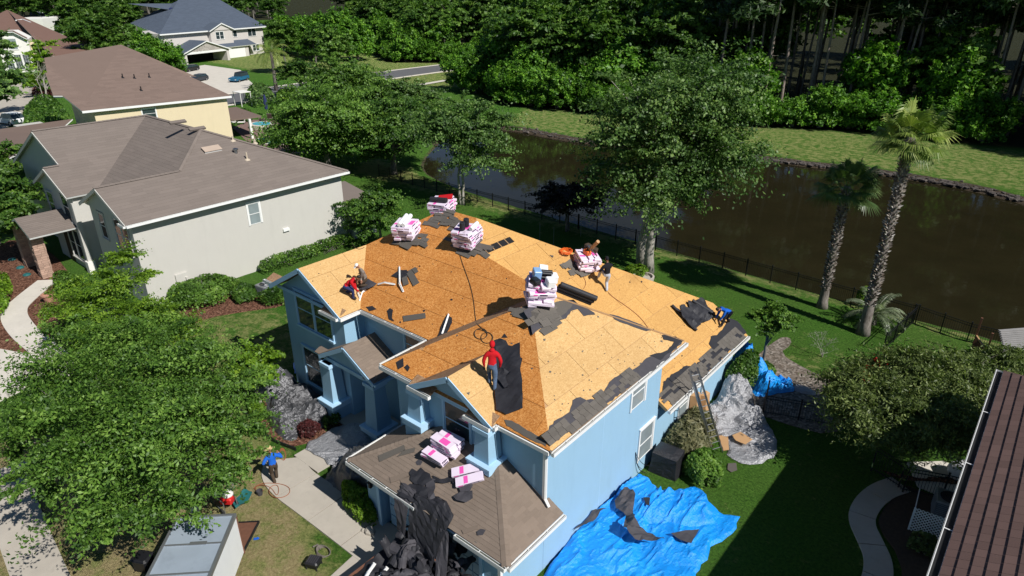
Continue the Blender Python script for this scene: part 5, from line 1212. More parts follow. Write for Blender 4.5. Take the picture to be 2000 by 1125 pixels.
# the big spreading tree at the near left
c = P(235, 850, 3.6)
B0 = Vector((c.x, c.y, 0))
def lob(pts, z0): 
    L = []
    for px, py, z, r, rz in pts:
        q = P(px, py, z)-B0; L.append((q.x, q.y, z, r, r, rz))
    return L
L1 = lob([(235, 800, 5.2, 3.2, 2.2), (120, 760, 4.6, 2.4, 1.6), (80, 840, 4.0, 1.6, 1.2), (350, 760, 4.9, 2.3, 1.6), (420, 830, 4.2, 1.9, 1.3), (300, 900, 4.2, 2.4, 1.6), (190, 940, 3.6, 1.9, 1.3), (215, 1020, 3.0, 1.2, .9), (120, 930, 3.2, 1.2, .8), (30, 900, 3.4, .9, .6), (300, 640, 5.6, 1.0, .8), (230, 660, 5.8, 1.0, .8), (140, 650, 5.4, 1.0, .7), (400, 700, 5.0, 1.0, .7), (470, 840, 3.8, .8, .6), (330, 980, 3.4, 1.6, 1.1), (70, 930, 3.2, 1.0, .7), (300, 690, 5.4, 1.9, 1.3), (180, 690, 5.2, 2.0, 1.4), (440, 900, 3.6, 1.3, 1.0), (450, 760, 4.0, 1.4, .9), (240, 880, 5.4, 2.6, 1.6)], 0)
tm = tree_meshes('spreading_tree', 5.0, .26, L1, 112000, .066, M_LF, M_BARK, 3, 34, .5, shell=.25, aspect=2.0, up=.35, clump=210)
place_tree(tm, tuple(B0), 'large bright green spreading tree filling the near left corner of the yard', group=None)
c = P(215, 600, 2.4); B1 = Vector((c.x, c.y, 0)); B0 = B1
L2 = lob([(240, 510, 5.4, .9, .9), (230, 560, 4.6, 1.3, 1.0), (180, 600, 3.8, 1.5, 1.0), (270, 620, 3.6, 1.5, 1.0), (130, 570, 3.4, 1.1, .7), (330, 640, 3.0, 1.3, .9), (210, 660, 3.0, 1.6, .9), (360, 660, 2.6, 1.0, .7), (285, 540, 4.2, .8, .6), (110, 610, 2.8, .8, .6), (400, 690, 2.4, .9, .6)], 0)
tm = tree_meshes('crape_myrtle', 4.2, .12, L2, 40000, .07, M_LFY, M_BARKL, 5, 30, .6, multi=3, shell=.4, up=.7)
place_tree(tm, tuple(B1), 'yellow-green airy tree with pale stems before the beige house', name='crape_myrtle')
# small leafy tree in the bed by the porch
p = treeP(545, 800); p = Vector((-26.9, 13.0, 0))
tm = tree_meshes('young_tree', 2.6, .06, [(0, 0, 2.6, 1.0, 1.0, .8), (-.5, .2, 2.2, .9, .9, .6), (.6, -.3, 2.1, .8, .8, .6), (-.9, -.6, 1.8, .6, .6, .5)], 5200, .12, M_LFY, M_BARKL, 8, 12, .7, multi=2)
place_tree(tm, tuple(p), 'small light green tree beside the covered porch shrubs', name='young_tree')
# pond-side trees behind the house
def big(name, base, H, tr, R, n, ls, lm, bm, seed, label, cz=None, rz=None, k=12, off=(0, 0), multi=1, **kw):
    cz = cz or H*.6; rz = rz or H*.42; L = blob_lobes(off[0], off[1], cz, R, R, rz, k, seed)
    tm = tree_meshes(name, H, tr, L, n, ls, lm, bm, seed, 26, cz/H*1.0, multi=multi, **kw); return place_tree(tm, tuple(base), label, name=name)
big('pond_tree', P(1258, 523), 14.5, .50, 5.8, 80000, .13, M_LFG, M_BARKL, 21, 'tall full tree with pale forked trunk between the roof and the pond', cz=8.6, rz=6.2, k=18, off=(1.0, .6), multi=2, shell=.35)
big('pond_tree', P(905, 398), 9.4, .20, 4.6, 30000, .14, M_LFG, M_BARKL, 22, 'thin grey-green tree leaning over the pond beyond the pallets', cz=5.6, rz=3.9, k=14, shell=.25, multi=2)
big('dark_shrub_tree', P(1112, 452), 5.0, .16, 2.9, 16000, .12, M_LFP, M_BARK, 23, 'low dark purplish tree at the fence left of the tall pond tree', cz=2.8, rz=1.9, k=9, multi=3)
big('oak_tree', P(640, 335)+Vector((0, 0, 0)), 9.4, .40, 6.4, 64000, .15, M_LF, M_BARK, 24, 'dark green oak behind the beige house, nearest its roof', cz=4.5, rz=4.3, k=15)
big('oak_tree', P(770, 340), 8.4, .35, 5.4, 48000, .145, M_LFD, M_BARK, 25, 'dense green tree right of the oak by the pond corner', cz=4.0, rz=3.9, k=13)
big('oak_tree', P(690, 262), 9.6, .4, 6.4, 46000, .19, M_LF, M_BARK, 26, 'broad rounded tree with light green top beyond the swimming pool', cz=4.8, rz=4.4, k=13)
big('oak_tree', P(790, 260), 7.6, .35, 4.8, 30000, .18, M_LFG, M_BARK, 27, 'olive green tree before the far road bend', cz=3.8, rz=3.2, k=11)
big('oak_tree', P(590, 190), 7.5, .3, 4.0, 9000, .24, M_LFD, M_BARK, 28, 'low dark tree beside the pool hedge', cz=4, rz=3, k=8)
big('holly_tree', P(745, 478), 4.4, .12, 2.5, 18000, .11, M_LFD, M_BARK, 29, 'dark rounded evergreen between the beige wall and the stripped roof', cz=2.5, rz=1.9, k=8)
big('bay_tree', P(1487, 722), 3.6, .10, 1.2, 9000, .09, M_LF, M_BARK, 30, 'small round-headed tree at the rear roof corner by the patio', cz=2.7, rz=1.0, k=6)
# olive feathery tree at right and the magnolia at left
def bigshrub(name, px, label, z, lm, n, ls, seed, R, rzs, base, bm=M_BARK, **kw):
    q = Vector((base[0], base[1], 0)); L = []
    for a, b, zz, r in px: p = P(a, b, zz)-q; L.append((p.x, p.y, zz, r, r, r*rzs))
    tm = tree_meshes(name, z, .2, L, n, ls, lm, bm, seed, 30, .5, multi=4, **kw); return place_tree(tm, tuple(q), label, name=name)
BOT = bigshrub('bottlebrush_tree', [(1680, 760, 2.6, 1.5), (1760, 750, 3.0, 1.8), (1850, 760, 3.2, 1.9), (1720, 820, 2.6, 1.8), (1810, 830, 2.9, 2.0), (1900, 790, 3.0, 1.7), (1670, 810, 2.0, 1.2), (1850, 845, 2.4, 1.2), (1760, 855, 2.0, 1.1), (1940, 730, 2.6, 1.3), (1980, 720, 2.6, 1.2)], 'wide olive brown feathery tree in the shade of the right-hand house', 3.6, M_LFO, 120000, .055, 31, 1, .8, P(1800, 850)[:2] if False else (-1.6, 31.5), aspect=3.2, up=.2)
bigshrub('magnolia_tree', [(10, 330, 4.5, 2.0), (40, 380, 4.0, 1.8), (10, 430, 3.6, 1.8), (-40, 380, 4, 2.5), (50, 440, 2.8, 1.4), (20, 300, 5.5, 1.4)], 'dark magnolia with white blooms at the left edge by the gabled front', 5.5, M_LFD, 22000, .17, 33, 1, .9, P(-10, 480)[:2])
bigshrub('oak_tree', [(-20, 110, 7, 4.5), (5, 160, 5, 3.2), (-30, 190, 5, 4.0)], 'grey-green tree cut by the left edge before the white house', 9, M_LFG, 9000, .34, 35, 1, .9, P(-40, 220)[:2])
bigshrub('oak_tree', [(90, 100, 5.2, 2.6), (82, 130, 4.0, 2.6), (115, 150, 3.0, 2.2), (78, 165, 2.2, 2.2)], 'light yellow-green tree by the white house gable', 7, M_LFY, 7000, .34, 36, 1, .9, P(90, 195)[:2], bm=M_BARKL)
# red blooms on the feathery tree are its own small flowers
fl = MB(); rg = random.Random(9); hz_ = [(1712, 705), (1735, 715), (1745, 722), (1700, 712), (1780, 745), (1790, 755), (1765, 770), (1830, 760), (1690, 735)]
for a, b in hz_:
    for _ in range(14): q = P(a+rg.gauss(0, 7), b+rg.gauss(0, 5), 3.2+rg.random()*.5)-Vector((-1.6, 31.5, 0)); fl.obox(q, (.05, .05, .16), Rx(rg.random()*3)@Ry(rg.random()*3), 0, rg.random())
link('red_flowers', fl.mesh('red_flowers', M_FLR), BOT)
# trees behind the far houses, one by one
rgf = np.random.default_rng(77)
PROTO = {}
def proto(kind):
    if kind in PROTO: return PROTO[kind]
    n = {'a': (13, 4.4, 9000, .36, M_LFD), 'b': (15, 5.0, 10000, .38, M_LF), 'c': (9.5, 3.9, 12000, .28, M_LFV), 'd': (5.6, 3.4, 12000, .21, M_LFV), 'e': (17, 5.2, 9000, .42, M_LFD)}[kind[0]]
    sd = ord(kind[0])*3+int(kind[1]); H, R, nl, ls, lm = n
    low = kind[0] in 'cd'; L = blob_lobes(0, 0, H*(.46 if low else .56), R, R, H*(.5 if low else .40), 13, sd, size=.45)
    if low: L += [(cos(q)*R*.55, sin(q)*R*.55, H*.18, R*.5, R*.5, H*.2) for q in (0, 1.3, 2.6, 3.9, 5.2)]
    PROTO[kind] = tree_meshes('woodland_tree_'+kind, H, .28, L, nl, ls, lm, M_BARK, sd, 12, .6, spray=0. if low else 1., clump=40 if low else 90); return PROTO[kind]
def pine_mesh(sd, H=24):
    rng = np.random.default_rng(sd); b = MB(); lean = rng.normal()*.8; lx = rng.normal()*.6
    ps = [(lx*(i/8)**1.5, lean*(i/8)**1.5, H*i/8) for i in range(9)]; b.tube(ps, [.24*(1-.72*i/8) for i in range(9)], 7)
    cc = []; 
    for i in range(26):
        t = .58+.42*rng.random(); a = rng.random()*6.28; r = (1.1-t)*7*(.6+.5*rng.random())+.6; base = Vector(ps[8]).lerp(Vector(ps[4]), (1-t)*2); e = base+Vector((cos(a)*r, sin(a)*r, .4+rng.random()*.8))
        b.tube([base, base.lerp(e, .5)+Vector((0, 0, -.1)), e], [.06, .04, .015], 4, cap=False); cc.append(e)
    for i in range(6):
        t = .2+.4*rng.random(); a = rng.random()*6.28; base = Vector((lx*t**1.5, lean*t**1.5, H*t)); b.tube([base, base+Vector((cos(a)*.9, sin(a)*.9, .1))], [.04, .015], 4, cap=False)
    cc = np.array([tuple(c) for c in cc]); n = 5000; k = rng.choice(len(cc), n); off = rng.normal(size=(n, 3))*np.array([.75, .75, .32])
    cm = leaves(cc[k]+off, off+np.array([0, 0, .3]), .24, M_LFPINE, 'pine_crown', None, 3.2, .3, rng); return cm, b.mesh('pine_trunk', M_BARKP, True)
PINES = [pine_mesh(200+i, 22+i*1.2) for i in range(5)]
FG = 'woodland trees beyond the pond and road'
def fedge(x):
    a = np.array([-250, -165, -140, -128, -118, -104, -96, -84, -76, -60.7, -57.5, -34.7, -25, -12, -4, 30, 80]); c = np.array([155, 134, 119, 126, 132, 119, 107, 94, 89, 91, 92, 98, 103, 104.5, 107, 96, 92]); return float(np.interp(x, a, c))
def woodland(kind, x, y, s, lab, name):
    m = proto(kind) if kind != 'p' else PINES[rgf.integers(5)]
    return place_tree(m, (x, y, 0), lab, 'tree', name, FG, rgf.random()*6.28, s)
LB = {'d': 'bright leafy thicket tree at the wood edge facing the pond or road', 'c': 'vine-draped mid-height tree at the front of the wood', 'a': 'dark broadleaf tree inside the wood', 'b': 'tall leafy tree rising in the wood', 'p': 'tall bare-trunked pine in the wood'}
x = -178.0
while x < 34:                                            # front skirt
    y = fedge(x); dist = sqrt(x*x+y*y); st = 2.6+dist*.012
    right = x > -32
    gap = (x > -14)  # deep shade at the far right: fewer bright shrubs
    if not gap or rgf.random() < .35: woodland('d%d' % rgf.integers(3), x+rgf.normal()*.6, y+rgf.random()*1.6, .75+.5*rgf.random(), LB['d'], 'thicket_tree')
    if rgf.random() < (.85 if not right else .35): woodland('c%d' % rgf.integers(3), x+rgf.normal(), y+3+rgf.random()*3, .8+.5*rgf.random(), LB['c'], 'vine_tree')
    x += st
for row, (dy, st, pr) in enumerate(((8, 5.0, .5), (14, 5.5, .55), (22, 6.5, .5), (33, 8, .5), (48, 9, .4))):
    x = -190-row*6
    while x < 46+row*6:
        y = fedge(x)+dy+rgf.normal()*1.6; pine = x > -48
        if pine and rgf.random() < .86:
            woodland('p', x+rgf.normal(), y-2*(row == 0), .95+.3*rgf.random(), LB['p'], 'pine_tree')
            if row < 3: woodland('p', x+rgf.normal()+2, y+2, .95+.3*rgf.random(), LB['p'], 'pine_tree')
        if not pine or rgf.random() < .22: k = 'a' if rgf.random() < pr else 'b'; woodland('%s%d' % (k, rgf.integers(3)), x+rgf.normal(), y, .85+.45*rgf.random(), LB[k], 'woodland_tree')
        x += st*(.75 if pine else 1)
# the wood further back reads as one mass
nm = 90; pts = []; 
me0 = proto('e0')[0]; V0 = np.zeros(len(me0.vertices)*3, np.float32); me0.vertices.foreach_get('co', V0); V0 = V0.reshape(-1, 4, 3)[::3]; 
VV = []
for i in range(170):
    xx = -330+i*3.0+rgf.normal()*3; 
    if xx > 130: break
    yy = fedge(np.clip(xx, -250, 80))+62+rgf.random()*60; a = rgf.random()*6.28; s = 1.25+.4*rgf.random(); R2 = np.array([[cos(a), -sin(a), 0], [sin(a), cos(a), 0], [0, 0, 1]]); VV.append(((V0.reshape(-1, 3)@R2.T)*s+np.array([xx, yy, 0])).reshape(-1, 4, 3))
VV = np.concatenate(VV).reshape(-1, 3); fm = fastmesh('distant_wood', VV, np.arange(len(VV)).reshape(-1, 4), M_LFD, RNG.random(len(VV)//4))
o = link('distant_wood', fm); tagk(o, kind='stuff'); o['label'] = 'deep mass of dark woodland behind the nearer trees'
# trees around the far houses
for px, py, kk, s, lab in ((150, 60, 'b0', .75, 'tree with small pale flowers between the white and grey houses'), (190, 95, 'a1', .7, 'dark tree left of the far grey house'), (235, 110, 'a0', .6, 'round dark tree against the grey house wall'), (270, 130, 'c1', .75, 'yellowish green tree at the grey house garage'), (30, 30, 'b1', .8, 'green tree above the red-brown roof'),
                          (215, 40, 'e1', .9, 'tall dark tree behind the left houses, left of the grey roof'), (560, 100, 'b2', .9, 'tall green tree right of the grey house'), (620, 105, 'a2', .9, 'dark tree right of the tall green one by the far drive'), (655, 120, 'b0', .85, 'full green tree above the far lawn'), (270, 25, 'e2', .9, 'dark tree peeking left of the slate hip'), (460, 5, 'e0', 1.0, 'dark tree right behind the slate ridge')):
    q = P(px, py+45, 0); m = proto(kk); place_tree(m, (q.x, q.y, 0), lab, 'tree', 'garden_tree', None, rgf.random()*6, s*.9)
for px, py in ((905, 178), (930, 182), (985, 190), (1010, 185), (955, 175)):
    q = P(px, py, 0); woodland('c%d' % rgf.integers(3), q.x, q.y, .72+.25*rgf.random(), LB['c'], 'vine_tree')
for px, py, kk, s in ((185, 150, 'a0', 1.0), (225, 146, 'e1', .8), (262, 150, 'b1', .8), (300, 152, 'c0', 1.0), (335, 150, 'c2', .85), (160, 100, 'e0', .95), (205, 100, 'a2', 1.1), (245, 90, 'b0', 1.0)):
    q = P(px, py, 0); place_tree(proto(kk), (q.x, q.y, 0), 'garden tree between the brown ridge and the far grey house', 'tree', 'garden_tree', 'garden trees beyond the brown ridge', rgf.random()*6, s)
for row, (p0, stp, sc_) in enumerate(((58, 17, 1.1), (44, 20, 1.3), (30, 24, 1.6))):
    for i, px in enumerate(range(-50, 560, stp)):
        py = (p0 if not (235 < px < 520) else 38-row*8)+rgf.random()*8
        q = P(px+rgf.normal()*5, py, 0); kk = 'eab'[rgf.integers(3)]+'%d' % rgf.integers(3)
        place_tree(proto(kk), (q.x, q.y, 0), 'leafy tree in the belt behind the far left houses', 'tree', 'woodland_tree', 'trees behind the far left houses', rgf.random()*6, sc_+.3*rgf.random())
for px, py in ((560, 104), (585, 108), (610, 112), (640, 116), (665, 120), (700, 118)):
    q = P(px, py, 0); woodland('c%d' % rgf.integers(3), q.x, q.y, 1.1+.3*rgf.random(), LB['c'], 'vine_tree')
# ------------------------------------------------------------------ palms
def fan_palm(base, top, tr, nf, fl, label, seed, boots=True, mat=None):
    rg = random.Random(seed); r = empty('fan_palm', tuple(base), label, 'palm tree'); t = Vector(top)-Vector(base); H = t.z
    m = MB(); ps = []; k = 16
    for i in range(k+1):
        f = i/k; ps.append((t.x*f**1.15, t.y*f**1.15, H*f-.1*(i == 0)))
    rad = [tr*(1.7 if i == 0 else 1.25 if i == 1 else 1.12 if i == 2 else 1.0-.15*i/k) for i in range(k+1)]
    m.tube(ps, rad, 12); m.build('trunk', M_PALMT, None) if False else link('trunk', m.mesh('palm_trunk', M_PALMT, True), r)
    if boots:                                  # stubs of old leaf bases
        b = MB(); hh = H*.16
        while hh < H*.98:
            f = hh/H; c = Vector((t.x*f**1.15, t.y*f**1.15, hh)); n = 7
            for j in range(n):
                a = 2*pi*(j+rg.random()*.6)/n+hh*3; d = Vector((cos(a), sin(a), 0)); rr = tr*.95; s = d.cross(Vector((0, 0, 1)))*.055; l = rg.uniform(.08, .2)
                b.add([c+d*rr-s, c+d*rr+s, c+d*(rr+l)+s*.5+Vector((0, 0, l*.9)), c+d*(rr+l)-s*.5+Vector((0, 0, l*.9)), c+d*rr*.8+Vector((0, 0, .12))], [(0, 1, 2, 3), (1, 4, 2), (0, 3, 4)], 0, rg.random())
            hh += .13
        bt = NTBOOT; link('leaf_bases', b.mesh('leaf_bases', bt), r)
    for i in range(nf):
        a = 2.399*i+rg.random()*.5; e = (1.25-1.75*(i/nf)**.9)+rg.uniform(-.12, .12); d = Vector((cos(a)*cos(e), sin(a)*cos(e), sin(e)))
        b = MB(); frond_fan(b, d, fl*rg.uniform(.85, 1.1), 34, .075, (t.x, t.y, H-.05), side_droop=.35, stalk=.5, rng=rg); link('frond', b.mesh('frond', mat or M_PALM), r)
    b = MB()
    for i in range(26):                        # dead skirt
        a = rg.random()*6.28; d = Vector((cos(a), sin(a), -1.2)); o = Vector((t.x, t.y, H-.3)); l = rg.uniform(.5, 1.2); s = d.cross(Vector((0, 0, 1))).normalized()*.05
        b.add([o+d*.15-s, o+d*.15+s, o+d*l*.5+Vector((0, 0, -.5))], [(0, 1, 2)], 0, rg.random())
    link('dead_fronds', b.mesh('dead_fronds', NTBOOT), r); return r
NTBOOT = leaf('dry_leaf_base', (.10, .07, .05, 1), (.30, .26, .22, 1), (.60, .56, .52, 1), .9, .05)
fan_palm(P(1685, 652), Vector((-6.0, 40.3, 10.7)) if False else Vector((P(1780, 268, 11.5).x, P(1780, 268, 11.5).y, 11.5)), .25, 32, 2.35, 'taller fan palm with rough silver trunk at the fence corner', 5)
fan_palm(P(1605, 600), Vector((P(1655, 364, 8.0).x, P(1655, 364, 8.0).y, 8.0)), .24, 28, 2.25, 'shorter fan palm left of the taller one on the back lawn', 9, mat=M_PALMD)
def feather_palm(base, H, tr, nf, fl, label, seed, mat, leafl=.5, lo=-.25, droop=.8, n=26):
    rg = random.Random(seed); r = empty('feather_palm', tuple(base), label, 'palm tree'); m = MB(); m.tube([(0, 0, -.1), (.02, 0, H*.4), (0, .03, H*.75), (0, 0, H)], [tr*1.4, tr, tr*.85, tr*.8], 10); link('trunk', m.mesh('palm_trunk', M_PALMT, True), r)
    for i in range(nf):
        a = 2.399*i+rg.random()*.4; e = 1.3-(1.3-lo)*(i/nf)**.8; d = Vector((cos(a)*cos(e), sin(a)*cos(e), sin(e))); b = MB(); frond_feather(b, d, fl*rg.uniform(.85, 1.1), (0, 0, H), n, leafl, droop, rng=rg); link('frond', b.mesh('frond', mat), r)
    return r
feather_palm(P(1702, 632), .7, .22, 22, 2.1, 'low silvery feather palm behind the taller fan palm', 3, M_PALMS, .42, -.1, .9)
q = P(540, 178, 0); feather_palm(q, 7.0, .3, 18, 4.2, 'drooping yellow-green palm on the far lawn by the blue car', 4, M_PALM, 1.1, -.3, 1.2, 30)
# ------------------------------------------------------------------ people
def ik(a, b, l1, l2, pole):
    a = Vector(a); b = Vector(b); d = b-a; L = d.length
    if L > (l1+l2)*.995: b = a+d.normalized()*(l1+l2)*.995; d = b-a; L = d.length
    x = (l1*l1-l2*l2+L*L)/(2*L); h = sqrt(max(1e-6, l1*l1-x*x)); n = d.normalized(); p = Vector(pole)-n*Vector(pole).dot(n)
    if p.length < 1e-3: p = Vector((0, 0, 1))
    return a+n*x+p.normalized()*h, b
def person(label, pelvis, face, torso, feet, hands, mats, head_dir=None, hat=None, hood=False, sleeve='long', gloves=False, group=None, extra=None):
    """pelvis: world point; face: horizontal direction; torso: direction of the spine; feet, hands: [left, right] world points"""
    shirt, legs, shoes = mats
    pv = Vector(pelvis); f = Vector(face); f.z = 0; f.normalize(); rt = Vector((f.y, -f.x, 0)); t = Vector(torso).normalized(); fr = (f-t*f.dot(t)).normalized()
    base = Vector(((feet[0][0]+feet[1][0])/2, (feet[0][1]+feet[1][1])/2, min(feet[0][2], feet[1][2])))
    J = {'pel': pv, 'waist': pv+t*.14+fr*.01, 'chest': pv+t*.36+fr*.01, 'upch': pv+t*.47, 'neck': pv+t*.56+fr*.01}
    hd = Vector(head_dir or (t*.9+f*.35)).normalized(); J['head'] = J['neck']+hd*.09; 
    for s, n in ((-1, 'l'), (1, 'r')):
        J['hip'+n] = pv+rt*s*.095-Vector((0, 0, .04)); foot = Vector(feet[0 if s < 0 else 1])+Vector((0, 0, .075)); kn, an = ik(J['hip'+n], foot, .43, .42, f+rt*s*.15+Vector((0, 0, .1)))
        J['kn'+n] = kn; J['an'+n] = foot; J['toe'+n] = foot+f*.17-Vector((0, 0, .035))
        J['sh'+n] = J['upch']+rt*s*.21-t*.02; el, ha = ik(J['sh'+n], hands[0 if s < 0 else 1], .29, .26, -f*.6+rt*s*.5-Vector((0, 0, .4))); J['el'+n] = el; J['ha'+n] = ha
        J['palm'+n] = ha+(ha-el).normalized()*.07
    E = [('pel', 'waist', .145, .13), ('waist', 'chest', 0, .15), ('chest', 'upch', 0, .125), ('upch', 'neck', 0, .058)]
    rad = {'pel': (.185, .14), 'waist': (.175, .135), 'chest': (.20, .145), 'upch': (.165, .12), 'neck': (.055, .055), 'head': (.06, .06)}
    for n in 'lr':
        rad.update({'hip'+n: (.125, .125), 'kn'+n: (.08, .085), 'an'+n: (.065, .065), 'toe'+n: (.05, .042), 'sh'+n: (.095, .095), 'el'+n: (.066, .066), 'ha'+n: (.042, .038), 'palm'+n: (.04, .02)})
    edges = [('pel', 'waist'), ('waist', 'chest'), ('chest', 'upch'), ('upch', 'neck'), ('neck', 'head')]
    for n in 'lr': edges += [('pel', 'hip'+n), ('hip'+n, 'kn'+n), ('kn'+n, 'an'+n), ('an'+n, 'toe'+n), ('upch', 'sh'+n), ('sh'+n, 'el'+n), ('el'+n, 'ha'+n), ('ha'+n, 'palm'+n)]
    names = list(J); me = bpy.data.meshes.new('body_skeleton'); me.from_pydata([tuple(J[k]-base) for k in names], [(names.index(a), names.index(b)) for a, b in edges], [])
    ob = bpy.data.objects.new('tmp', me); COL.objects.link(ob); sk = ob.modifiers.new('s', 'SKIN'); sk.use_smooth_shade = True; sk.branch_smoothing = .4
    for i, k in enumerate(names):
        v = me.skin_vertices[0].data[i]; v.radius = rad[k]; v.use_root = (k == 'pel')
    ob.modifiers.new('u', 'SUBSURF').levels = 2
    dg = bpy.context.evaluated_depsgraph_get(); ev = ob.evaluated_get(dg); body = bpy.data.meshes.new_from_object(ev); bpy.data.objects.remove(ob)
    ms = [M_SKIN, shirt, legs, shoes, M_HAIR, M_RUBBER]; body.materials.clear()
    for m in ms: body.materials.append(m)
    seg = [('pel', 'hipl', 2), ('pel', 'hipr', 2), ('pel', 'waist', 2), ('waist', 'chest', 1), ('chest', 'upch', 1), ('upch', 'neck', 1), ('neck', 'head', 0)]
    for n in 'lr': seg += [('hip'+n, 'kn'+n, 2), ('kn'+n, 'an'+n, 2), ('an'+n, 'toe'+n, 3), ('upch', 'sh'+n, 1), ('sh'+n, 'el'+n, 1), ('el'+n, 'ha'+n, 1 if sleeve == 'long' else 0), ('ha'+n, 'palm'+n, 5 if gloves else 0)]
    for pl_ in body.polygons:
        c = pl_.center+base; best = 9; bi = 0
        for a, b, mi in seg:
            A, B = J[a], J[b]; d = B-A; tt = max(0, min(1, (c-A).dot(d)/max(1e-9, d.length_squared))); q = (c-A-d*tt).length/(rad[a][0]*(1-tt)+rad[b][0]*tt)
            if q < best: best = q; bi = mi
        if bi == 2 and (c-J['waist']).length < .16 and (c-pv).dot(t) > .06: bi = 1
        pl_.material_index = bi; pl_.use_smooth = True
    r = empty('person', tuple(base), label, 'person', group); link('body', body, r)
    # head with face and ears, neck included in the body
    hc = J['head']+hd*.115; z = hd; y = (f-z*f.dot(z)).normalized(); x = y.cross(z); R = Matrix((x, y, z)).transposed(); m = MB()
    m.ball(hc, (.078, .098, .118), 14, 0, R); m.ball(hc+R@Vector((0, .098, -.015)), (.014, .022, .024), 6, 0, R)
    for s in (-1, 1): m.ball(hc+R@Vector((s*.079, .0, -.01)), (.012, .022, .03), 6, 0, R); m.ball(hc+R@Vector((s*.03, .088, .012)), (.013, .010, .008), 6, 1, R)
    m.obox(hc+R@Vector((0, .09, -.055)), (.045, .014, .01), R, 1); m.build('head', [M_SKIN, M_HAIR], r, smooth=True)
    if hood:
        m = MB(); m.ball(hc+R@Vector((0, -.018, .008)), (.10, .105, .135), 14, 0, R); m.ball(J['neck']+fr*-.01, (.105, .10, .09), 10, 0); m.build('hood', shirt, r, smooth=True)
    elif hat is None:
        m = MB(); m.ball(hc+R@Vector((0, -.014, .022)), (.084, .098, .112), 12, 0, R); m.build('hair', M_HAIR, r, smooth=True)
    elif hat == 'cap':
        m = MB(); m.lathe(hc+R@Vector((0, -.01, .04)), [(.09, 0), (.09, .035), (.07, .075), (.02, .095)], 12, R=R); m.obox(hc+R@Vector((0, .12, .045)), (.13, .10, .012), R); m.build('cap', M_WHITEP, r, smooth=False)
    elif hat == 'straw':
        m = MB(); m.lathe(hc+R@Vector((0, 0, .03)), [(.24, -.02), (.24, -.012), (.15, .012), (.095, .015), (.09, .09), (.06, .115), (.02, .12)], 20, R=R); m.build('straw_hat', M_STRAW, r, smooth=True)
    elif hat == 'black':
        m = MB(); m.ball(hc+R@Vector((0, -.01, .015)), (.09, .103, .12), 12, 0, R); m.build('head_cloth', M_SHIRT_BLACK, r, smooth=True)
    hm = MB()
    for s, n in ((-1, 'l'), (1, 'r')):          # five fingers of unequal length, curled
        w = (J['palm'+n]-J['ha'+n]).normalized(); side = w.cross(Vector((0, 0, 1)));
        if side.length < .1: side = w.cross(Vector((1, 0, 0)))
        side.normalize(); nn = side.cross(w)
        for k, (o, l) in enumerate(((-.030, .066), (-.010, .078), (.010, .074), (.029, .058))):
            a = J['palm'+n]+side*o+w*.005; hm.tube([a, a+w*l*.5-nn*.006, a+w*l*.85-nn*.026, a+w*l*.9-nn*.045], [.0095, .009, .0085, .007], 6)
        a = J['ha'+n]+w*.03-side*.034; hm.tube([a, a+w*.035-side*.024, a+w*.062-side*.026-nn*.01], [.012, .011, .008], 6)
    hm.build('fingers', M_RUBBER if gloves else M_SKIN, r, smooth=True)
    if extra: extra(r, J, f, rt)
    return r
def dirv(a): return Vector((cos(a), sin(a), 0))
def onp(pl, px, py, h=0): return pl.on(px, py)+Vector((0, 0, h))
TR, GR, YL, MF, BF, BR = PLN['tower_right'], PLN['gable_right'], PLN['yellow'], PLN['main_front'], PLN['block_front'], PLN['block_right']
# red shirt, bending over on the tower roof
f0 = onp(TR, 690, 586, .03); f1 = onp(MF, 681, 574, .03); f1 = onp(TR, 676, 575, .03)
fc = Vector((.75, .55, 0)); pv = (f0+f1)/2+Vector((0, 0, .58))-fc*.18
person('worker in a red shirt and navy trousers crouching over the tower roof', pv, fc, fc*.9+Vector((0, 0, .55)), [f1, f0], [f1+fc*.55+Vector((0, 0, .10)), f0+fc*.5+Vector((0, 0, .12))], (M_SHIRT_RED, M_NAVY, M_HAIR))
g0 = onp(MF, 716, 560, .03); fc = Vector((-.3, -.9, 0))
person('worker in grey-brown clothes and pale cap kneeling beside the crouching red shirt', g0+Vector((0, .0, .40)), fc, Vector((-.15, -.35, 1)), [g0+Vector((-.12, .1, 0)), g0+Vector((.12, .05, 0))], [g0+Vector((-.25, -.35, .2)), g0+Vector((.2, -.4, .15))], (M_GREYC, M_BROWNC, M_HAIR), hat='cap')
# red hood, walking up the little gable
f0 = onp(GR, 966, 766, .03); f1 = onp(GR, 957, 752, .03); fc = Vector((-.62, .78, 0)); mid = (f0+f1)/2
person('worker in a red hooded jumper and jeans climbing beside the black felt', mid+Vector((0, 0, .86))+fc*.05, fc, fc*.22+Vector((0, 0, 1)), [f1, f0], [mid+Vector((-.26, -.12, .78))+fc*.1, mid+Vector((.25, .12, .8))+fc*.18], (M_SHIRT_RED, M_DENIM, M_HAIR), hood=True, gloves=True)
# black shirt, one knee raised on the yellow slope
f0 = onp(YL, 1185, 571, .02); f1 = onp(YL, 1168, 553, .02)+Vector((0, 0, .22)); fc = Vector((-.85, .45, 0))
person('worker in a black shirt and pale jeans with one knee raised', f0+Vector((-.05, .04, .88)), fc, Vector((-.06, .03, 1)), [f1, f0], [f1+Vector((.05, -.12, .45)), f0+Vector((-.3, .25, .85))], (M_SHIRT_BLACK, M_PALEJ, M_HAIR), hat='black', sleeve='short')
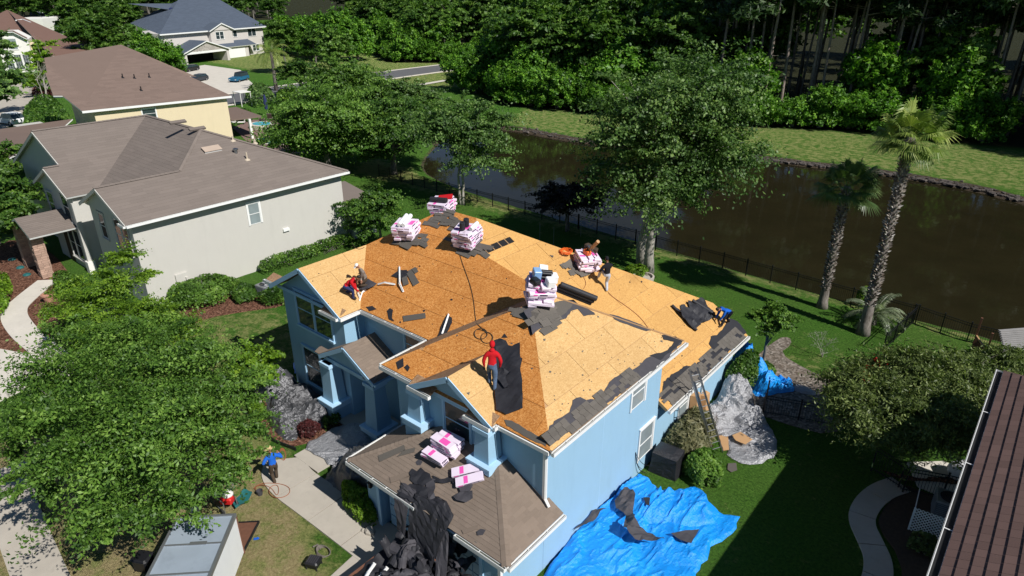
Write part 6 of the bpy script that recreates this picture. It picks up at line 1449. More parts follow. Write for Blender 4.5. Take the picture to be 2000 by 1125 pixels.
# blue shirt, bending at the rear rake
f0 = onp(YL, 1408, 640, .02); f1 = onp(YL, 1416, 632, .02); f1 = f1+Vector((.12, .22, 0)); fc = Vector((-.55, -.8, 0)); mid = (f0+f1)/2
person('worker in a blue shirt bending forward at the far rear corner of the roof', mid+Vector((.12, .16, .78)), fc, fc*.95+Vector((0, 0, .25)), [f1, f0], [mid+fc*.55+Vector((.1, 0, .22)), mid+fc*.6+Vector((-.1, .05, .15))], (M_SHIRT_BLUE, M_SHIRT_BLACK, M_BROWNC))
# straw hat in the yard, rope over the shoulder
f0 = P(534, 943); f1 = P(544, 938); fc = Vector((.35, -.9, 0)); fc = Vector((-.9, .3, 0)); mid = (f0+f1)/2
f0 = mid+Vector((.12, -.10, .0)); f1 = mid+Vector((-.1, .12, .0))
def coil(r, J, f, rt):
    m = MB()
    for k in range(5):
        c = J['shr']+Vector((.10, .22, -.12+.0*k)); a = []
        for i in range(19): t = 2*pi*i/18; a.append(c+Vector((.06*k*.3, .0, 0))+rt*(.10*cos(t)*1.2)+Vector((0, 0, 1))*(.24+.02*k)*sin(t)+f*.03*k)
        m.tube(a, .009, 5)
    m.build('rope_coil', M_HOSE, None, label='orange hose coil slung over the shoulder of the straw-hatted person', cat='hose')
person('person in a wide straw hat, blue shirt and brown trousers standing on the front path', mid+Vector((0, 0, .88)), fc, Vector((-.05, .0, 1)), [f0, f1], [mid+Vector((-.22, -.22, 1.08)), mid+Vector((.05, .32, 1.34))], (M_SHIRT_BLUE, M_BROWNC, M_HAIR), hat='straw', extra=coil)
# ------------------------------------------------------------------ bundles of shingles stacked on the roof
def bundle_mesh(kind):
    m = MB(); L, Wd, T = 1.0, .34, .095
    m.obox((0, 0, T/2), (L, Wd, T), None, 0, bev=.007)
    if kind == 1:
        m.box((-.18, -Wd/2-.002, .018), (.12, -Wd/2+.002, T-.018), 1); m.box((-.18, Wd/2-.002, .018), (.12, Wd/2+.002, T-.018), 1); m.box((.2, -Wd/2-.003, .02), (.36, -Wd/2+.001, T-.02), 2); m.box((.2, Wd/2-.001, .02), (.36, Wd/2+.003, T-.02), 2)
        m.box((-.1, -.12, T), (.3, .12, T+.002), 2)
    else:
        m.box((-.42, -Wd/2-.002, .02), (-.25, -Wd/2+.002, T-.02), 2); m.box((-.20, -Wd/2-.003, .03), (.34, -Wd/2+.001, T-.03), 1); m.box((L/2-.003, -.12, .02), (L/2+.002, .12, T-.02), 1); m.box((-.2, -.14, T), (-.05, .14, T+.002), 2)
    return m.mesh('shingle_bundle', [M_WHITEPK, M_PURPLE, M_PINK])
BUN = [bundle_mesh(0), bundle_mesh(1)]
def stack(pl, px, py, layers, per, rot, label, cols=1, seed=1, tilt=0.0, spread=.04, flat=False, group=None):
    """bundles laid crosswise in layers on the slope; every bundle is a thing"""
    rg = random.Random(seed); c = pl.on(px, py) if not isinstance(px, Vector) else px
    n = Vector((0, 0, 1)).lerp(pl.n, .35 if not flat else 1.0).normalized() if pl else Vector((0, 0, 1)); x = Vector((cos(rot), sin(rot), 0)); x = (x-n*x.dot(n)).normalized(); y = n.cross(x); z = .06
    top = []
    for k in range(layers):
        turn = (k % 2 == 1) and per == 3
        for j in range(per):
            ang = (pi/2 if turn else 0)+rg.uniform(-.13, .13); off = (j-(per-1)/2)*.35; a, b = (off, 0) if turn else (0, off)
            a += rg.uniform(-spread, spread)*1.6; b += rg.uniform(-spread, spread)*.8
            R = Matrix((x, y, n)).transposed()@Rz(ang); o = link('shingle_bundle', BUN[rg.randrange(2)], None, c+x*a+y*b+n*(z+k*.098)); o.rotation_euler = R.to_euler(); tagk(o, label, 'shingle bundle', group)
    return c+n*(z+layers*.098), x, y, n
T1 = stack(MF, 797, 462, 7, 3, 1.9, 'wrapped shingle bundle in the far left stack under two white rolls', seed=1, group='bundles in the stack under two white rolls')
T2 = stack(PLN['rear'], Vector((-23.2, 22.6, 8.5)), 0, 6, 3, .3, 'wrapped shingle bundle in the rearmost stack, beyond the main ridge', seed=2, group='bundles in the rearmost stack') if False else stack(PLN['main_front'], Vector((-23.0, 22.1, 8.6)), 0, 7, 3, .3, 'wrapped shingle bundle in the rearmost stack, beyond the main ridge', seed=2, group='bundles in the rearmost stack')
T3 = stack(MF, 915, 477, 8, 3, .2, 'wrapped shingle bundle in the stack at the right end of the ridge', seed=3, group='bundles in the stack at the main ridge end')
T4 = stack(YL, 1143, 522, 7, 3, 2.55, 'wrapped shingle bundle in the stack beside the black-shirted worker', seed=4, group='bundles in the stack by the black-shirted worker')
T5 = stack(BR, Vector((-14.0, 18.25, 8.02)), 0, 9, 3, 2.35, 'wrapped shingle bundle in the tall stack on the front peak', seed=5, spread=.07, group='bundles in the tall stack on the front peak')
T6 = stack(GP['front'], Vector((-14.05, 13.25, 3.95)), 0, 5, 2, .05, 'bright pink shingle bundle stacked below the upstairs bay window', seed=6, group='bundles under the bay window')
stack(GP['front'], Vector((-14.2, 12.75, 3.68)), 0, 3, 1, .1, 'bright pink shingle bundle stacked below the upstairs bay window', seed=7, group='bundles under the bay window')
stack(GP['front'], Vector((-12.75, 12.85, 3.72)), 0, 1, 2, .9, 'opened shingle bundle lying alone on the small front roof near the corner column', seed=8, flat=True, group='opened bundle near the corner column')
def roll(c, d, L, r, mat, label, name='felt_roll', cat='felt roll', core=True, group=None):
    c = Vector(c); d = Vector(d).normalized(); m = MB(); a = c-d*L/2; b = c+d*L/2
    q = d.to_track_quat('Z', 'Y').to_matrix(); m.lathe(a, [(r*.35, 0), (r*.96, 0), (r, .015), (r, L-.015), (r*.96, L), (r*.35, L)], 16, 0, q); m.lathe(a, [(r*.34, .02), (r*.34, L+.002)], 10, 1, q); return m.build(name, [mat, M_DARK], None, smooth=False, label=label, cat=cat, group=group)
tp, x, y, n = T1
for s in (-1, 1): roll(tp+x*.05+y*s*.11+n*.12, x*.9+y*.1, 1.0, .105, M_WHITEP, 'white underlayment roll on the far left stack', group='white rolls on the left stack')
tp, x, y, n = T2; roll(tp+n*.13-y*.2, x, .9, .12, M_FELT, 'black felt roll on top of the rearmost stack'); 
m = MB(); m.obox(tp+n*.04+x*.1+y*.3, (.7, .4, .08), Matrix((x, y, n)).transposed()@Rz(.4)); m.build('torn_wrapper', M_SHIRT_RED, None, label='torn red plastic wrapper on the rearmost stack', cat='wrapper')
tp, x, y, n = T3
for s in (-1, 1): roll(tp+n*.22+y*s*.17-y*.05, n+x*.15, .36, .13, M_FELT, 'upright black felt roll on the stack at the right end of the main ridge', group='upright rolls on the ridge-end stack')
roll(tp+n*.1+x*.4+y*.1, y, .6, .10, M_WHITEP, 'white roll on the stack at the right end of the main ridge')
tp, x, y, n = T4
q = MB(); q.tube([tp+x*.1+n*.02, tp-x*.5-y*.1+n*.95], [.085, .085], 12); q.build('cardboard_tube', M_CARD, None, label='tan cardboard tube leaning on the stack beside the black-shirted worker', cat='cardboard tube')
m = MB(); m.obox(tp+n*.13+y*.1-x*.05, (.36, .26, .2), Matrix((x, y, n)).transposed()@Rz(.3), 0, bev=.03); m.tube([tp+n*.2+y*.1, tp+n*.42+y*.12, tp+n*.42+y*.3], .03, 6, 1); m.build('nail_gun', [M_ORANGE, M_BLACK], None, label='orange nail gun on the stack beside the black-shirted worker', cat='nail gun')
m = MB(); m.obox(tp+n*.10-y*.35+x*.25, (.4, .3, .18), Matrix((x, y, n)).transposed()@Rz(.9), 0, bev=.03); m.obox(tp+n*.16-y*.1+x*.4, (.3, .3, .3), Matrix((x, y, n)).transposed()@Rz(.4), 0, bev=.04); m.build('tool_bag', M_BROWNC, None, label='dark tool bag on the stack beside the black-shirted worker', cat='tool bag')
m = MB(); m.tube([tp-x*.9+n*.4, tp+x*.2+n*.35], .03, 6); m.build('pry_bar', M_METAL, None, label='grey roofing fork lying over the stack beside the black-shirted worker', cat='pry bar')
tp, x, y, n = T5
def tbox(o, s, rz, mat, nm, lab, cat, x=x, y=y, n=n): m = MB(); m.obox(tp+x*o[0]+y*o[1]+n*(o[2]+s[2]/2), s, Matrix((x, y, n)).transposed()@Rz(rz), 0, bev=.025); return m.build(nm, mat, None, label=lab, cat=cat)
tbox((-.34, -.25, 0), (.4, .3, .28), .2, M_WHITEP, 'white_box', 'white carton at the left of the things on the front peak stack', 'carton'); tbox((-.02, -.42, 0), (.36, .26, .3), .1, M_WHITEP, 'white_box', 'white carton nearest the viewer on the front peak stack', 'carton')
tbox((.42, -.05, 0), (.38, .34, .34), -.1, M_WHITEP, 'white_box', 'tall white carton at the right of the front peak stack', 'carton'); tbox((.12, .22, .0), (.40, .3, .36), .1, plain('pale_blue_plastic', (.22, .38, .62, 1), .35), 'water_cooler', 'pale blue plastic cooler among white cartons on the front peak stack', 'cooler')
tbox((-.3, .3, 0), (.35, .3, .2), .6, M_BLACK, 'tool_case', 'black tool case behind the white cartons on the front peak stack', 'tool case')
for s in range(4): roll(tp+x*(.02+.16*(s % 2))+y*(-.15+.0*s)+n*(.1+.17*(s//2)), y, .42, .075, M_BLACK, 'small black roll of flashing between the white cartons', group='black rolls between the white cartons')
for k in range(3):
    a = BR.on(1140+k*3, 588-k*6) ; roll(Vector((-13.3+.12*k, 19.6+.0*k, 7.95+.13*k)), Vector((.75, .62, -.42)), 1.55, .11, M_FELT, 'long black felt roll lying on the hip behind the front peak stack', group='long felt rolls behind the front peak stack')
# old shingles under the stacks
def sh_patch(pl, cx, cy, w, h, seed, n=26, parent=None):
    rg = random.Random(seed); c = pl.on(cx, cy); m = MB(); cu, cv = (c-pl.o).dot(pl.u), (c-pl.o).dot(pl.v)
    for i in range(n):
        a = cu+rg.gauss(0, w*.27); b = cv+rg.gauss(0, h*.30); t = rg.uniform(-.25, .25); ww, hh = rg.uniform(.35, .9), rg.uniform(.14, .3); q = []
        for i_, j_ in ((-1, -1), (1, -1), (1, 1), (-1, 1)): uu, vv = i_*ww/2, j_*hh/2; q.append((a+uu*cos(t)-vv*sin(t), b+uu*sin(t)+vv*cos(t)))
        m.slab([pl.at(p, r, .032+i*.0022+rg.random()*.006) for p, r in q], .008, n=pl.n, tint=rg.random())
    return m.build('old_shingles', M_SH_DARK, BH, kind='stuff')
sh_patch(MF, 800, 466, 1.8, .9, 1); sh_patch(MF, 915, 482, 1.9, .8, 2); sh_patch(MF, 868, 428, 2.0, .8, 3); sh_patch(YL, 1128, 528, 1.4, 1.3, 4, 22); sh_patch(BR, 1066, 622, 1.2, .8, 6, 24); sh_patch(BF, 1016, 612, .8, .5, 7, 8)
# ------------------------------------------------------------------ felt, flashing and shingle pieces on the boards
def piece(nm, pl, pts, mat, lab, cat, h=.04, wave=.0, jag=0., seed=1, group=None, th=.012): return scrap(nm, pl, pts, mat, None, h, th, lab, cat, group, wave, None, jag, seed)
piece('felt_sheet', BF, [(967, 668), (978, 664), (990, 668), (994, 676), (1001, 678), (1005, 675), (1017, 671), (1018, 700), (1022, 703), (1018, 722), (1022, 745), (1023, 800), (1004, 806), (990, 811), (970, 802), (969, 740)], M_FELT, 'long black felt sheet lying up the slope beside the red-hooded worker', 'felt sheet', .05, .07, .01, 3)
piece('felt_fold', BF, [(972, 716), (1003, 735), (990, 742), (996, 757), (1003, 758), (988, 762), (975, 745)], M_FELT, 'folded flap of black felt on the long sheet', 'felt scrap', .10, .14, .02, 4)
piece('felt_heap', YL, [(1312, 603), (1318, 601), (1330, 609), (1328, 597), (1345, 603), (1340, 590), (1350, 592), (1366, 586), (1392, 608), (1396, 618), (1380, 628), (1366, 634), (1356, 648), (1345, 640)], M_FELT, 'crumpled heap of black felt before the blue-shirted worker', 'felt heap', .03, .15, .04, 5)
roll(onp(YL, 1336, 624, .10), onp(YL, 1356, 645)-onp(YL, 1314, 602), 1.7, .075, M_FELT, 'loose black felt roll at the left side of the crumpled felt heap')
roll(onp(YL, 1373, 607, .2), onp(YL, 1394, 616)-onp(YL, 1352, 590), 1.3, .09, M_FELT, 'black felt roll on top of the crumpled felt heap')
piece('felt_scrap', MF, [(765, 540), (781, 528), (795, 528), (800, 535), (788, 555), (783, 545)], M_FELT, 'dark felt scrap left of the bent flashing strip', 'felt scrap', .03, .03, .02, 6)
for i, q in enumerate(([(792, 533), (812, 522), (818, 531), (800, 541)], [(795, 535), (806, 530), (820, 553), (808, 560)], [(805, 528), (817, 524), (812, 536)], [(786, 545), (796, 540), (800, 556), (789, 560)])): piece('shingle_piece', MF, q, M_SH_DARK, 'grey shingle strip in the crossed pile on the main front slope', 'shingle piece', .04+.012*i, 0, .0, i, 'shingle strips crossed on the main slope')
piece('shingle_piece', MF, [(787, 618), (831, 612), (832, 622), (789, 629)], M_SH_DARK, 'single grey shingle strip near the recessed eave', 'shingle piece', .035)
def strip(nm, pl, pts, w, lab, mat=None, lift=.05, cat='metal strip', group=None):
    m = MB(); p = [onp(pl, a, b, lift+(.12 if i % 2 else 0)) for i, (a, b) in enumerate(pts)]
    for i in range(len(p)-1): m.beam(p[i], p[i+1], w, .012); m.beam(p[i]+Vector((0, 0, .03)), p[i+1]+Vector((0, 0, .03)), .012, .06)
    return m.build(nm, mat or M_WHITE, None, label=lab, cat=cat, group=group)
strip('drip_edge', MF, [(780, 523), (781, 560), (788, 572)], .08, 'bent white flashing strip standing by the crossed shingle pile'); strip('drip_edge', MF, [(738, 558), (752, 559), (772, 558)], .07, 'white flashing strip lying right of the crouching workers')
strip('drip_edge', MF, [(715, 568), (708, 578), (702, 590)], .07, 'pale flashing strip at the foot of the valley'); strip('drip_edge', MF, [(863, 655), (870, 640), (876, 616)], .09, 'long white flashing strip near the front valley')
strip('drip_edge', TR, [(698, 566), (700, 578), (704, 586)], .06, 'short white flashing strip beside the crouching red shirt')
piece('felt_scrap', MF, [(855, 660), (862, 640), (874, 616), (884, 622), (884, 632), (878, 645), (868, 658)], M_FELT, 'dark felt scrap under the long white flashing strip', 'felt scrap', .03, .03, .02, 7)
piece('felt_scrap', MF, [(703, 556), (722, 548), (738, 556), (722, 570), (700, 572)], M_FELTG, 'crumpled felt piece held between the two crouching workers', 'felt scrap', .06, .12, .02, 8)
piece('felt_scrap', MF, [(756, 608), (762, 602), (768, 606), (766, 622), (771, 628), (760, 624)], M_FELT, 'small black felt scrap above the recessed gutter', 'felt scrap', .03, 0, .02, 9)
piece('felt_scrap', MF, [(715, 600), (728, 598), (736, 604), (722, 608)], M_FELT, 'small black felt scrap by the inner eave corner', 'felt scrap', .03, 0, .02, 10)
piece('felt_scrap', BF, [(774, 708), (788, 700), (789, 716), (778, 722)], M_FELT, 'black felt scrap at the left front corner', 'felt scrap', .03, 0, .02, 11); piece('felt_scrap', BF, [(790, 718), (796, 712), (801, 718), (797, 726)], M_FELT, 'tiny black felt scrap near the left front corner', 'felt scrap', .03, 0, .01, 12)
piece('felt_scrap', BF, [(980, 660), (986, 652), (992, 660)], M_FELT, 'small triangular felt scrap above the long sheet', 'felt scrap', .03)
piece('felt_scrap', MF, [(898, 640), (906, 636), (914, 640), (920, 645), (905, 646)], M_FELT, 'flat felt scrap at the foot of the brown valley', 'felt scrap', .03)
for q, s in (([(1022, 550), (1028, 542), (1031, 550), (1027, 556)], 1), ([(968, 528), (976, 525), (980, 530), (972, 533)], 2), ([(1073, 499), (1081, 500), (1079, 504)], 3)): piece('felt_scrap', YL, q, M_FELTG, ('felt scrap left of the front peak stack', 'felt scrap right of the vent slot', 'felt scrap left of the orange cable pile')[s-1], 'felt scrap', .03, 0, .01, s)
# garage roof: heap of felt spilling over the eave
GF = GP['front']
for i, (q, mt, lb) in enumerate((([(800, 925), (806, 916), (816, 922), (823, 914), (832, 923), (842, 928), (846, 940), (830, 952), (812, 948), (803, 940)], M_FELT, 'black felt patch with spiky upper edge on the small front roof'),
    ([(803, 946), (826, 950), (838, 955), (836, 990), (818, 988), (798, 976), (775, 968), (790, 955)], M_FELT, 'wide flat black felt piece above the front gutter'), ([(836, 936), (852, 938), (853, 990), (842, 984), (834, 960)], M_FELTG, 'upright folded felt strip on the small front roof'),
    ([(846, 930), (862, 938), (880, 932), (892, 930), (890, 942), (868, 946), (850, 944)], M_FELT, 'narrow black felt band crossing the small front roof'), ([(884, 934), (896, 925), (906, 918), (912, 926), (910, 944), (900, 952), (886, 946)], M_FELT, 'curled black felt piece left of the corner column'),
    ([(908, 914), (920, 916), (938, 930), (948, 940), (930, 945), (920, 940), (912, 930)], M_FELT, 'black felt sheet against the corner column pedestal'), ([(896, 950), (916, 942), (926, 950), (920, 962), (902, 964)], M_FELTG, 'dusty felt piece between the column and the opened bundle'))):
    piece('felt_scrap', GF, q, mt, lb, 'felt scrap', .03+.006*i, .07, .035, 15+i)
piece('felt_scrap', GF, [(887, 972), (905, 962), (926, 962), (926, 976), (912, 984), (894, 980)], M_FELTG, 'dusty grey felt piece beside the opened bundle', 'felt scrap', .05, .08, .03, 16)
piece('felt_scrap', GF, [(812, 903), (818, 898), (826, 902), (822, 909), (815, 909)], M_FELTG, 'small grey scrap in the middle of the small front roof', 'felt scrap', .03, 0, .02, 17); piece('felt_scrap', GF, [(932, 1040), (940, 1034), (950, 1036), (944, 1046), (934, 1047)], M_FELTG, 'small curled scrap near the front gutter at right', 'felt scrap', .03, .04, .02, 18)
for i, q in enumerate(([(739, 891), (790, 870), (793, 880), (742, 903)], [(790, 880), (812, 875), (810, 884), (776, 893)], [(762, 934), (798, 922), (800, 932), (764, 944)], [(782, 938), (800, 930), (808, 940), (800, 956), (786, 950)], [(902, 1036), (935, 1026), (934, 1034), (906, 1044)])):
    piece('shingle_piece', GF, q, M_SH_DARK if i in (0, 1) else M_SH_GAR, ('dark shingle strip askew on the left of the small front roof', 'second dark shingle strip touching the askew one', 'tan shingle strip above the front gutter', 'tan shingle lying beside the torn felt', 'tan shingle strip left of the hip near the gutter')[i], 'shingle piece', .045, 0, 0, i)
# cables and hoses on the roof
def cable(nm, pl, pts, r, mat, lab, cat='hose', lift=.03, par=None):
    p = [onp(pl, a, b, lift) for a, b in pts]; p = smooth_poly([tuple(q) for q in p], 2, False); m = MB(); m.tube(p, r, 5); return m.build(nm, mat, None, label=lab, cat=cat)
cable('air_hose', MF, [(898, 498), (903, 515), (918, 555), (925, 585), (928, 615), (930, 630)], .012, M_BROWNC, 'thin dark air hose running down the main front slope')
cable('air_hose', YL, [(1188, 572), (1195, 580), (1225, 600), (1250, 620), (1265, 640), (1273, 652)], .012, M_HOSE, 'thin hose running from the black-shirted worker down to the hip')
cable('air_hose', YL, [(1130, 530), (1142, 545), (1145, 556), (1140, 565)], .010, M_HOSE, 'short curved hose beside the stack by the black-shirted worker')
pts = [(930, 632)]
for i in range(34): a = i*.62; pts.append((945+14*cos(a)*(1-.006*i)+(6 if i > 17 else -6), 657+11*sin(a)+(4 if i > 17 else -4)))
cable('hose_coil', BF, pts, .012, M_BROWNC, 'loosely coiled dark hose above the red-hooded worker')
cable('air_hose', TR, [(687, 474), (694, 486), (704, 488), (712, 484)], .010, M_BROWNC, 'small loop of hose on the tower roof ridge')
m = MB(); rg = random.Random(4)
for i in range(7):
    c = onp(YL, 1105, 497, .08); a = []
    for j in range(13): t = 2*pi*j/12; a.append(c+Vector((cos(t)*.28*rg.uniform(.7, 1.1), sin(t)*.34*rg.uniform(.7, 1.1), .04*i*.5+.05*rg.random())))
    m.tube(a, .016, 5)
m.build('orange_cable', M_ORANGE, None, label='tangled bright orange cable pile at the back hip beside a stack', cat='cable')
for q in ((1054, 462), (1080, 472), (1134, 462)):
    b = Vector((YL.on(q[0], q[1]+5).x, YL.on(q[0], q[1]+5).y, YL.on(q[0], q[1]+5).z)); 
# ------------------------------------------------------------------ sheets draped over shrubs
def drape(name, poly, mounds, mat, label, res=.09, fold=.10, seed=1, sm=1, base=.05, cat='tarp', edge=.25, fs=1.6, stretch=(1, 1), z0=0.):
    """tarpaulin over bumps: poly world outline, mounds (x, y, radius, height)"""
    poly = smooth_poly([tuple(p)[:2]+(0,) for p in poly], sm); poly = [p[:2] for p in poly]; rg = np.random.default_rng(seed)
    q = []
    for i in range(len(poly)):
        a = np.array(poly[i]); b = np.array(poly[(i+1) % len(poly)]); n = max(1, int(np.hypot(*(b-a))/.25))
        for j in range(n): q.append(tuple(a+(b-a)*j/n+rg.normal(size=2)*.035))
    poly = q; xs = [p[0] for p in poly]; ys = [p[1] for p in poly]; m = MB(); idx = {}
    def key(a, b):
        k = (round(a, 4), round(b, 4))
        if k not in idx: idx[k] = len(idx); pts.append(k)
        return idx[k]
    pts = []; faces = []; nu = int((max(xs)-min(xs))/res)+1; nv = int((max(ys)-min(ys))/res)+1
    gx = min(xs)+np.arange(nu+1)*res; gy = min(ys)+np.arange(nv+1)*res; GX, GY = np.meshgrid(gx, gy, indexing='ij'); IN = inpoly(GX, GY, poly)
    for i in range(nu):
        for j in range(nv):
            c = IN[i, j]+IN[i+1, j]+IN[i, j+1]+IN[i+1, j+1]
            if c == 4: faces.append((key(gx[i], gy[j]), key(gx[i+1], gy[j]), key(gx[i+1], gy[j+1]), key(gx[i], gy[j+1])))
            elif c > 0:
                p = clip_rect(poly, gx[i], gy[j], gx[i+1], gy[j+1])
                if len(p) > 2 and area2(p) > 1e-5:
                    f = []
                    for a, b in p:
                        k = key(a, b)
                        if k not in f: f.append(k)
                    if len(f) > 2: faces.append(tuple(f))
    A = np.array(pts); X, Y = A[:, 0], A[:, 1]; d = dpoly(X, Y, poly); h = np.zeros(len(X))+base
    for mx, my, r, hh in mounds: h = np.maximum(h, hh*np.sqrt(np.clip(1-((X-mx)**2+(Y-my)**2)/(r*r), 0, 1)))*1.0
    wx = X*stretch[0]+fbm(X*.6, Y*.6, seed, seed, 2)*1.4; wy = Y*stretch[1]+fbm(X*.6+7, Y*.6, seed, seed, 2)*1.4
    r1 = 1-abs(2*fbm(wx*fs, wy*fs, seed, seed+3, 3)-1); r2 = 1-abs(2*fbm(wx*fs*3, wy*fs*3, seed, seed+9, 2)-1)
    soft = .35+.65*np.clip(h/.5, 0, 1)
    z = h+(fold*2.0*(np.clip(r1, 0, 1)**7)+fold*.6*r2**5)*soft+fold*.5*fbm(X*2.5, Y*2.5, seed, 4, 2); z *= np.clip(.12+d/edge, 0, 1); z += z0
    m.v = [(float(a), float(b), float(c)+.012) for a, b, c in zip(X, Y, z)]; m.f = faces; m.m = [0]*len(faces); m.t = [.5]*len(faces)
    o = m.build(name, mat, None, smooth=False, label=label, cat=cat); md = o.modifiers.new('s', 'SOLIDIFY'); md.thickness = .008; md.offset = 1; return o
BT = [P(1045, 1190), P(1062, 1125), P(1105, 1062), P(1165, 1005), P(1225, 952), P(1245, 935, .2), P(1272, 945, .3), P(1290, 960, .4), P(1330, 950, .5), P(1356, 945, .3), P(1374, 962, .3), P(1386, 985, .1), P(1412, 1003), P(1445, 1010), P(1438, 1034), P(1410, 1060), P(1387, 1070), P(1378, 1095), P(1362, 1125), P(1330, 1190)]
drape('blue_tarp', [p[:2] for p in BT], [(-9.3, 19.6, 1.5, .55), (-9.7, 18.0, 1.3, .35), (-9.4, 16.4, 1.5, .32), (-8.0, 20.2, 1.4, .42), (-9.4, 14.8, 1.2, .3), (-7.2, 18.6, 1.5, .15)], M_TBLUE, 'large bright blue tarpaulin spread on the grass along the lit side wall', .06, .085, 3, sm=0, edge=.12, fs=1.0, stretch=(1.9, .55))
G = Plane([(-20, 0, 0), (0, 0, 0), (0, 60, 0), (-20, 60, 0)], (1, 0, 0))
def gp(nm, pts, z, mat, lab, cat, wave=.1, jag=.01, seed=1, h=.0):
    pl = Plane([(-40, 0, z), (10, 0, z), (10, 60, z), (-40, 60, z)], (1, 0, 0)); return scrap(nm, pl, pts, mat, None, h, .012, lab, cat, None, wave, None, jag, seed)
gp('felt_sheet', [(1200, 980), (1224, 960), (1240, 975), (1236, 1000), (1238, 1030), (1262, 1048), (1300, 1060), (1285, 1066), (1240, 1060), (1216, 1046), (1222, 1010), (1203, 995)], .55, M_FELTG, 'dark felt sheet folded in an L on the blue tarpaulin', 'felt sheet', .34, .0, 2)
gp('felt_scrap', [(1310, 1042), (1366, 1034), (1350, 1062), (1330, 1056)], .36, M_FELTG, 'triangular dark felt piece on the right of the blue tarpaulin', 'felt scrap', .06, .0, 3)
gp('felt_scrap', [(1256, 972), (1270, 972), (1268, 988), (1262, 986)], .62, M_FELT, 'small pointed felt scrap near the top of the blue tarpaulin', 'felt scrap', .05, .0, 4)
gp('felt_scrap', [(1118, 1043), (1140, 1022), (1156, 1004), (1190, 1000), (1172, 1008), (1160, 1018), (1140, 1032)], .45, M_FELTG, 'folded felt strip lying between the wall and the blue tarpaulin', 'felt scrap', .2, .0, 5)
gp('felt_scrap', [(1176, 1002), (1218, 948), (1222, 955), (1190, 998)], .2, M_TDARK, 'narrow black strip along the foot of the lit wall', 'felt scrap', .1, .0, 6)
drape('grey_tarp', [(-29.0, 15.2), (-28.0, 15.45), (-26, 15.42), (-24.2, 15.3), (-23.5, 14.6), (-23.4, 13.7), (-24.1, 13.3), (-23.4, 12.55), (-24.2, 12.2), (-25.6, 12.5), (-26.6, 12.9), (-27.3, 13.5), (-28.6, 13.6), (-29.3, 14.2)], [(-28.2, 14.5, 1.1, .75), (-26.1, 14.3, 1.2, .65), (-25.0, 13.3, 1.2, .6), (-24.3, 14.4, 1.0, .6)], M_TGREY, 'grey plastic tarp heaped over the shrubs before the lower left windows', .06, .10, 5, edge=.2, fs=2.0, stretch=(1.0, .55))
drape('silver_tarp', [(-22.8, 12.4), (-22.85, 13.4), (-22.9, 14.4), (-22.0, 15.2), (-20.9, 15.3), (-20.0, 14.2), (-20.2, 13.2), (-20.7, 12.5), (-21.6, 12.6)], [(-21.6, 14.6, .9, .35)], M_TSILV, 'silver tarp laid flat over the entry walk', .08, .05, 6, z0=.09, edge=.12, fs=1.1)
drape('dark_tarp', [(-20.5, 11.9), (-20.6, 12.9), (-20.0, 14.0), (-18.4, 14.1), (-17.2, 13.6), (-17.15, 12.2), (-18.4, 11.9), (-19.4, 11.7)], [(-19.0, 13.1, 1.3, 1.3), (-18.0, 12.9, 1.0, 1.2), (-20.0, 12.9, .8, .5)], M_TGREY, 'slate grey tarp over bushes at the corner of the garage', .08, .10, 7, edge=.3, fs=1.2)
drape('silver_tarp', [(-10.2, 29.3), (-9.4, 29.7), (-8.6, 29.0), (-8.2, 28.3), (-7.4, 27.8), (-6.7, 27.0), (-6.25, 26.0), (-6.4, 25.0), (-7.0, 24.2), (-7.9, 24.2), (-8.0, 24.8), (-8.7, 25.3), (-9.8, 25.6), (-10.2, 26.8)], [(-9.5, 28.7, .9, 1.2), (-9.1, 27.6, .8, .75), (-9.5, 26.6, .8, .6), (-8.2, 27.5, .8, .5)], M_TSILV, 'crumpled silver tarp over the shrub beside the ladder', .065, .12, 8, edge=.16, fs=1.7)
drape('blue_tarp', [(-11.3, 32.3), (-10.2, 32.3), (-9.0, 31.3), (-7.9, 31.9), (-7.3, 31.6), (-7.9, 30.5), (-8.6, 29.5), (-9.2, 30.1), (-10.2, 31.2)], [(-10.4, 31.9, .9, 1.5), (-9.3, 30.9, .7, 1.3), (-8.5, 30.6, .7, .9), (-8.0, 31.2, .6, .5)], M_TBLUE, 'small blue tarp slung between the rear corner and the patio fence', .07, .12, 9, edge=.18, fs=1.8)
drape('white_sheet', [(-7.7, 31.9), (-6.9, 32.2), (-6.3, 31.7), (-7.3, 31.3)], [], M_TSILV, 'grey-white end of sheet lying on the patio beside the blue tarp', .07, .08, 10, edge=.1, base=.1)
drape('blue_tarp', [(-30.0, 16.6), (-28.1, 15.7), (-28.0, 18.2), (-28.3, 20.2), (-29.3, 19.2)], [(-28.7, 17.2, .9, .9), (-28.8, 18.6, .8, .8)], M_TBLUE, 'blue tarp tucked in the shade of the left wall', .09, .1, 11, edge=.25)
for q, lb in (((1338, 858), 'tan shingle sheet lying on the silver tarp beside the ladder foot'),): pass
gp('shingle_piece', [(1404, 851), (1422, 849), (1424, 878), (1413, 880)], .12, M_CARD, 'brown board lying against the silver tarp at the ladder foot', 'board', .0); gp('shingle_piece', [(1430, 850), (1446, 843), (1470, 858), (1456, 868), (1437, 860)], .30, M_CARD, 'brown board tilted on the silver tarp', 'board', .0); gp('shingle_piece', [(1422, 905), (1438, 904), (1440, 918), (1428, 922), (1421, 917)], .06, M_SH_DARK, 'grey shingle lying on the grass below the silver tarp', 'shingle piece', .0)
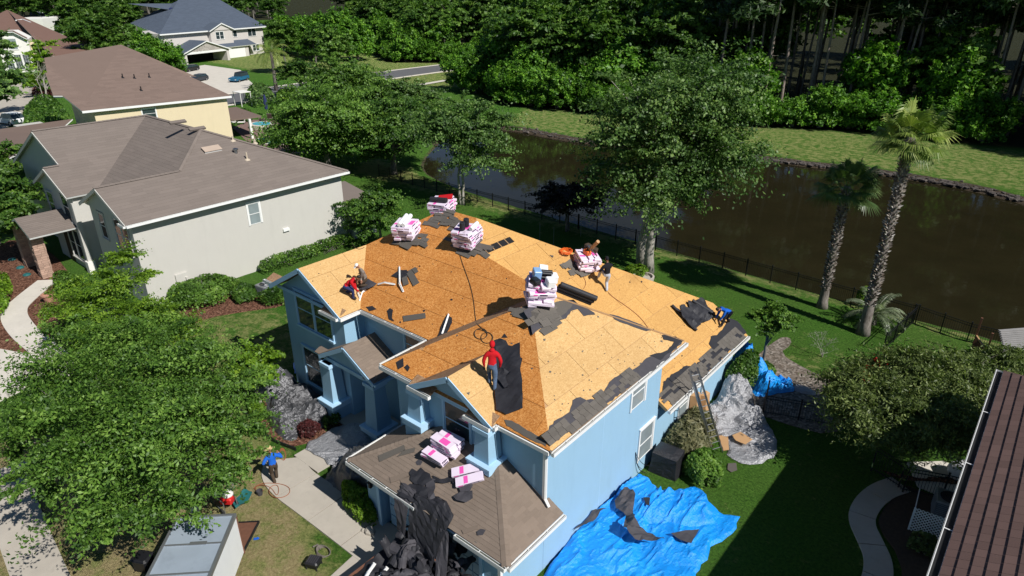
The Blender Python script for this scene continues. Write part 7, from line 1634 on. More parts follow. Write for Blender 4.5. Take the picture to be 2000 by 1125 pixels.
# ------------------------------------------------------------------ shrubs and hedges
bush('hedge', 'clipped light green hedge beside the garage door', [(-19.1, 11.9), (-18.3, 12.25), (-17.0, 12.2), (-16.5, 11.5), (-17.0, 11.15), (-18.2, 11.25)], 1.0, M_LFY, 5200, .075, 1, 'hedge')
bush('shrub', 'maroon-leaved shrub at the edge of the grey tarp', [(-24.0, 13.0), (-24.0, 13.7), (-23.2, 13.8), (-22.9, 13.2), (-23.3, 12.8)], .65, M_LFR, 1800, .07, 2)
bush('shrub', 'yellow-green groundcover shrub left of the grey tarp', [(-27.9, 13.3), (-27.0, 13.2), (-26.0, 12.7), (-25.9, 12.3), (-26.8, 12.2), (-27.8, 12.7)], .5, M_LFY, 1800, .07, 3)
bush('shrub', 'small green shrub between the grey tarp and the porch column', [(-23.5, 14.0), (-23.2, 14.9), (-22.9, 14.6), (-23.0, 13.9)], .7, M_LF, 700, .07, 4)
bush('shrub', 'cream-variegated feathery shrub by the lower side window', [(-10.2, 22.6), (-10.2, 25.2), (-9.3, 25.5), (-8.6, 24.4), (-8.6, 23.2), (-9.2, 22.4)], 1.5, M_LFC, 5200, .09, 5, aspect=3.4)
bush('shrub', 'bright green rounded shrub next to the variegated one', [(-9.0, 21.9), (-8.8, 23.0), (-8.2, 23.4), (-7.5, 22.9), (-7.2, 22.0), (-7.9, 21.4)], 1.15, M_LF, 4600, .085, 6)
bush('hedge', 'tall dark hedge against the rear wall above the silver tarp', [(-10.2, 28.9), (-10.25, 31.3), (-9.2, 31.1), (-8.9, 29.9), (-9.4, 29.0)], 2.0, M_LFD, 6000, .09, 7, 'hedge')
bush('shrub', 'green shrub at the bottom edge below the garage gutter', [(-12.2, 10.3), (-10.4, 11.3), (-9.9, 11.0), (-10.0, 9.9), (-11.2, 9.6)], .8, M_LF, 2600, .08, 8)
bush('shrub', 'narrow green hedge along the beige wall', [(-42.3, 22.0), (-42.3, 30.0), (-41.4, 30.0), (-41.4, 22.0)], 1.1, M_LF, 4800, .10, 9, 'hedge'); bush('hedge', 'large leafy hedge below the meter on the beige wall', [(-42.5, 15.6), (-42.3, 19.0), (-40.2, 19.6), (-39.2, 17.6), (-39.5, 15.8), (-41.0, 15.0)], 1.5, M_LF, 9500, .10, 10, 'hedge')
bush('hedge', 'rounded hedge left of the air conditioner', [(-40.0, 19.5), (-39.0, 20.0), (-38.0, 19.2), (-38.4, 18.2), (-39.6, 18.4)], 1.0, M_LFD, 3200, .10, 11, 'hedge'); bush('hedge', 'low hedge in front of the air conditioner toward the blue house', [(-38.0, 20.4), (-36.0, 22.2), (-34.6, 21.8), (-36.8, 19.2), (-37.9, 19.2)], 1.0, M_LFD, 4200, .10, 12, 'hedge')
bush('shrub', 'yellow-green shrub at the left edge by the curved path', [tuple(P(a, b)[:2]) for a, b in ((-20, 555), (18, 545), (28, 570), (15, 610), (-20, 650))], .9, M_LFY, 3400, .10, 13)
bush('shrub', 'green shrub right of the curved path beside the pot', [tuple(P(a, b)[:2]) for a, b in ((105, 545), (135, 540), (170, 560), (150, 590), (110, 580))], .8, M_LF, 2400, .10, 14)
bush('hedge', 'dark clipped hedge by the white parked car', [tuple(P(a, b)[:2]) for a, b in ((48, 235), (68, 210), (110, 205), (140, 235), (110, 265), (52, 262))], 2.2, M_LFD, 4200, .24, 15, 'hedge'); bush('shrub', 'maroon low hedge on the drive before the brown roof', [tuple(P(a, b)[:2]) for a, b in ((64, 190), (64, 180), (100, 180), (104, 190))], 1.0, M_LFR, 900, .22, 16)
bush('hedge', 'low clipped green hedge under the white house windows', [tuple(P(a, b)[:2]) for a, b in ((28, 158), (30, 150), (76, 148), (76, 156))], .8, M_LFY, 900, .22, 17, 'hedge')
bush('hedge', 'straight clipped hedge beyond the pool deck', [tuple(P(a, b)[:2]) for a, b in ((445, 240), (445, 228), (492, 226), (494, 240))], 1.5, M_LFD, 2200, .18, 18, 'hedge'); bush('hedge', 'long dark hedge right of the pool deck', [tuple(P(a, b)[:2]) for a, b in ((525, 225), (535, 215), (575, 240), (568, 256))], 1.6, M_LFD, 2600, .18, 19, 'hedge')
bush('shrub', 'rounded olive shrub at the kerb before the pool', [tuple(P(a, b)[:2]) for a, b in ((480, 200), (490, 185), (530, 185), (540, 205), (500, 212))], 2.4, M_LFG, 2200, .26, 20); bush('shrub', 'yellowish shrub right of the rounded olive one', [tuple(P(a, b)[:2]) for a, b in ((540, 200), (545, 188), (600, 190), (600, 206))], 1.8, M_LFY, 1800, .24, 21)
bush('shrub', 'leafy plant at the foot of the tall pond tree', [(-22.2, 39.2), (-21.5, 40.2), (-20.6, 39.8), (-20.5, 38.6), (-21.4, 38.5)], .7, M_LFY, 1500, .10, 22); bush('shrub', 'bright shrub tuft behind the taller fan palm', [tuple(P(a, b)[:2]) for a, b in ((1668, 590), (1690, 585), (1700, 600), (1680, 606))], 1.2, M_LFY, 900, .10, 23)
bush('shrub', 'low leafy growth by the patio corner and rear roof', [(-9.9, 31.2), (-9.4, 32.4), (-8.7, 32.2), (-8.6, 31.2), (-9.2, 30.9)], .8, M_LF, 1600, .09, 24); bush('shrub', 'shaded shrub growing over the white lattice', [(-.6, 24.0), (.2, 24.2), (.3, 23.4), (-.6, 23.3)], .8, M_LFO, 1100, .08, 25)
rng = np.random.default_rng(4)
# bare silvery shrub on the back lawn
r = empty('bare_shrub', (-7.4, 35.9, 0), 'bare silvery shrub on the back lawn by the patio', 'shrub'); m = MB(); rg = random.Random(6)
def twig(a, d, l, r_, k):
    b = a+d*l; m.tube([a, a.lerp(b, .5)+Vector((rg.uniform(-.03, .03), 0, .02)), b], [r_, r_*.8, r_*.5], 4, cap=False)
    if k: 
        for _ in range(3): twig(b, (d+Vector((rg.gauss(0, .6), rg.gauss(0, .6), rg.gauss(.1, .3)))).normalized(), l*.68, r_*.55, k-1)
for _ in range(3): twig(Vector((0, 0, 0)), Vector((rg.gauss(0, .3), rg.gauss(0, .3), 1)).normalized(), .6, .022, 4)
link('branches', m.mesh('branches', M_BARKL), r)
# ------------------------------------------------------------------ box trailer, ramp and yard gear
u = Vector((.70, -.714, 0)); v = Vector((.714, .70, 0)); O = Vector((-20.33, 6.04, 0)); W_, L_ = 2.03, 4.8
TRL = empty('box_trailer', tuple(O+u*2), 'white box trailer with dented aluminium roof parked on the front lawn', 'trailer')
def tb(name, a0, a1, b0, b1, z0, z1, mat, par=TRL): m = MB(); m.prism([tuple((O+u*a+v*b)[:2]) for a, b in ((a0, b0), (a1, b0), (a1, b1), (a0, b1))], z0, z1); return m.build(name, mat, par)
tb('body', .03, L_-.03, .03, W_-.03, .42, 2.14, plain('white_trailer_skin', (.78, .80, .80, 1), .4, var=.04, dirt=.12))
for a0, a1, b0, b1 in ((0, L_, 0, .09), (0, L_, W_-.09, W_), (0, .09, .09, W_-.09), (L_-.09, L_, .09, W_-.09)): tb('roof_rail', a0, a1, b0, b1, 2.10, 2.24, M_GALV)
k = 0
while k*1.22 < L_-.2:
    a0 = .09+k*1.22; a1 = min(L_-.09, a0+1.20); m = MB(); n = 10; g = []
    for i in range(n+1):
        for j in range(n+1): a = a0+(a1-a0)*i/n; b = .09+(W_-.18)*j/n; q = O+u*a+v*b; g.append((q.x, q.y, 2.205-.035*float(fbm(a*1.3, b*1.3, 3, 8, 3))+.01*(j in (0, n))))
    m.add(g, [(i*(n+1)+j, (i+1)*(n+1)+j, (i+1)*(n+1)+j+1, i*(n+1)+j+1) for i in range(n) for j in range(n)]); m.build('roof_panel', M_ROOFMETAL, TRL, smooth=True)
    if k: tb('roof_seam', a0-.03, a0+.03, .09, W_-.09, 2.19, 2.225, M_GALV)
    k += 1
tb('roof_patch', 1.22, 1.36, .9, 1.45, 2.22, 2.232, M_GALV); tb('rear_frame', -.02, .03, .0, W_, .35, 2.12, M_RUST)
for a in (1.9, 2.75):
    for b in (-.16, W_+.02): q = O+u*a+v*b; m = MB(); m.tube([q+Vector((0, 0, .33)), q+v*.16+Vector((0, 0, .33))], .33, 16); wl = m.build('wheel', M_RUBBER, TRL); m = MB(); m.tube([q-v*.01+Vector((0, 0, .33)), q+v*.17+Vector((0, 0, .33))], .17, 10); m.build('rim', M_WHITE, wl)
m = MB(); rq = [O-u*.02+v*.04+Vector((0, 0, .42)), O-u*.02+v*(W_-.04)+Vector((0, 0, .42)), O-u*1.86+v*(W_-.04)+Vector((0, 0, .05)), O-u*1.86+v*.04+Vector((0, 0, .05))]; m.slab(rq, .05); m.build('ramp', M_RUST, TRL); m = MB(); m.beam(rq[1], rq[2], .05, .09); m.beam(rq[0], rq[3], .05, .09); m.beam(rq[2], rq[3], .05, .07); m.build('ramp_edge', M_BLACK, TRL)
# generator with red tank
q = P(443, 990); GE = empty('generator', tuple(q), 'portable generator with red housing on the lawn behind the box trailer', 'generator'); c = Vector(q)
m = MB(); m.obox(c+Vector((.08, .05, .42)), (.5, .36, .24), Rz(.6), 0, bev=.04); m.build('housing', M_RED, GE); m = MB(); m.lathe(c+Vector((.05, .12, .55)), [(.2, 0), (.22, .05), (.2, .13), (.06, .17)], 14); m.build('tank', M_CREAM, GE); m = MB(); m.obox(c+Vector((-.25, -.1, .35)), (.34, .4, .4), Rz(.5), 0, bev=.05); m.lathe(c+Vector((-.3, .15, .2)), [(.1, 0), (.12, .2), (.1, .35)], 10); m.build('engine', M_BLACK, GE)
m = MB(); 
for s in (-1, 1): m.tube([c+Vector((-.45, s*.26, .1)), c+Vector((-.45, s*.26, .6)), c+Vector((.4, s*.26, .6)), c+Vector((.4, s*.26, .1)), c+Vector((-.45, s*.26, .1))], .018, 6)
m.tube([c+Vector((.0, .2, .62)), c+Vector((-.25, .62, .75))], .02, 6); m.build('frame', M_GALV, GE)
for s in (-1, 1): m = MB(); m.tube([c+Vector((.25, s*.34, .13)), c+Vector((.25, s*.28, .13))], .13, 12); m.build('wheel', M_RUBBER, GE)
gp('net', [(455, 985), (480, 958), (494, 965), (480, 985), (462, 998)], .05, M_TEAL, 'dark green folded mesh beside the generator', 'mesh', .15, .03, 3)
q = P(381, 1000); m = MB(); m.obox(q+Vector((0, 0, .13)), (.3, .22, .26), Rz(.4), 0, bev=.04); m.obox(q+Vector((0, 0, .28)), (.2, .14, .06), Rz(.4), 0, bev=.02); m.build('white_jug', M_WHITEP, None, label='small white jug on the grass left of the generator', cat='jug')
q = P(284, 1108); m = MB(); m.obox(q+Vector((0, 0, .28)), (.6, .5, .5), Rz(.5), 0, bev=.07); m.obox(q+Vector((0, 0, .56)), (.64, .54, .05), Rz(.5), 0, bev=.05); m.build('black_tub', M_BLACK, None, label='black lidded tub at the far side of the box trailer', cat='tub')
# compressor and its hose
q = P(614, 1106); CO = empty('compressor', tuple(q), 'black flat-topped compressor on the front lawn with coiled hose', 'compressor'); m = MB(); m.obox(q+Vector((0, 0, .3)), (.52, .46, .1), Rz(.45), 0, bev=.05); m.obox(q+Vector((0, 0, .2)), (.46, .4, .16), Rz(.45), 0, bev=.03); m.build('case', M_BLACK, CO)
for k in range(5): m = MB(); m.obox(q+Rz(.45)@Vector((-.16+k*.08, 0, .355)), (.03, .36, .012), Rz(.45)); m.build('vent_rib', M_FELTG, CO)
for a, b in ((-.2, -.18), (.2, -.18), (.2, .18), (-.2, .18)): m = MB(); m.tube([q+Rz(.45)@Vector((a, b, 0)), q+Rz(.45)@Vector((a, b, .14))], .025, 8); m.build('foot', M_RUBBER, CO)
c = P(632, 1080); m = MB()
for k in range(5): m.tube([c+Vector((cos(t*.35)*(.26+.02*k), sin(t*.35)*(.24-.012*k), .03+.022*k)) for t in range(19)], .016, 5)
m.tube([c+Vector((-.2, .0, .05)), c+Vector((-.42, .05, .1)), c+Vector((-.5, -.1, .05))], .03, 6); m.build('hose_coil', plain('grey_hose', (.16, .14, .12, 1), .6), None, label='coiled grey hose beside the black compressor', cat='hose')
def lawnhose(pts, r, mat, lab, nm='air_hose'): p = smooth_poly([tuple(P(a, b, .075)) for a, b in pts], 2, False); m = MB(); m.tube(p, r, 5); return m.build(nm, mat, None, label=lab, cat='hose')
lawnhose([(495, 955), (505, 945), (525, 943), (550, 945), (566, 952), (566, 964), (552, 972), (535, 972), (524, 962), (528, 950), (542, 946), (545, 958), (541, 970), (530, 952), (512, 946), (498, 950), (500, 960), (515, 958)], .014, M_HOSE, 'orange-brown hose looped on the path at the feet of the straw-hatted person')
q = P(508, 966); m = MB(); m.lathe(q, [(.10, 0), (.13, .22), (.12, .22), (.09, .03)], 12); m.build('bucket', M_FELTG, None, label='small grey bucket on the lawn beside the looped hose', cat='bucket')
q = P(500, 1038+10); m = MB(); m.obox(P(500, 1053)+Vector((0, 0, .02)), (.16, .1, .02), Rz(.8)); m.obox(P(500, 1053)+Vector((.04, .06, .03)), (.1, .06, .03), Rz(.2)); m.build('blue_scrap', M_SHIRT_BLUE, None, label='small blue glove lying on the dry grass right of the ramp', cat='glove')
q = P(723, 1042); m = MB(); m.ball(q+Vector((0, 0, .12)), (.24, .2, .18), 8); m.ball(q+Vector((-.25, -.1, .06)), (.12, .1, .1), 8); m.build('garden_stone', M_CONC, None, label='pale garden stone at the end of the clipped hedge', cat='stone')
ed = smooth_poly([(-27.9, 12.2, .06), (-26.4, 12.15, .06), (-24.6, 11.8, .06), (-22.9, 12.2, .06)], 2, False); m = MB()
for i in range(len(ed)-1): m.beam(ed[i], ed[i+1], .06, .22)
m.build('bed_edging', M_BLACK, None, label='black edging strip curving round the front bed', cat='edging')
# ------------------------------------------------------------------ dump trailer heaped with torn felt
DT = empty('dump_trailer', (-13.4, 8.5, 0), 'low dump trailer heaped with torn roofing felt on the driveway', 'trailer'); x0, x1, y0, y1 = -14.5, -12.2, 4.5, 11.15
m = MB(); m.box((x0, y0, .5), (x1, y1, .58)); m.build('bed', M_RUST, DT)
for a, b in (((x0, y0), (x0, y1)), ((x1, y0), (x1, y1)), ((x0, y1), (x1, y1)), ((x0, y0), (x1, y0))):
    m = MB(); m.beam((a[0], a[1], .82), (b[0], b[1], .82), .05, .55); m.build('side_board', M_BLACK, DT); m = MB(); m.beam((a[0], a[1], 1.12), (b[0], b[1], 1.12), .09, .07); m.build('top_rail', M_RUST, DT)
for y in (7.2, 8.1):
    for x in (x0-.2, x1+.02): m = MB(); m.tube([(x, y, .36), (x+.18, y, .36)], .36, 14); m.build('wheel', M_RUBBER, DT)
xs_ = np.linspace(x0+.04, x1-.04, 26); ys_ = np.linspace(y0+.04, y1-.04, 64); GX, GY = np.meshgrid(xs_, ys_); hz = .75+.75*fbm(GX*1.1, GY*1.1, 0, 31, 4)+.22*(1-abs(2*fbm(GX*2.6, GY*2.6, 0, 7, 3)-1))
V = np.stack([GX.ravel()-DT.location.x, GY.ravel()-DT.location.y, hz.ravel()], 1); i = np.arange(25)[None, :]+np.arange(63)[:, None]*26; me = fastmesh('debris_heap', V, np.stack([i, i+1, i+27, i+26], -1).reshape(-1, 4), M_FELT); o = link('debris_heap', me, DT)
def crumple(c, d, L, w, mat, lab, seed, curl=.8, group=None, name='felt_piece'):
    """stiff torn sheet, half rolled"""
    rg = random.Random(seed); c = Vector(c); d = Vector(d).normalized(); s = d.cross(Vector((0, 0, 1))).normalized(); up = s.cross(d); m = MB(); nl, nw = 9, 9; g = []; R = w/(2*pi*curl+.01)
    for i in range(nl+1):
        for j in range(nw+1):
            t = (j/nw-.5)*2*pi*curl; rr = R*(1+.25*float(fbm(i*.6, j*.5, seed, seed, 2))-.1+.05*j/nw); jag = rg.uniform(-.05, .05) if i in (0, nl) else 0
            g.append(c+d*(L*(i/nl-.5)+jag)+s*(sin(t)*rr)+up*(cos(t)*rr*.8)+Vector((0, 0, .10*sin(i*.9+seed)*.5)))
    m.add(g, [(i*(nw+1)+j, (i+1)*(nw+1)+j, (i+1)*(nw+1)+j+1, i*(nw+1)+j+1) for i in range(nl) for j in range(nw)]); o = m.build(name, mat, None, smooth=False, label=lab, cat='felt piece', group=group); md = o.modifiers.new('s', 'SOLIDIFY'); md.thickness = .012; return o
gr = 'torn felt pieces heaped on the dump trailer'; A_ = 'curled black felt piece in the heap on the dump trailer'
rg = random.Random(12)
crumple(P(835, 1055, 1.9), (1, -.35, -.1), 1.5, 1.0, M_FELT, 'thick black felt roll on top of the dump trailer heap', 3, .85, None, 'felt_roll'); crumple(P(798, 1085, 1.6), (1, .15, 0), 1.5, 1.0, M_FELTG, 'wide grey-black felt roll across the dump trailer heap', 4, .9, None, 'felt_roll')
for i in range(46):
    px = rg.uniform(745, 915); py = rg.uniform(1040, 1150); z = rg.uniform(1.0, 1.75); crumple(P(px, py, z), (rg.gauss(0, 1), rg.gauss(0, 1), rg.gauss(0, .4)), rg.uniform(.35, 1.0), rg.uniform(.3, .8), M_FELT if rg.random() < .65 else M_FELTG, A_, 40+i, rg.uniform(.25, .8), gr)
for i, (a, b) in enumerate((((715, 1124), (732, 1100)), ((738, 1130), (757, 1108)), ((712, 1130), (720, 1118)))): m = MB(); m.beam(P(*a, 1.35), P(*b, 1.5), .12, .04); m.beam(P(*a, 1.40), P(*b, 1.55), .03, .1); m.build('metal_offcut', M_WHITE, None, label='white metal offcut sticking out of the dump trailer heap', cat='metal strip', group='white metal offcuts in the heap')
# felt spilling over the small front roof's eave into the trailer
def spill(cols, mat, lab, seed, name='felt_sheet'):
    """grid of world points, column by column"""
    m = MB(); n = len(cols[0]); g = []; sub = 4
    cs = [smooth_poly([tuple(p) for p in c], 2, False) for c in cols]; k = len(cs[0])
    for ci in range(len(cs)-1):
        for s in range(sub): g.append([Vector(cs[ci][i]).lerp(Vector(cs[ci+1][i]), s/sub)+Vector((.10*(rg.random()-.5), .05*(rg.random()-.5), .15*(float(fbm(ci*1.7+s/sub*3, i*.45, seed, seed, 3))-.4)+.03*rg.random())) for i in range(k)])
    g.append([Vector(p) for p in cs[-1]]); vs = [p for c in g for p in c]; m.add(vs, [(a*k+b, (a+1)*k+b, (a+1)*k+b+1, a*k+b+1) for a in range(len(g)-1) for b in range(k-1)]); o = m.build(name, mat, None, smooth=False, label=lab, cat='felt sheet'); md = o.modifiers.new('s', 'SOLIDIFY'); md.thickness = .012; return o
gf = lambda x, y, h=.06: (x, y, GZ+g_*(y-11.3)+h); g_ = .5
spill([[gf(-14.0, 11.55, .05), gf(-14.0, 11.45, .10), gf(-13.95, 11.35, .07), (-13.9, 11.1, 2.7), (-13.8, 10.9, 1.9), (-13.7, 10.6, 1.3)], [gf(-13.45, 11.8, .05), gf(-13.45, 11.6, .16), gf(-13.45, 11.4, .12), (-13.4, 11.12, 2.62), (-13.4, 10.95, 2.1), (-13.4, 10.8, 1.6)], [gf(-12.85, 11.85, .05), gf(-12.8, 11.65, .18), gf(-12.75, 11.4, .14), (-12.72, 11.15, 2.6), (-12.8, 10.95, 2.1), (-12.8, 10.8, 1.6)], [gf(-12.3, 11.65, .04), gf(-12.2, 11.5, .12), gf(-12.2, 11.35, .08), (-12.25, 11.12, 2.7), (-12.35, 10.9, 2.1), (-12.4, 10.5, 1.3)]], M_FELT, 'broad black felt sheet sliding off the small front roof into the trailer', 3)
spill([[gf(-14.8, 11.6, .05), gf(-14.75, 11.5, .08), gf(-14.7, 11.35, .06), (-14.65, 11.05, 2.6), (-14.4, 10.95, 1.6)], [gf(-14.05, 11.65, .06), gf(-14.05, 11.5, .10), gf(-14.05, 11.4, .10), (-14.0, 11.05, 2.6), (-13.95, 10.85, 1.5)]], M_FELTG, 'dusty felt sheet hanging over the gutter left of the broad black one', 4)
spill([[(-12.5, 11.2, 2.75), (-12.4, 11.0, 2.2), (-12.2, 10.6, 1.5), (-11.9, 10.1, .6), (-11.7, 9.7, .1)], [(-12.1, 11.2, 2.75), (-11.95, 11.0, 2.2), (-11.7, 10.6, 1.5), (-11.45, 10.1, .6), (-11.3, 9.8, .1)]], M_FELTG, 'long grey felt strip hanging from the gutter gap to the driveway', 5)
# ------------------------------------------------------------------ right side: cover, ladder, boxes
q = Vector((-9.55, 21.75, 0)); CV = empty('covered_grill', tuple(q), 'black fabric cover over a square grill beside the lit wall', 'grill cover'); m = MB(); R = Rz(.1); ring = lambda s, z, j: [q+R@Vector((a*s*(1+j*.04*sin(5*t)), b*s*.85, z)) for t, (a, b) in enumerate(((-1, -1), (0, -1.06), (1, -1), (1.06, 0), (1, 1), (0, 1.06), (-1, 1), (-1.06, 0)))]
vs = ring(.62, .0, 1)+ring(.56, .45, .6)+ring(.54, .98, .2)+ring(.30, 1.08, 0); m.add(vs, [(k*8+i, k*8+(i+1) % 8, k*8+8+(i+1) % 8, k*8+8+i) for k in range(3) for i in range(8)]+[tuple(range(24, 32))]); m.build('cover', M_TDARK, CV)
m = MB(); p = [(-10.33, 20.3, 1.4), (-10.3, 20.35, .9), (-10.2, 20.6, .3), (-10.1, 20.9, .1)]; m.tube(smooth_poly(p, 2, False), .018, 6); p = [(-10.33, 20.3, 1.35), (-10.15, 20.6, .7), (-9.95, 21.0, .45)]; m.tube(smooth_poly(p, 2, False), .012, 6, 0); m.build('wall_cable', M_BLACK, BH)
LA = empty('ladder', (-8.5, 24.0, 0), 'aluminium extension ladder leaning on the rear gutter', 'ladder'); a0 = P(1393, 890); b0 = P(1411, 884); tz = 4.15; at = P(1346, 722, tz); bt = P(1362, 718, tz)
for s, (a, b) in enumerate(((a0, at), (b0, bt))): m = MB(); m.beam(a, b, .035, .085, up=(1, 0, 0)); m.build('rail', M_METAL, LA)
for s, (a, b) in enumerate(((a0, at), (b0, bt))): m = MB(); w = (b0-a0).normalized()*(.05 if s == 0 else -.05); m.beam(a.lerp(b, .30)+w+Vector((.03, 0, .03)), a.lerp(b, .86)+w+Vector((.03, 0, .03)), .03, .075, up=(1, 0, 0)); m.build('fly_rail', M_METAL, LA)
L_n = int((at-a0).length/.30)
for k in range(1, L_n): m = MB(); m.tube([a0.lerp(at, k/L_n), b0.lerp(bt, k/L_n)], .018, 6); m.build('rung', M_METAL, LA)
for a, dx in (((-10.2, 25.1, 0), 0), ((-9.95, 25.55, 0), 1)): m = MB(); h = 1.75-.1*dx; m.add([(a[0]-.0, a[1], 0), (a[0]+.32, a[1]+.1, 0), (a[0]+.32, a[1]+.5, 0), (a[0], a[1]+.4, 0), (a[0]-.1, a[1], h), (a[0]+.2, a[1]+.1, h), (a[0]+.2, a[1]+.5, h), (a[0]-.1, a[1]+.4, h), (a[0]+.02, a[1]+.25, h+.18), (a[0]+.1, a[1]+.3, h+.18)], [(0, 1, 5, 4), (1, 2, 6, 5), (2, 3, 7, 6), (3, 0, 4, 7), (4, 5, 9, 8), (5, 6, 9), (6, 7, 8, 9), (7, 4, 8)]); m.build('cardboard_box', M_CARD, None, label='tall open cardboard box under the rear gutter, '+('nearer the camera' if not dx else 'farther from the camera'), cat='box')
# ------------------------------------------------------------------ fences
PK = None
def metal_fence(pts, label, h=1.2, post=1.83, ps=.115, mat=None, group=None, z=0, parts=True):
    """black picket fence along pts: posts, two top rails, bottom rail, each picket a piece"""
    a0 = Vector(pts[0]+(0,)) if len(pts[0]) == 2 else Vector(pts[0]); r = empty('metal_fence', tuple(a0), label, 'fence', group); mat = M_BLACK
    pm = MB().box((-.009, -.009, .06), (.009, .009, h)).mesh('picket', mat); qm = MB().box((-.034, -.034, -.1), (.034, .034, h+.08)).box((-.042, -.042, h+.08), (.042, .042, h+.11)).mesh('post', mat); cnt = 0; rest = MB()
    for i in range(len(pts)-1):
        a = Vector(pts[i]+(z,)); b = Vector(pts[i+1]+(z,)); L = (b-a).length; d = (b-a)/L
        m = MB()
        for zz in (.16, h-.17, h-.02): m.beam(a+Vector((0, 0, zz)), b+Vector((0, 0, zz)), .026, .032)
        m.build('rail', mat, r); n = max(1, round(L/post))
        for k in range(n+1 if i == len(pts)-2 else n): o = link('post', qm, r, a+d*(L*k/n)-a0)
        n = int(L/ps)
        for k in range(1, n):
            p = a+d*(L*k/n); f = Vector((-sin(YAW)*cos(TH), cos(YAW)*cos(TH), -sin(TH))); cnt += 1
            if parts and inframe(p): link('picket', pm, r, p-a0)
            else: rest.box((p.x-.009, p.y-.009, .06+z), (p.x+.009, p.y+.009, h+z))
    if rest.v: rest.build('pickets', mat, r, kind='stuff')
    return r
metal_fence([(-30.0, 44.55), (-17, 44.2), (-4.5, 43.65)], 'black picket fence between the back lawn and the pond', z=0)
metal_fence([(-56, 44.5), (-43.5, 44.4), (-30.1, 44.6)], 'black picket fence continuing left behind the roof along the pond')
metal_fence([(-4.4, 43.6), (-4.95, 38.6)], 'short black fence running from the pond corner toward the feathery tree'); metal_fence([(-4.3, 43.7), (-1.5, 43.1), (1.8, 43.4)], 'black picket fence right of the corner post by the playset')
metal_fence([(-8.2, 29.6), (-7.9, 28.4), (-6.4, 29.0), (-5.0, 29.5)], 'low black gate fence at the end of the patio', h=1.1); metal_fence([(-2.75, 27.35), (-1.6, 26.9), (-1.4, 26.7)], 'black fence end across the right side path', h=1.25); metal_fence([(-1.4, 26.75), (-.1, 27.3), (1.0, 27.6)], 'black fence before the sunny slab beside the right-hand house', h=1.25)
# lattice
LT = empty('lattice_screen', (0, 24.4, 0), 'white criss-cross lattice screen in the shade by the right-hand house', 'lattice'); A0 = Vector((-.75, 25.9, 0)); d = Vector((1.5, .15, 0)).normalized(); h = 1.1; L = 1.5; hh = .0
e = Vector((-.75, 24.6, 0))
for s in (-1, 1):
    k = -h
    while k < L:
        a = max(k, 0); b = min(k+h, L)
        za, zb_ = (a-k, b-k); za, zb_ = (za, zb_) if s > 0 else (h-za, h-zb_)
        if b-a > .06: m = MB(); m.beam(e+d*a+Vector((0, .012*s, za)), e+d*b+Vector((0, .012*s, zb_)), .012, .035); m.build('slat', M_WHITE, LT)
        k += .14
m = MB(); m.beam(e, e+Vector((0, 0, h)), .06, .06); m.beam(e-d*.0, e-Vector((.1, 1.2, 0))*.0+Vector((0, 0, 0)), .01, .01); m.build('post', M_WHITE, LT); m = MB(); m.beam(e, e+Vector((-.1, 1.3, 0)), .03, .03); m.beam(e+Vector((0, 0, h)), e+Vector((-.1, 1.3, h)), .03, .05); m.build('side_rail', M_WHITE, LT)
def ac_unit(q, s, lab, rz=.0, dark=False):
    A = empty('air_conditioner', tuple(q), lab, 'air conditioner'); q = Vector(q); R = Rz(rz); h = s*.85; m = MB(); m.obox(q+Vector((0, 0, h/2)), (s, s, h), R, 0, bev=.05); m.build('cabinet', plain('ac_grey', (.10, .11, .13, 1), .5), A)
    for k in range(9):
        m = MB(); zz = .08+k*(h-.16)/8
        for a in range(4): R2 = Rz(rz+a*pi/2); m.obox(q+R2@Vector((0, -s/2-.008, zz)), (s*.86, .016, .022), R2)
        m.build('louvre', plain('ac_louvre', (.22, .24, .26, 1), .5), A)
    m = MB(); m.obox(q+Vector((0, 0, h+.015)), (s*1.02, s*1.02, .03), R, 0, bev=.05); m.build('lid', M_GALV, A); m = MB()
    for k in range(6): m.tube([q+Vector((cos(t*pi/10)*s*(.08+.06*k), sin(t*pi/10)*s*(.08+.06*k), h+.05)) for t in range(21)], .008, 4)
    m.build('fan_guard', M_METAL if not dark else M_FELTG, A); m = MB(); m.lathe(q+Vector((0, 0, h+.032)), [(s*.38, 0), (s*.38, .004)], 20); m.build('fan_well', M_DARK, A)
ac_unit((-38.5, 20.3, 0), .95, 'grey air conditioner between hedges at the beige wall', .1); ac_unit((.2, 26.4, 0), 1.0, 'dark air conditioner in the shade behind the white lattice', .15, True)
# ------------------------------------------------------------------ at the right and in the back
q = P(1872, 935); m = MB(); r_ = np.random.default_rng(3)
pr = MB(); pr.ball((0, 0, .42), (.52, .50, .44), 18); vv = []
for a, b, c in pr.v: k = 1+.16*(float(fbm(a*4, b*4, c*4, 3, 3))-.5)*2; vv.append((q.x+a*k, q.y+b*k, max(0, c*k)))
m.v = vv; m.f = pr.f; m.m = pr.m; m.t = pr.t; m.build('covered_planter', M_TSILV if False else plain('white_sheet_cloth', (.62, .62, .64, 1), .6, var=.25, scale=5, bump=.6, bs=9), None, smooth=True, label='round white-wrapped object on the sunny slab by the right roof', cat='covered planter')
gp('pine_straw', [(1715, 918), (1745, 925), (1800, 935), (1850, 930), (1880, 945), (1850, 945), (1800, 940), (1760, 938)], .075, M_MULCH, 'strewn rusty pine straw along the sunny slab', 'pine straw', .05, .06, 3)
PS = empty('playset', (.5, 41.6, 0), 'brown timber play deck with grey slatted roof by the pond fence', 'playset'); zt = 1.3
for x, y in ((-1.1, 41.6), (-.4, 39.9), (1.6, 40.5), (1.0, 42.4)): m = MB(); m.box((x-.05, y-.05, 0), (x+.05, y+.05, zt+1.0)); m.build('post', M_RUST, PS)
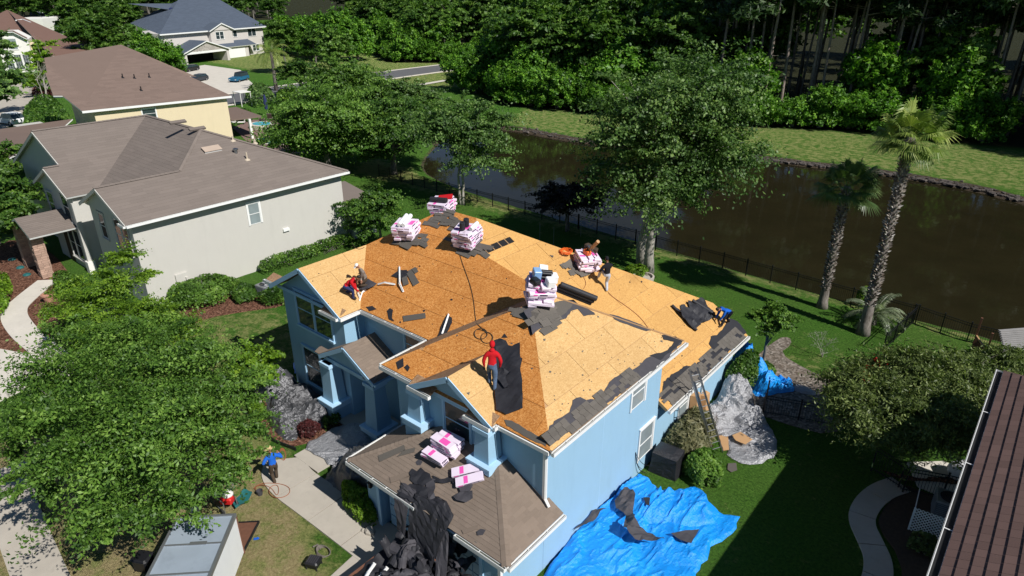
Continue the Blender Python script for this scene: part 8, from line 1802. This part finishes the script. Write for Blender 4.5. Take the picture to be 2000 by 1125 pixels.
for k in range(9): m = MB(); m.beam((-1.1+.7*k/8*1.0, 41.6-1.7*k/8, .05), (-1.1+.7*k/8, 41.6-1.7*k/8, 1.15), .09, .02, up=(0, 1, 0)); m.build('board', M_RUST, PS)
for k in range(9): m = MB(); m.beam((-.4+2.0*k/8, 39.9+.6*k/8, .4), (-.4+2.0*k/8, 39.9+.6*k/8, 1.3), .09, .02, up=(0, 1, 0)); m.build('board', M_RUST, PS)
m = MB(); m.beam((-1.1, 41.6, 1.2), (-.4, 39.9, 1.2), .08, .08); m.beam((-.4, 39.9, 1.35), (1.6, 40.5, 1.35), .08, .08); m.build('rail', M_WOOD, PS)
gw = plain('weathered_slats', (.26, .25, .24, 1), .8, var=.25)
A1, B1, C1 = P(1952, 646, 2.3), P(2030, 640, 2.3), P(1962, 688, 1.75)
for k in range(11): m = MB(); s = (C1-A1)*(k/11); m.beam(A1+s, B1+s, .19, .03); m.build('roof_slat', gw, PS)
q = P(1931, 722); m = MB(); m.ball(q+Vector((0, 0, .45)), (.2, .2, .26), 10); m.build('blue_ball', M_SHIRT_BLUE, None, smooth=True, label='bright blue ball among leaves beside the playset', cat='ball')
q = P(1288, 552); m = MB(); m.lathe((-20.4, 38.7, 0), [(.7, 0), (.75, .35), (.62, .36), (.6, .2), (.05, .18)], 20); m.build('stone_planter', M_CONC, None, label='round stone planter at the foot of the tall pond tree', cat='planter')
q = P(97, 590); m = MB(); m.lathe(q, [(.22, 0), (.36, .5), (.40, .5), (.40, .58), (.32, .58), (.3, .45), (.02, .44)], 16); m.build('flower_pot', M_TERRA, None, label='terracotta pot beside the curved path of the beige house', cat='pot')
for a, b in ((24, 508), (40, 524), (53, 538)): q = P(a, b); m = MB(); m.lathe(q, [(.26, 0), (.26, .08), (.2, .14), (.03, .16)], 14); m.build('green_lid', M_TEAL, None, label='round dark green lid set in the mulch left of the stone pier', cat='lid', group='green lids in the mulch bed')
for a, b in ((1054, 470), (1081, 478), (1134, 462)): q = P(a, b); m = MB(); m.tube([q, q+Vector((0, 0, 1.5))], .02, 6); m.build('garden_stake', M_GALV, None, label='thin stake standing on the lawn behind the bare roof', cat='stake', group='stakes behind the roof')
# pool yard
sheet('pool_deck', [tuple(P(a, b)[:2]) for a, b in ((455, 250), (492, 234), (545, 236), (585, 262), (605, 300), (560, 300), (480, 275))], .05, plain('brick_deck', (.20, .13, .11, 1), .85, var=.25, scale=6), smooth=0)
def oval(c, a, b, n=24, rz=0): return [(c[0]+a*cos(2*pi*i/n)*cos(rz)-b*sin(2*pi*i/n)*sin(rz), c[1]+a*cos(2*pi*i/n)*sin(rz)+b*sin(2*pi*i/n)*cos(rz)) for i in range(n)]
pc = P(545, 276); pc2 = P(512, 250)
m = MB(); m.prism(oval(pc, 3.5, 2.3, 28, .5), .02, .14); cp = m.build('pool', M_CONCW, None, label='turquoise swimming pool behind the taupe roof', cat='pool'); m = MB(); m.prism([(a-cp.location.x, b-cp.location.y) for a, b in oval(pc, 3.1, 1.9, 28, .5)], .13, .15); link('pool_water', m.mesh('pool_water', M_POOL), cp)
m = MB(); m.prism(oval(pc2, 1.9, 1.6), .02, .62); sp = m.build('hot_tub', M_CONCW, None, label='round stone-rimmed hot tub beside the swimming pool', cat='hot tub'); m = MB(); m.prism([(a-sp.location.x, b-sp.location.y) for a, b in oval(pc2, 1.4, 1.15)], .6, .64); link('tub_water', m.mesh('tub_water', M_POOL), sp)
def lounger(q, rz, lab, mat, up=.6):
    L = empty('deck_chair', tuple(q), lab, 'deck chair'); q = Vector(q); R = Rz(rz); m = MB(); m.obox(q+R@Vector((0, .35, .35)), (.7, 1.0, .05), R); m.build('seat', mat, L); m = MB(); a = q+R@Vector((0, -.15, .36)); m.obox(a+R@Vector((0, -.3*cos(up), .4*sin(up)+.1)), (.7, .06, .95), R@Rx(pi/2-up)); m.build('backrest', mat, L)
    for s, t in ((-1, .8), (1, .8), (-1, -.1), (1, -.1)): m = MB(); m.tube([q+R@Vector((s*.3, t, 0)), q+R@Vector((s*.3, t, .35))], .03, 6); m.build('leg', M_METAL, L)
lounger(P(459, 243), 2.4, 'pale upright deck chair against the clipped hedge, left one', M_CREAM, 1.1); lounger(P(477, 243), 2.4, 'pale upright deck chair against the clipped hedge, right one', M_CREAM, 1.1); lounger(P(512, 238), .9, 'grey lounger on the pool deck behind the hot tub', M_GREYC, .3); lounger(P(528, 236), .9, 'lounger with raised back on the pool deck', M_GREYC, .9)
q = P(522, 226); m = MB(); m.tube([q, q+Vector((0, 0, 3.2))], .04, 6, 1); m.lathe(q+Vector((0, 0, 1.0)), [(.22, 0), (.30, .8), (.22, 1.7), (.06, 2.2)], 8); m.build('closed_parasol', [M_NAVY, M_METAL], None, label='closed dark blue parasol by the pool deck hedge', cat='parasol')
q = P(476, 206); m = MB(); m.prism([(q.x-1.2, q.y-1.0), (q.x+1.2, q.y-1.0), (q.x+1.2, q.y+1.0), (q.x-1.2, q.y+1.0)], 2.2, 2.3)
for s, t in ((-1, -1), (1, -1), (1, 1), (-1, 1)): m.tube([q+Vector((s*1.1, t*.9, 0)), q+Vector((s*1.1, t*.9, 2.2))], .06, 6)
m.build('pergola', M_CREAM, None, label='small white pergola at the edge of the pool yard', cat='pergola')
# cars
def car(name, q, rz, L, Wd, H, mat, lab, suv=True, spare=False, roofm=None, cat='car'):
    C = empty(name, tuple(q), lab, cat, None, rz); g = .25; prof = [(-L/2, .35), (-L/2, .80), (-L/2+.1, .98), (-L*.22, 1.08), (L/2-.05, 1.05), (L/2, .9), (L/2, .35)]
    if spare: prof = [(-L/2, .45), (-L/2, 1.05), (-L*.15, 1.15), (L/2, 1.15), (L/2, .5)]
    def ext(pr, w, mat_, nm, w2=None, par=C):
        m = MB(); k = len(pr); w2 = w2 or w; zt = max(z for _, z in pr); zb0 = min(z for _, z in pr); ws = [w+(w2-w)*(z-zb0)/(zt-zb0+1e-6) for _, z in pr]; vs = [(x, -ww/2, z) for (x, z), ww in zip(pr, ws)]+[(x, ww/2, z) for (x, z), ww in zip(pr, ws)]; m.add(vs, [tuple(range(k)), tuple(range(2*k-1, k-1, -1))]+[(i, i+k, (i+1) % k+k, (i+1) % k) for i in range(k)]); me = m.mesh(nm, mat_); bm = bmesh.new(); bm.from_mesh(me); bmesh.ops.recalc_face_normals(bm, faces=bm.faces); bmesh.ops.bevel(bm, geom=bm.edges[:], offset=.05, segments=2, affect='EDGES', clamp_overlap=True); bm.to_mesh(me); bm.free(); return link(nm, me, par)
    ext(prof, Wd, mat, 'body'); cab = [(-L*.16, 1.04), (-L*.05, H-.05), (L*.40, H-.05), (L/2-.1, 1.04)] if not spare else [(-L*.10, 1.1), (-L*.04, H-.05), (L/2-.06, H-.05), (L/2-.04, 1.1)]
    ext(cab, Wd*.92, M_GLASS, 'windows', Wd*.78); ext([(-L*.04, H-.08), (-L*.02, H), (L*.38, H), (L*.42, H-.08)] if not spare else [(-L*.05, H-.1), (-L*.04, H), (L/2-.05, H), (L/2-.04, H-.1)], Wd*.8, roofm or mat, 'roof')
    for x in (-L*.31, L*.31):
        for s in (-1, 1): m = MB(); m.tube([(x, s*(Wd/2-.2), .36), (x, s*(Wd/2+.01), .36)], .37, 18); w = link('wheel', m.mesh('wheel', M_RUBBER), C); m = MB(); m.tube([(x, s*(Wd/2-.1), .36), (x, s*(Wd/2+.022), .36)], .22, 12); link('rim', m.mesh('rim', M_GALV), w)
    for s in (-1, 1): m = MB(); m.obox((L/2+.005, s*Wd*.36, .85), (.03, .18, .14)); link('tail_light', m.mesh('tail_light', M_RED), C); m = MB(); m.obox((-L/2-.005, s*Wd*.34, .72), (.03, .25, .12)); link('headlight', m.mesh('headlight', M_WHITEP), C); m = MB(); m.obox((-L*.12, s*(Wd/2+.06), 1.1), (.1, .14, .12)); link('mirror', m.mesh('mirror', mat), C)
    if spare: m = MB(); m.tube([(L/2, 0, 1.0), (L/2+.22, 0, 1.0)], .38, 16); sp_ = link('spare_wheel', m.mesh('spare_wheel', M_RUBBER), C); m = MB(); m.obox((L/2+.06, 0, .5), (.14, Wd*.9, .16)); link('bumper', m.mesh('bumper', M_BLACK), C)
    return C
car('off_road_car', P(468, 160), radians(118), 4.6, 1.95, 1.9, plain('teal_blue_paint', (.02, .12, .22, 1), .25), 'teal blue off-road car with a spare wheel on the far driveway', spare=True, roofm=M_BLACK)
car('parked_car', P(388, 160), radians(120), 4.8, 1.85, 1.5, plain('dark_grey_paint', (.03, .035, .045, 1), .25), 'dark grey car on the far driveway left of the teal one'); car('parked_car', P(372, 140), radians(118), 4.7, 1.85, 1.5, plain('black_car_paint', (.015, .016, .018, 1), .22), 'black car at the mouth of the open far garage')
car('parked_car', P(22, 243), radians(15), 4.8, 1.95, 1.75, plain('white_car_paint', (.75, .75, .76, 1), .25), 'white sport utility car at the left edge beside the dark hedge')
print('OBJECTS', len(bpy.data.objects), 'TRIS', sum(len(o.data.polygons) for o in bpy.data.objects if o.type == 'MESH'))
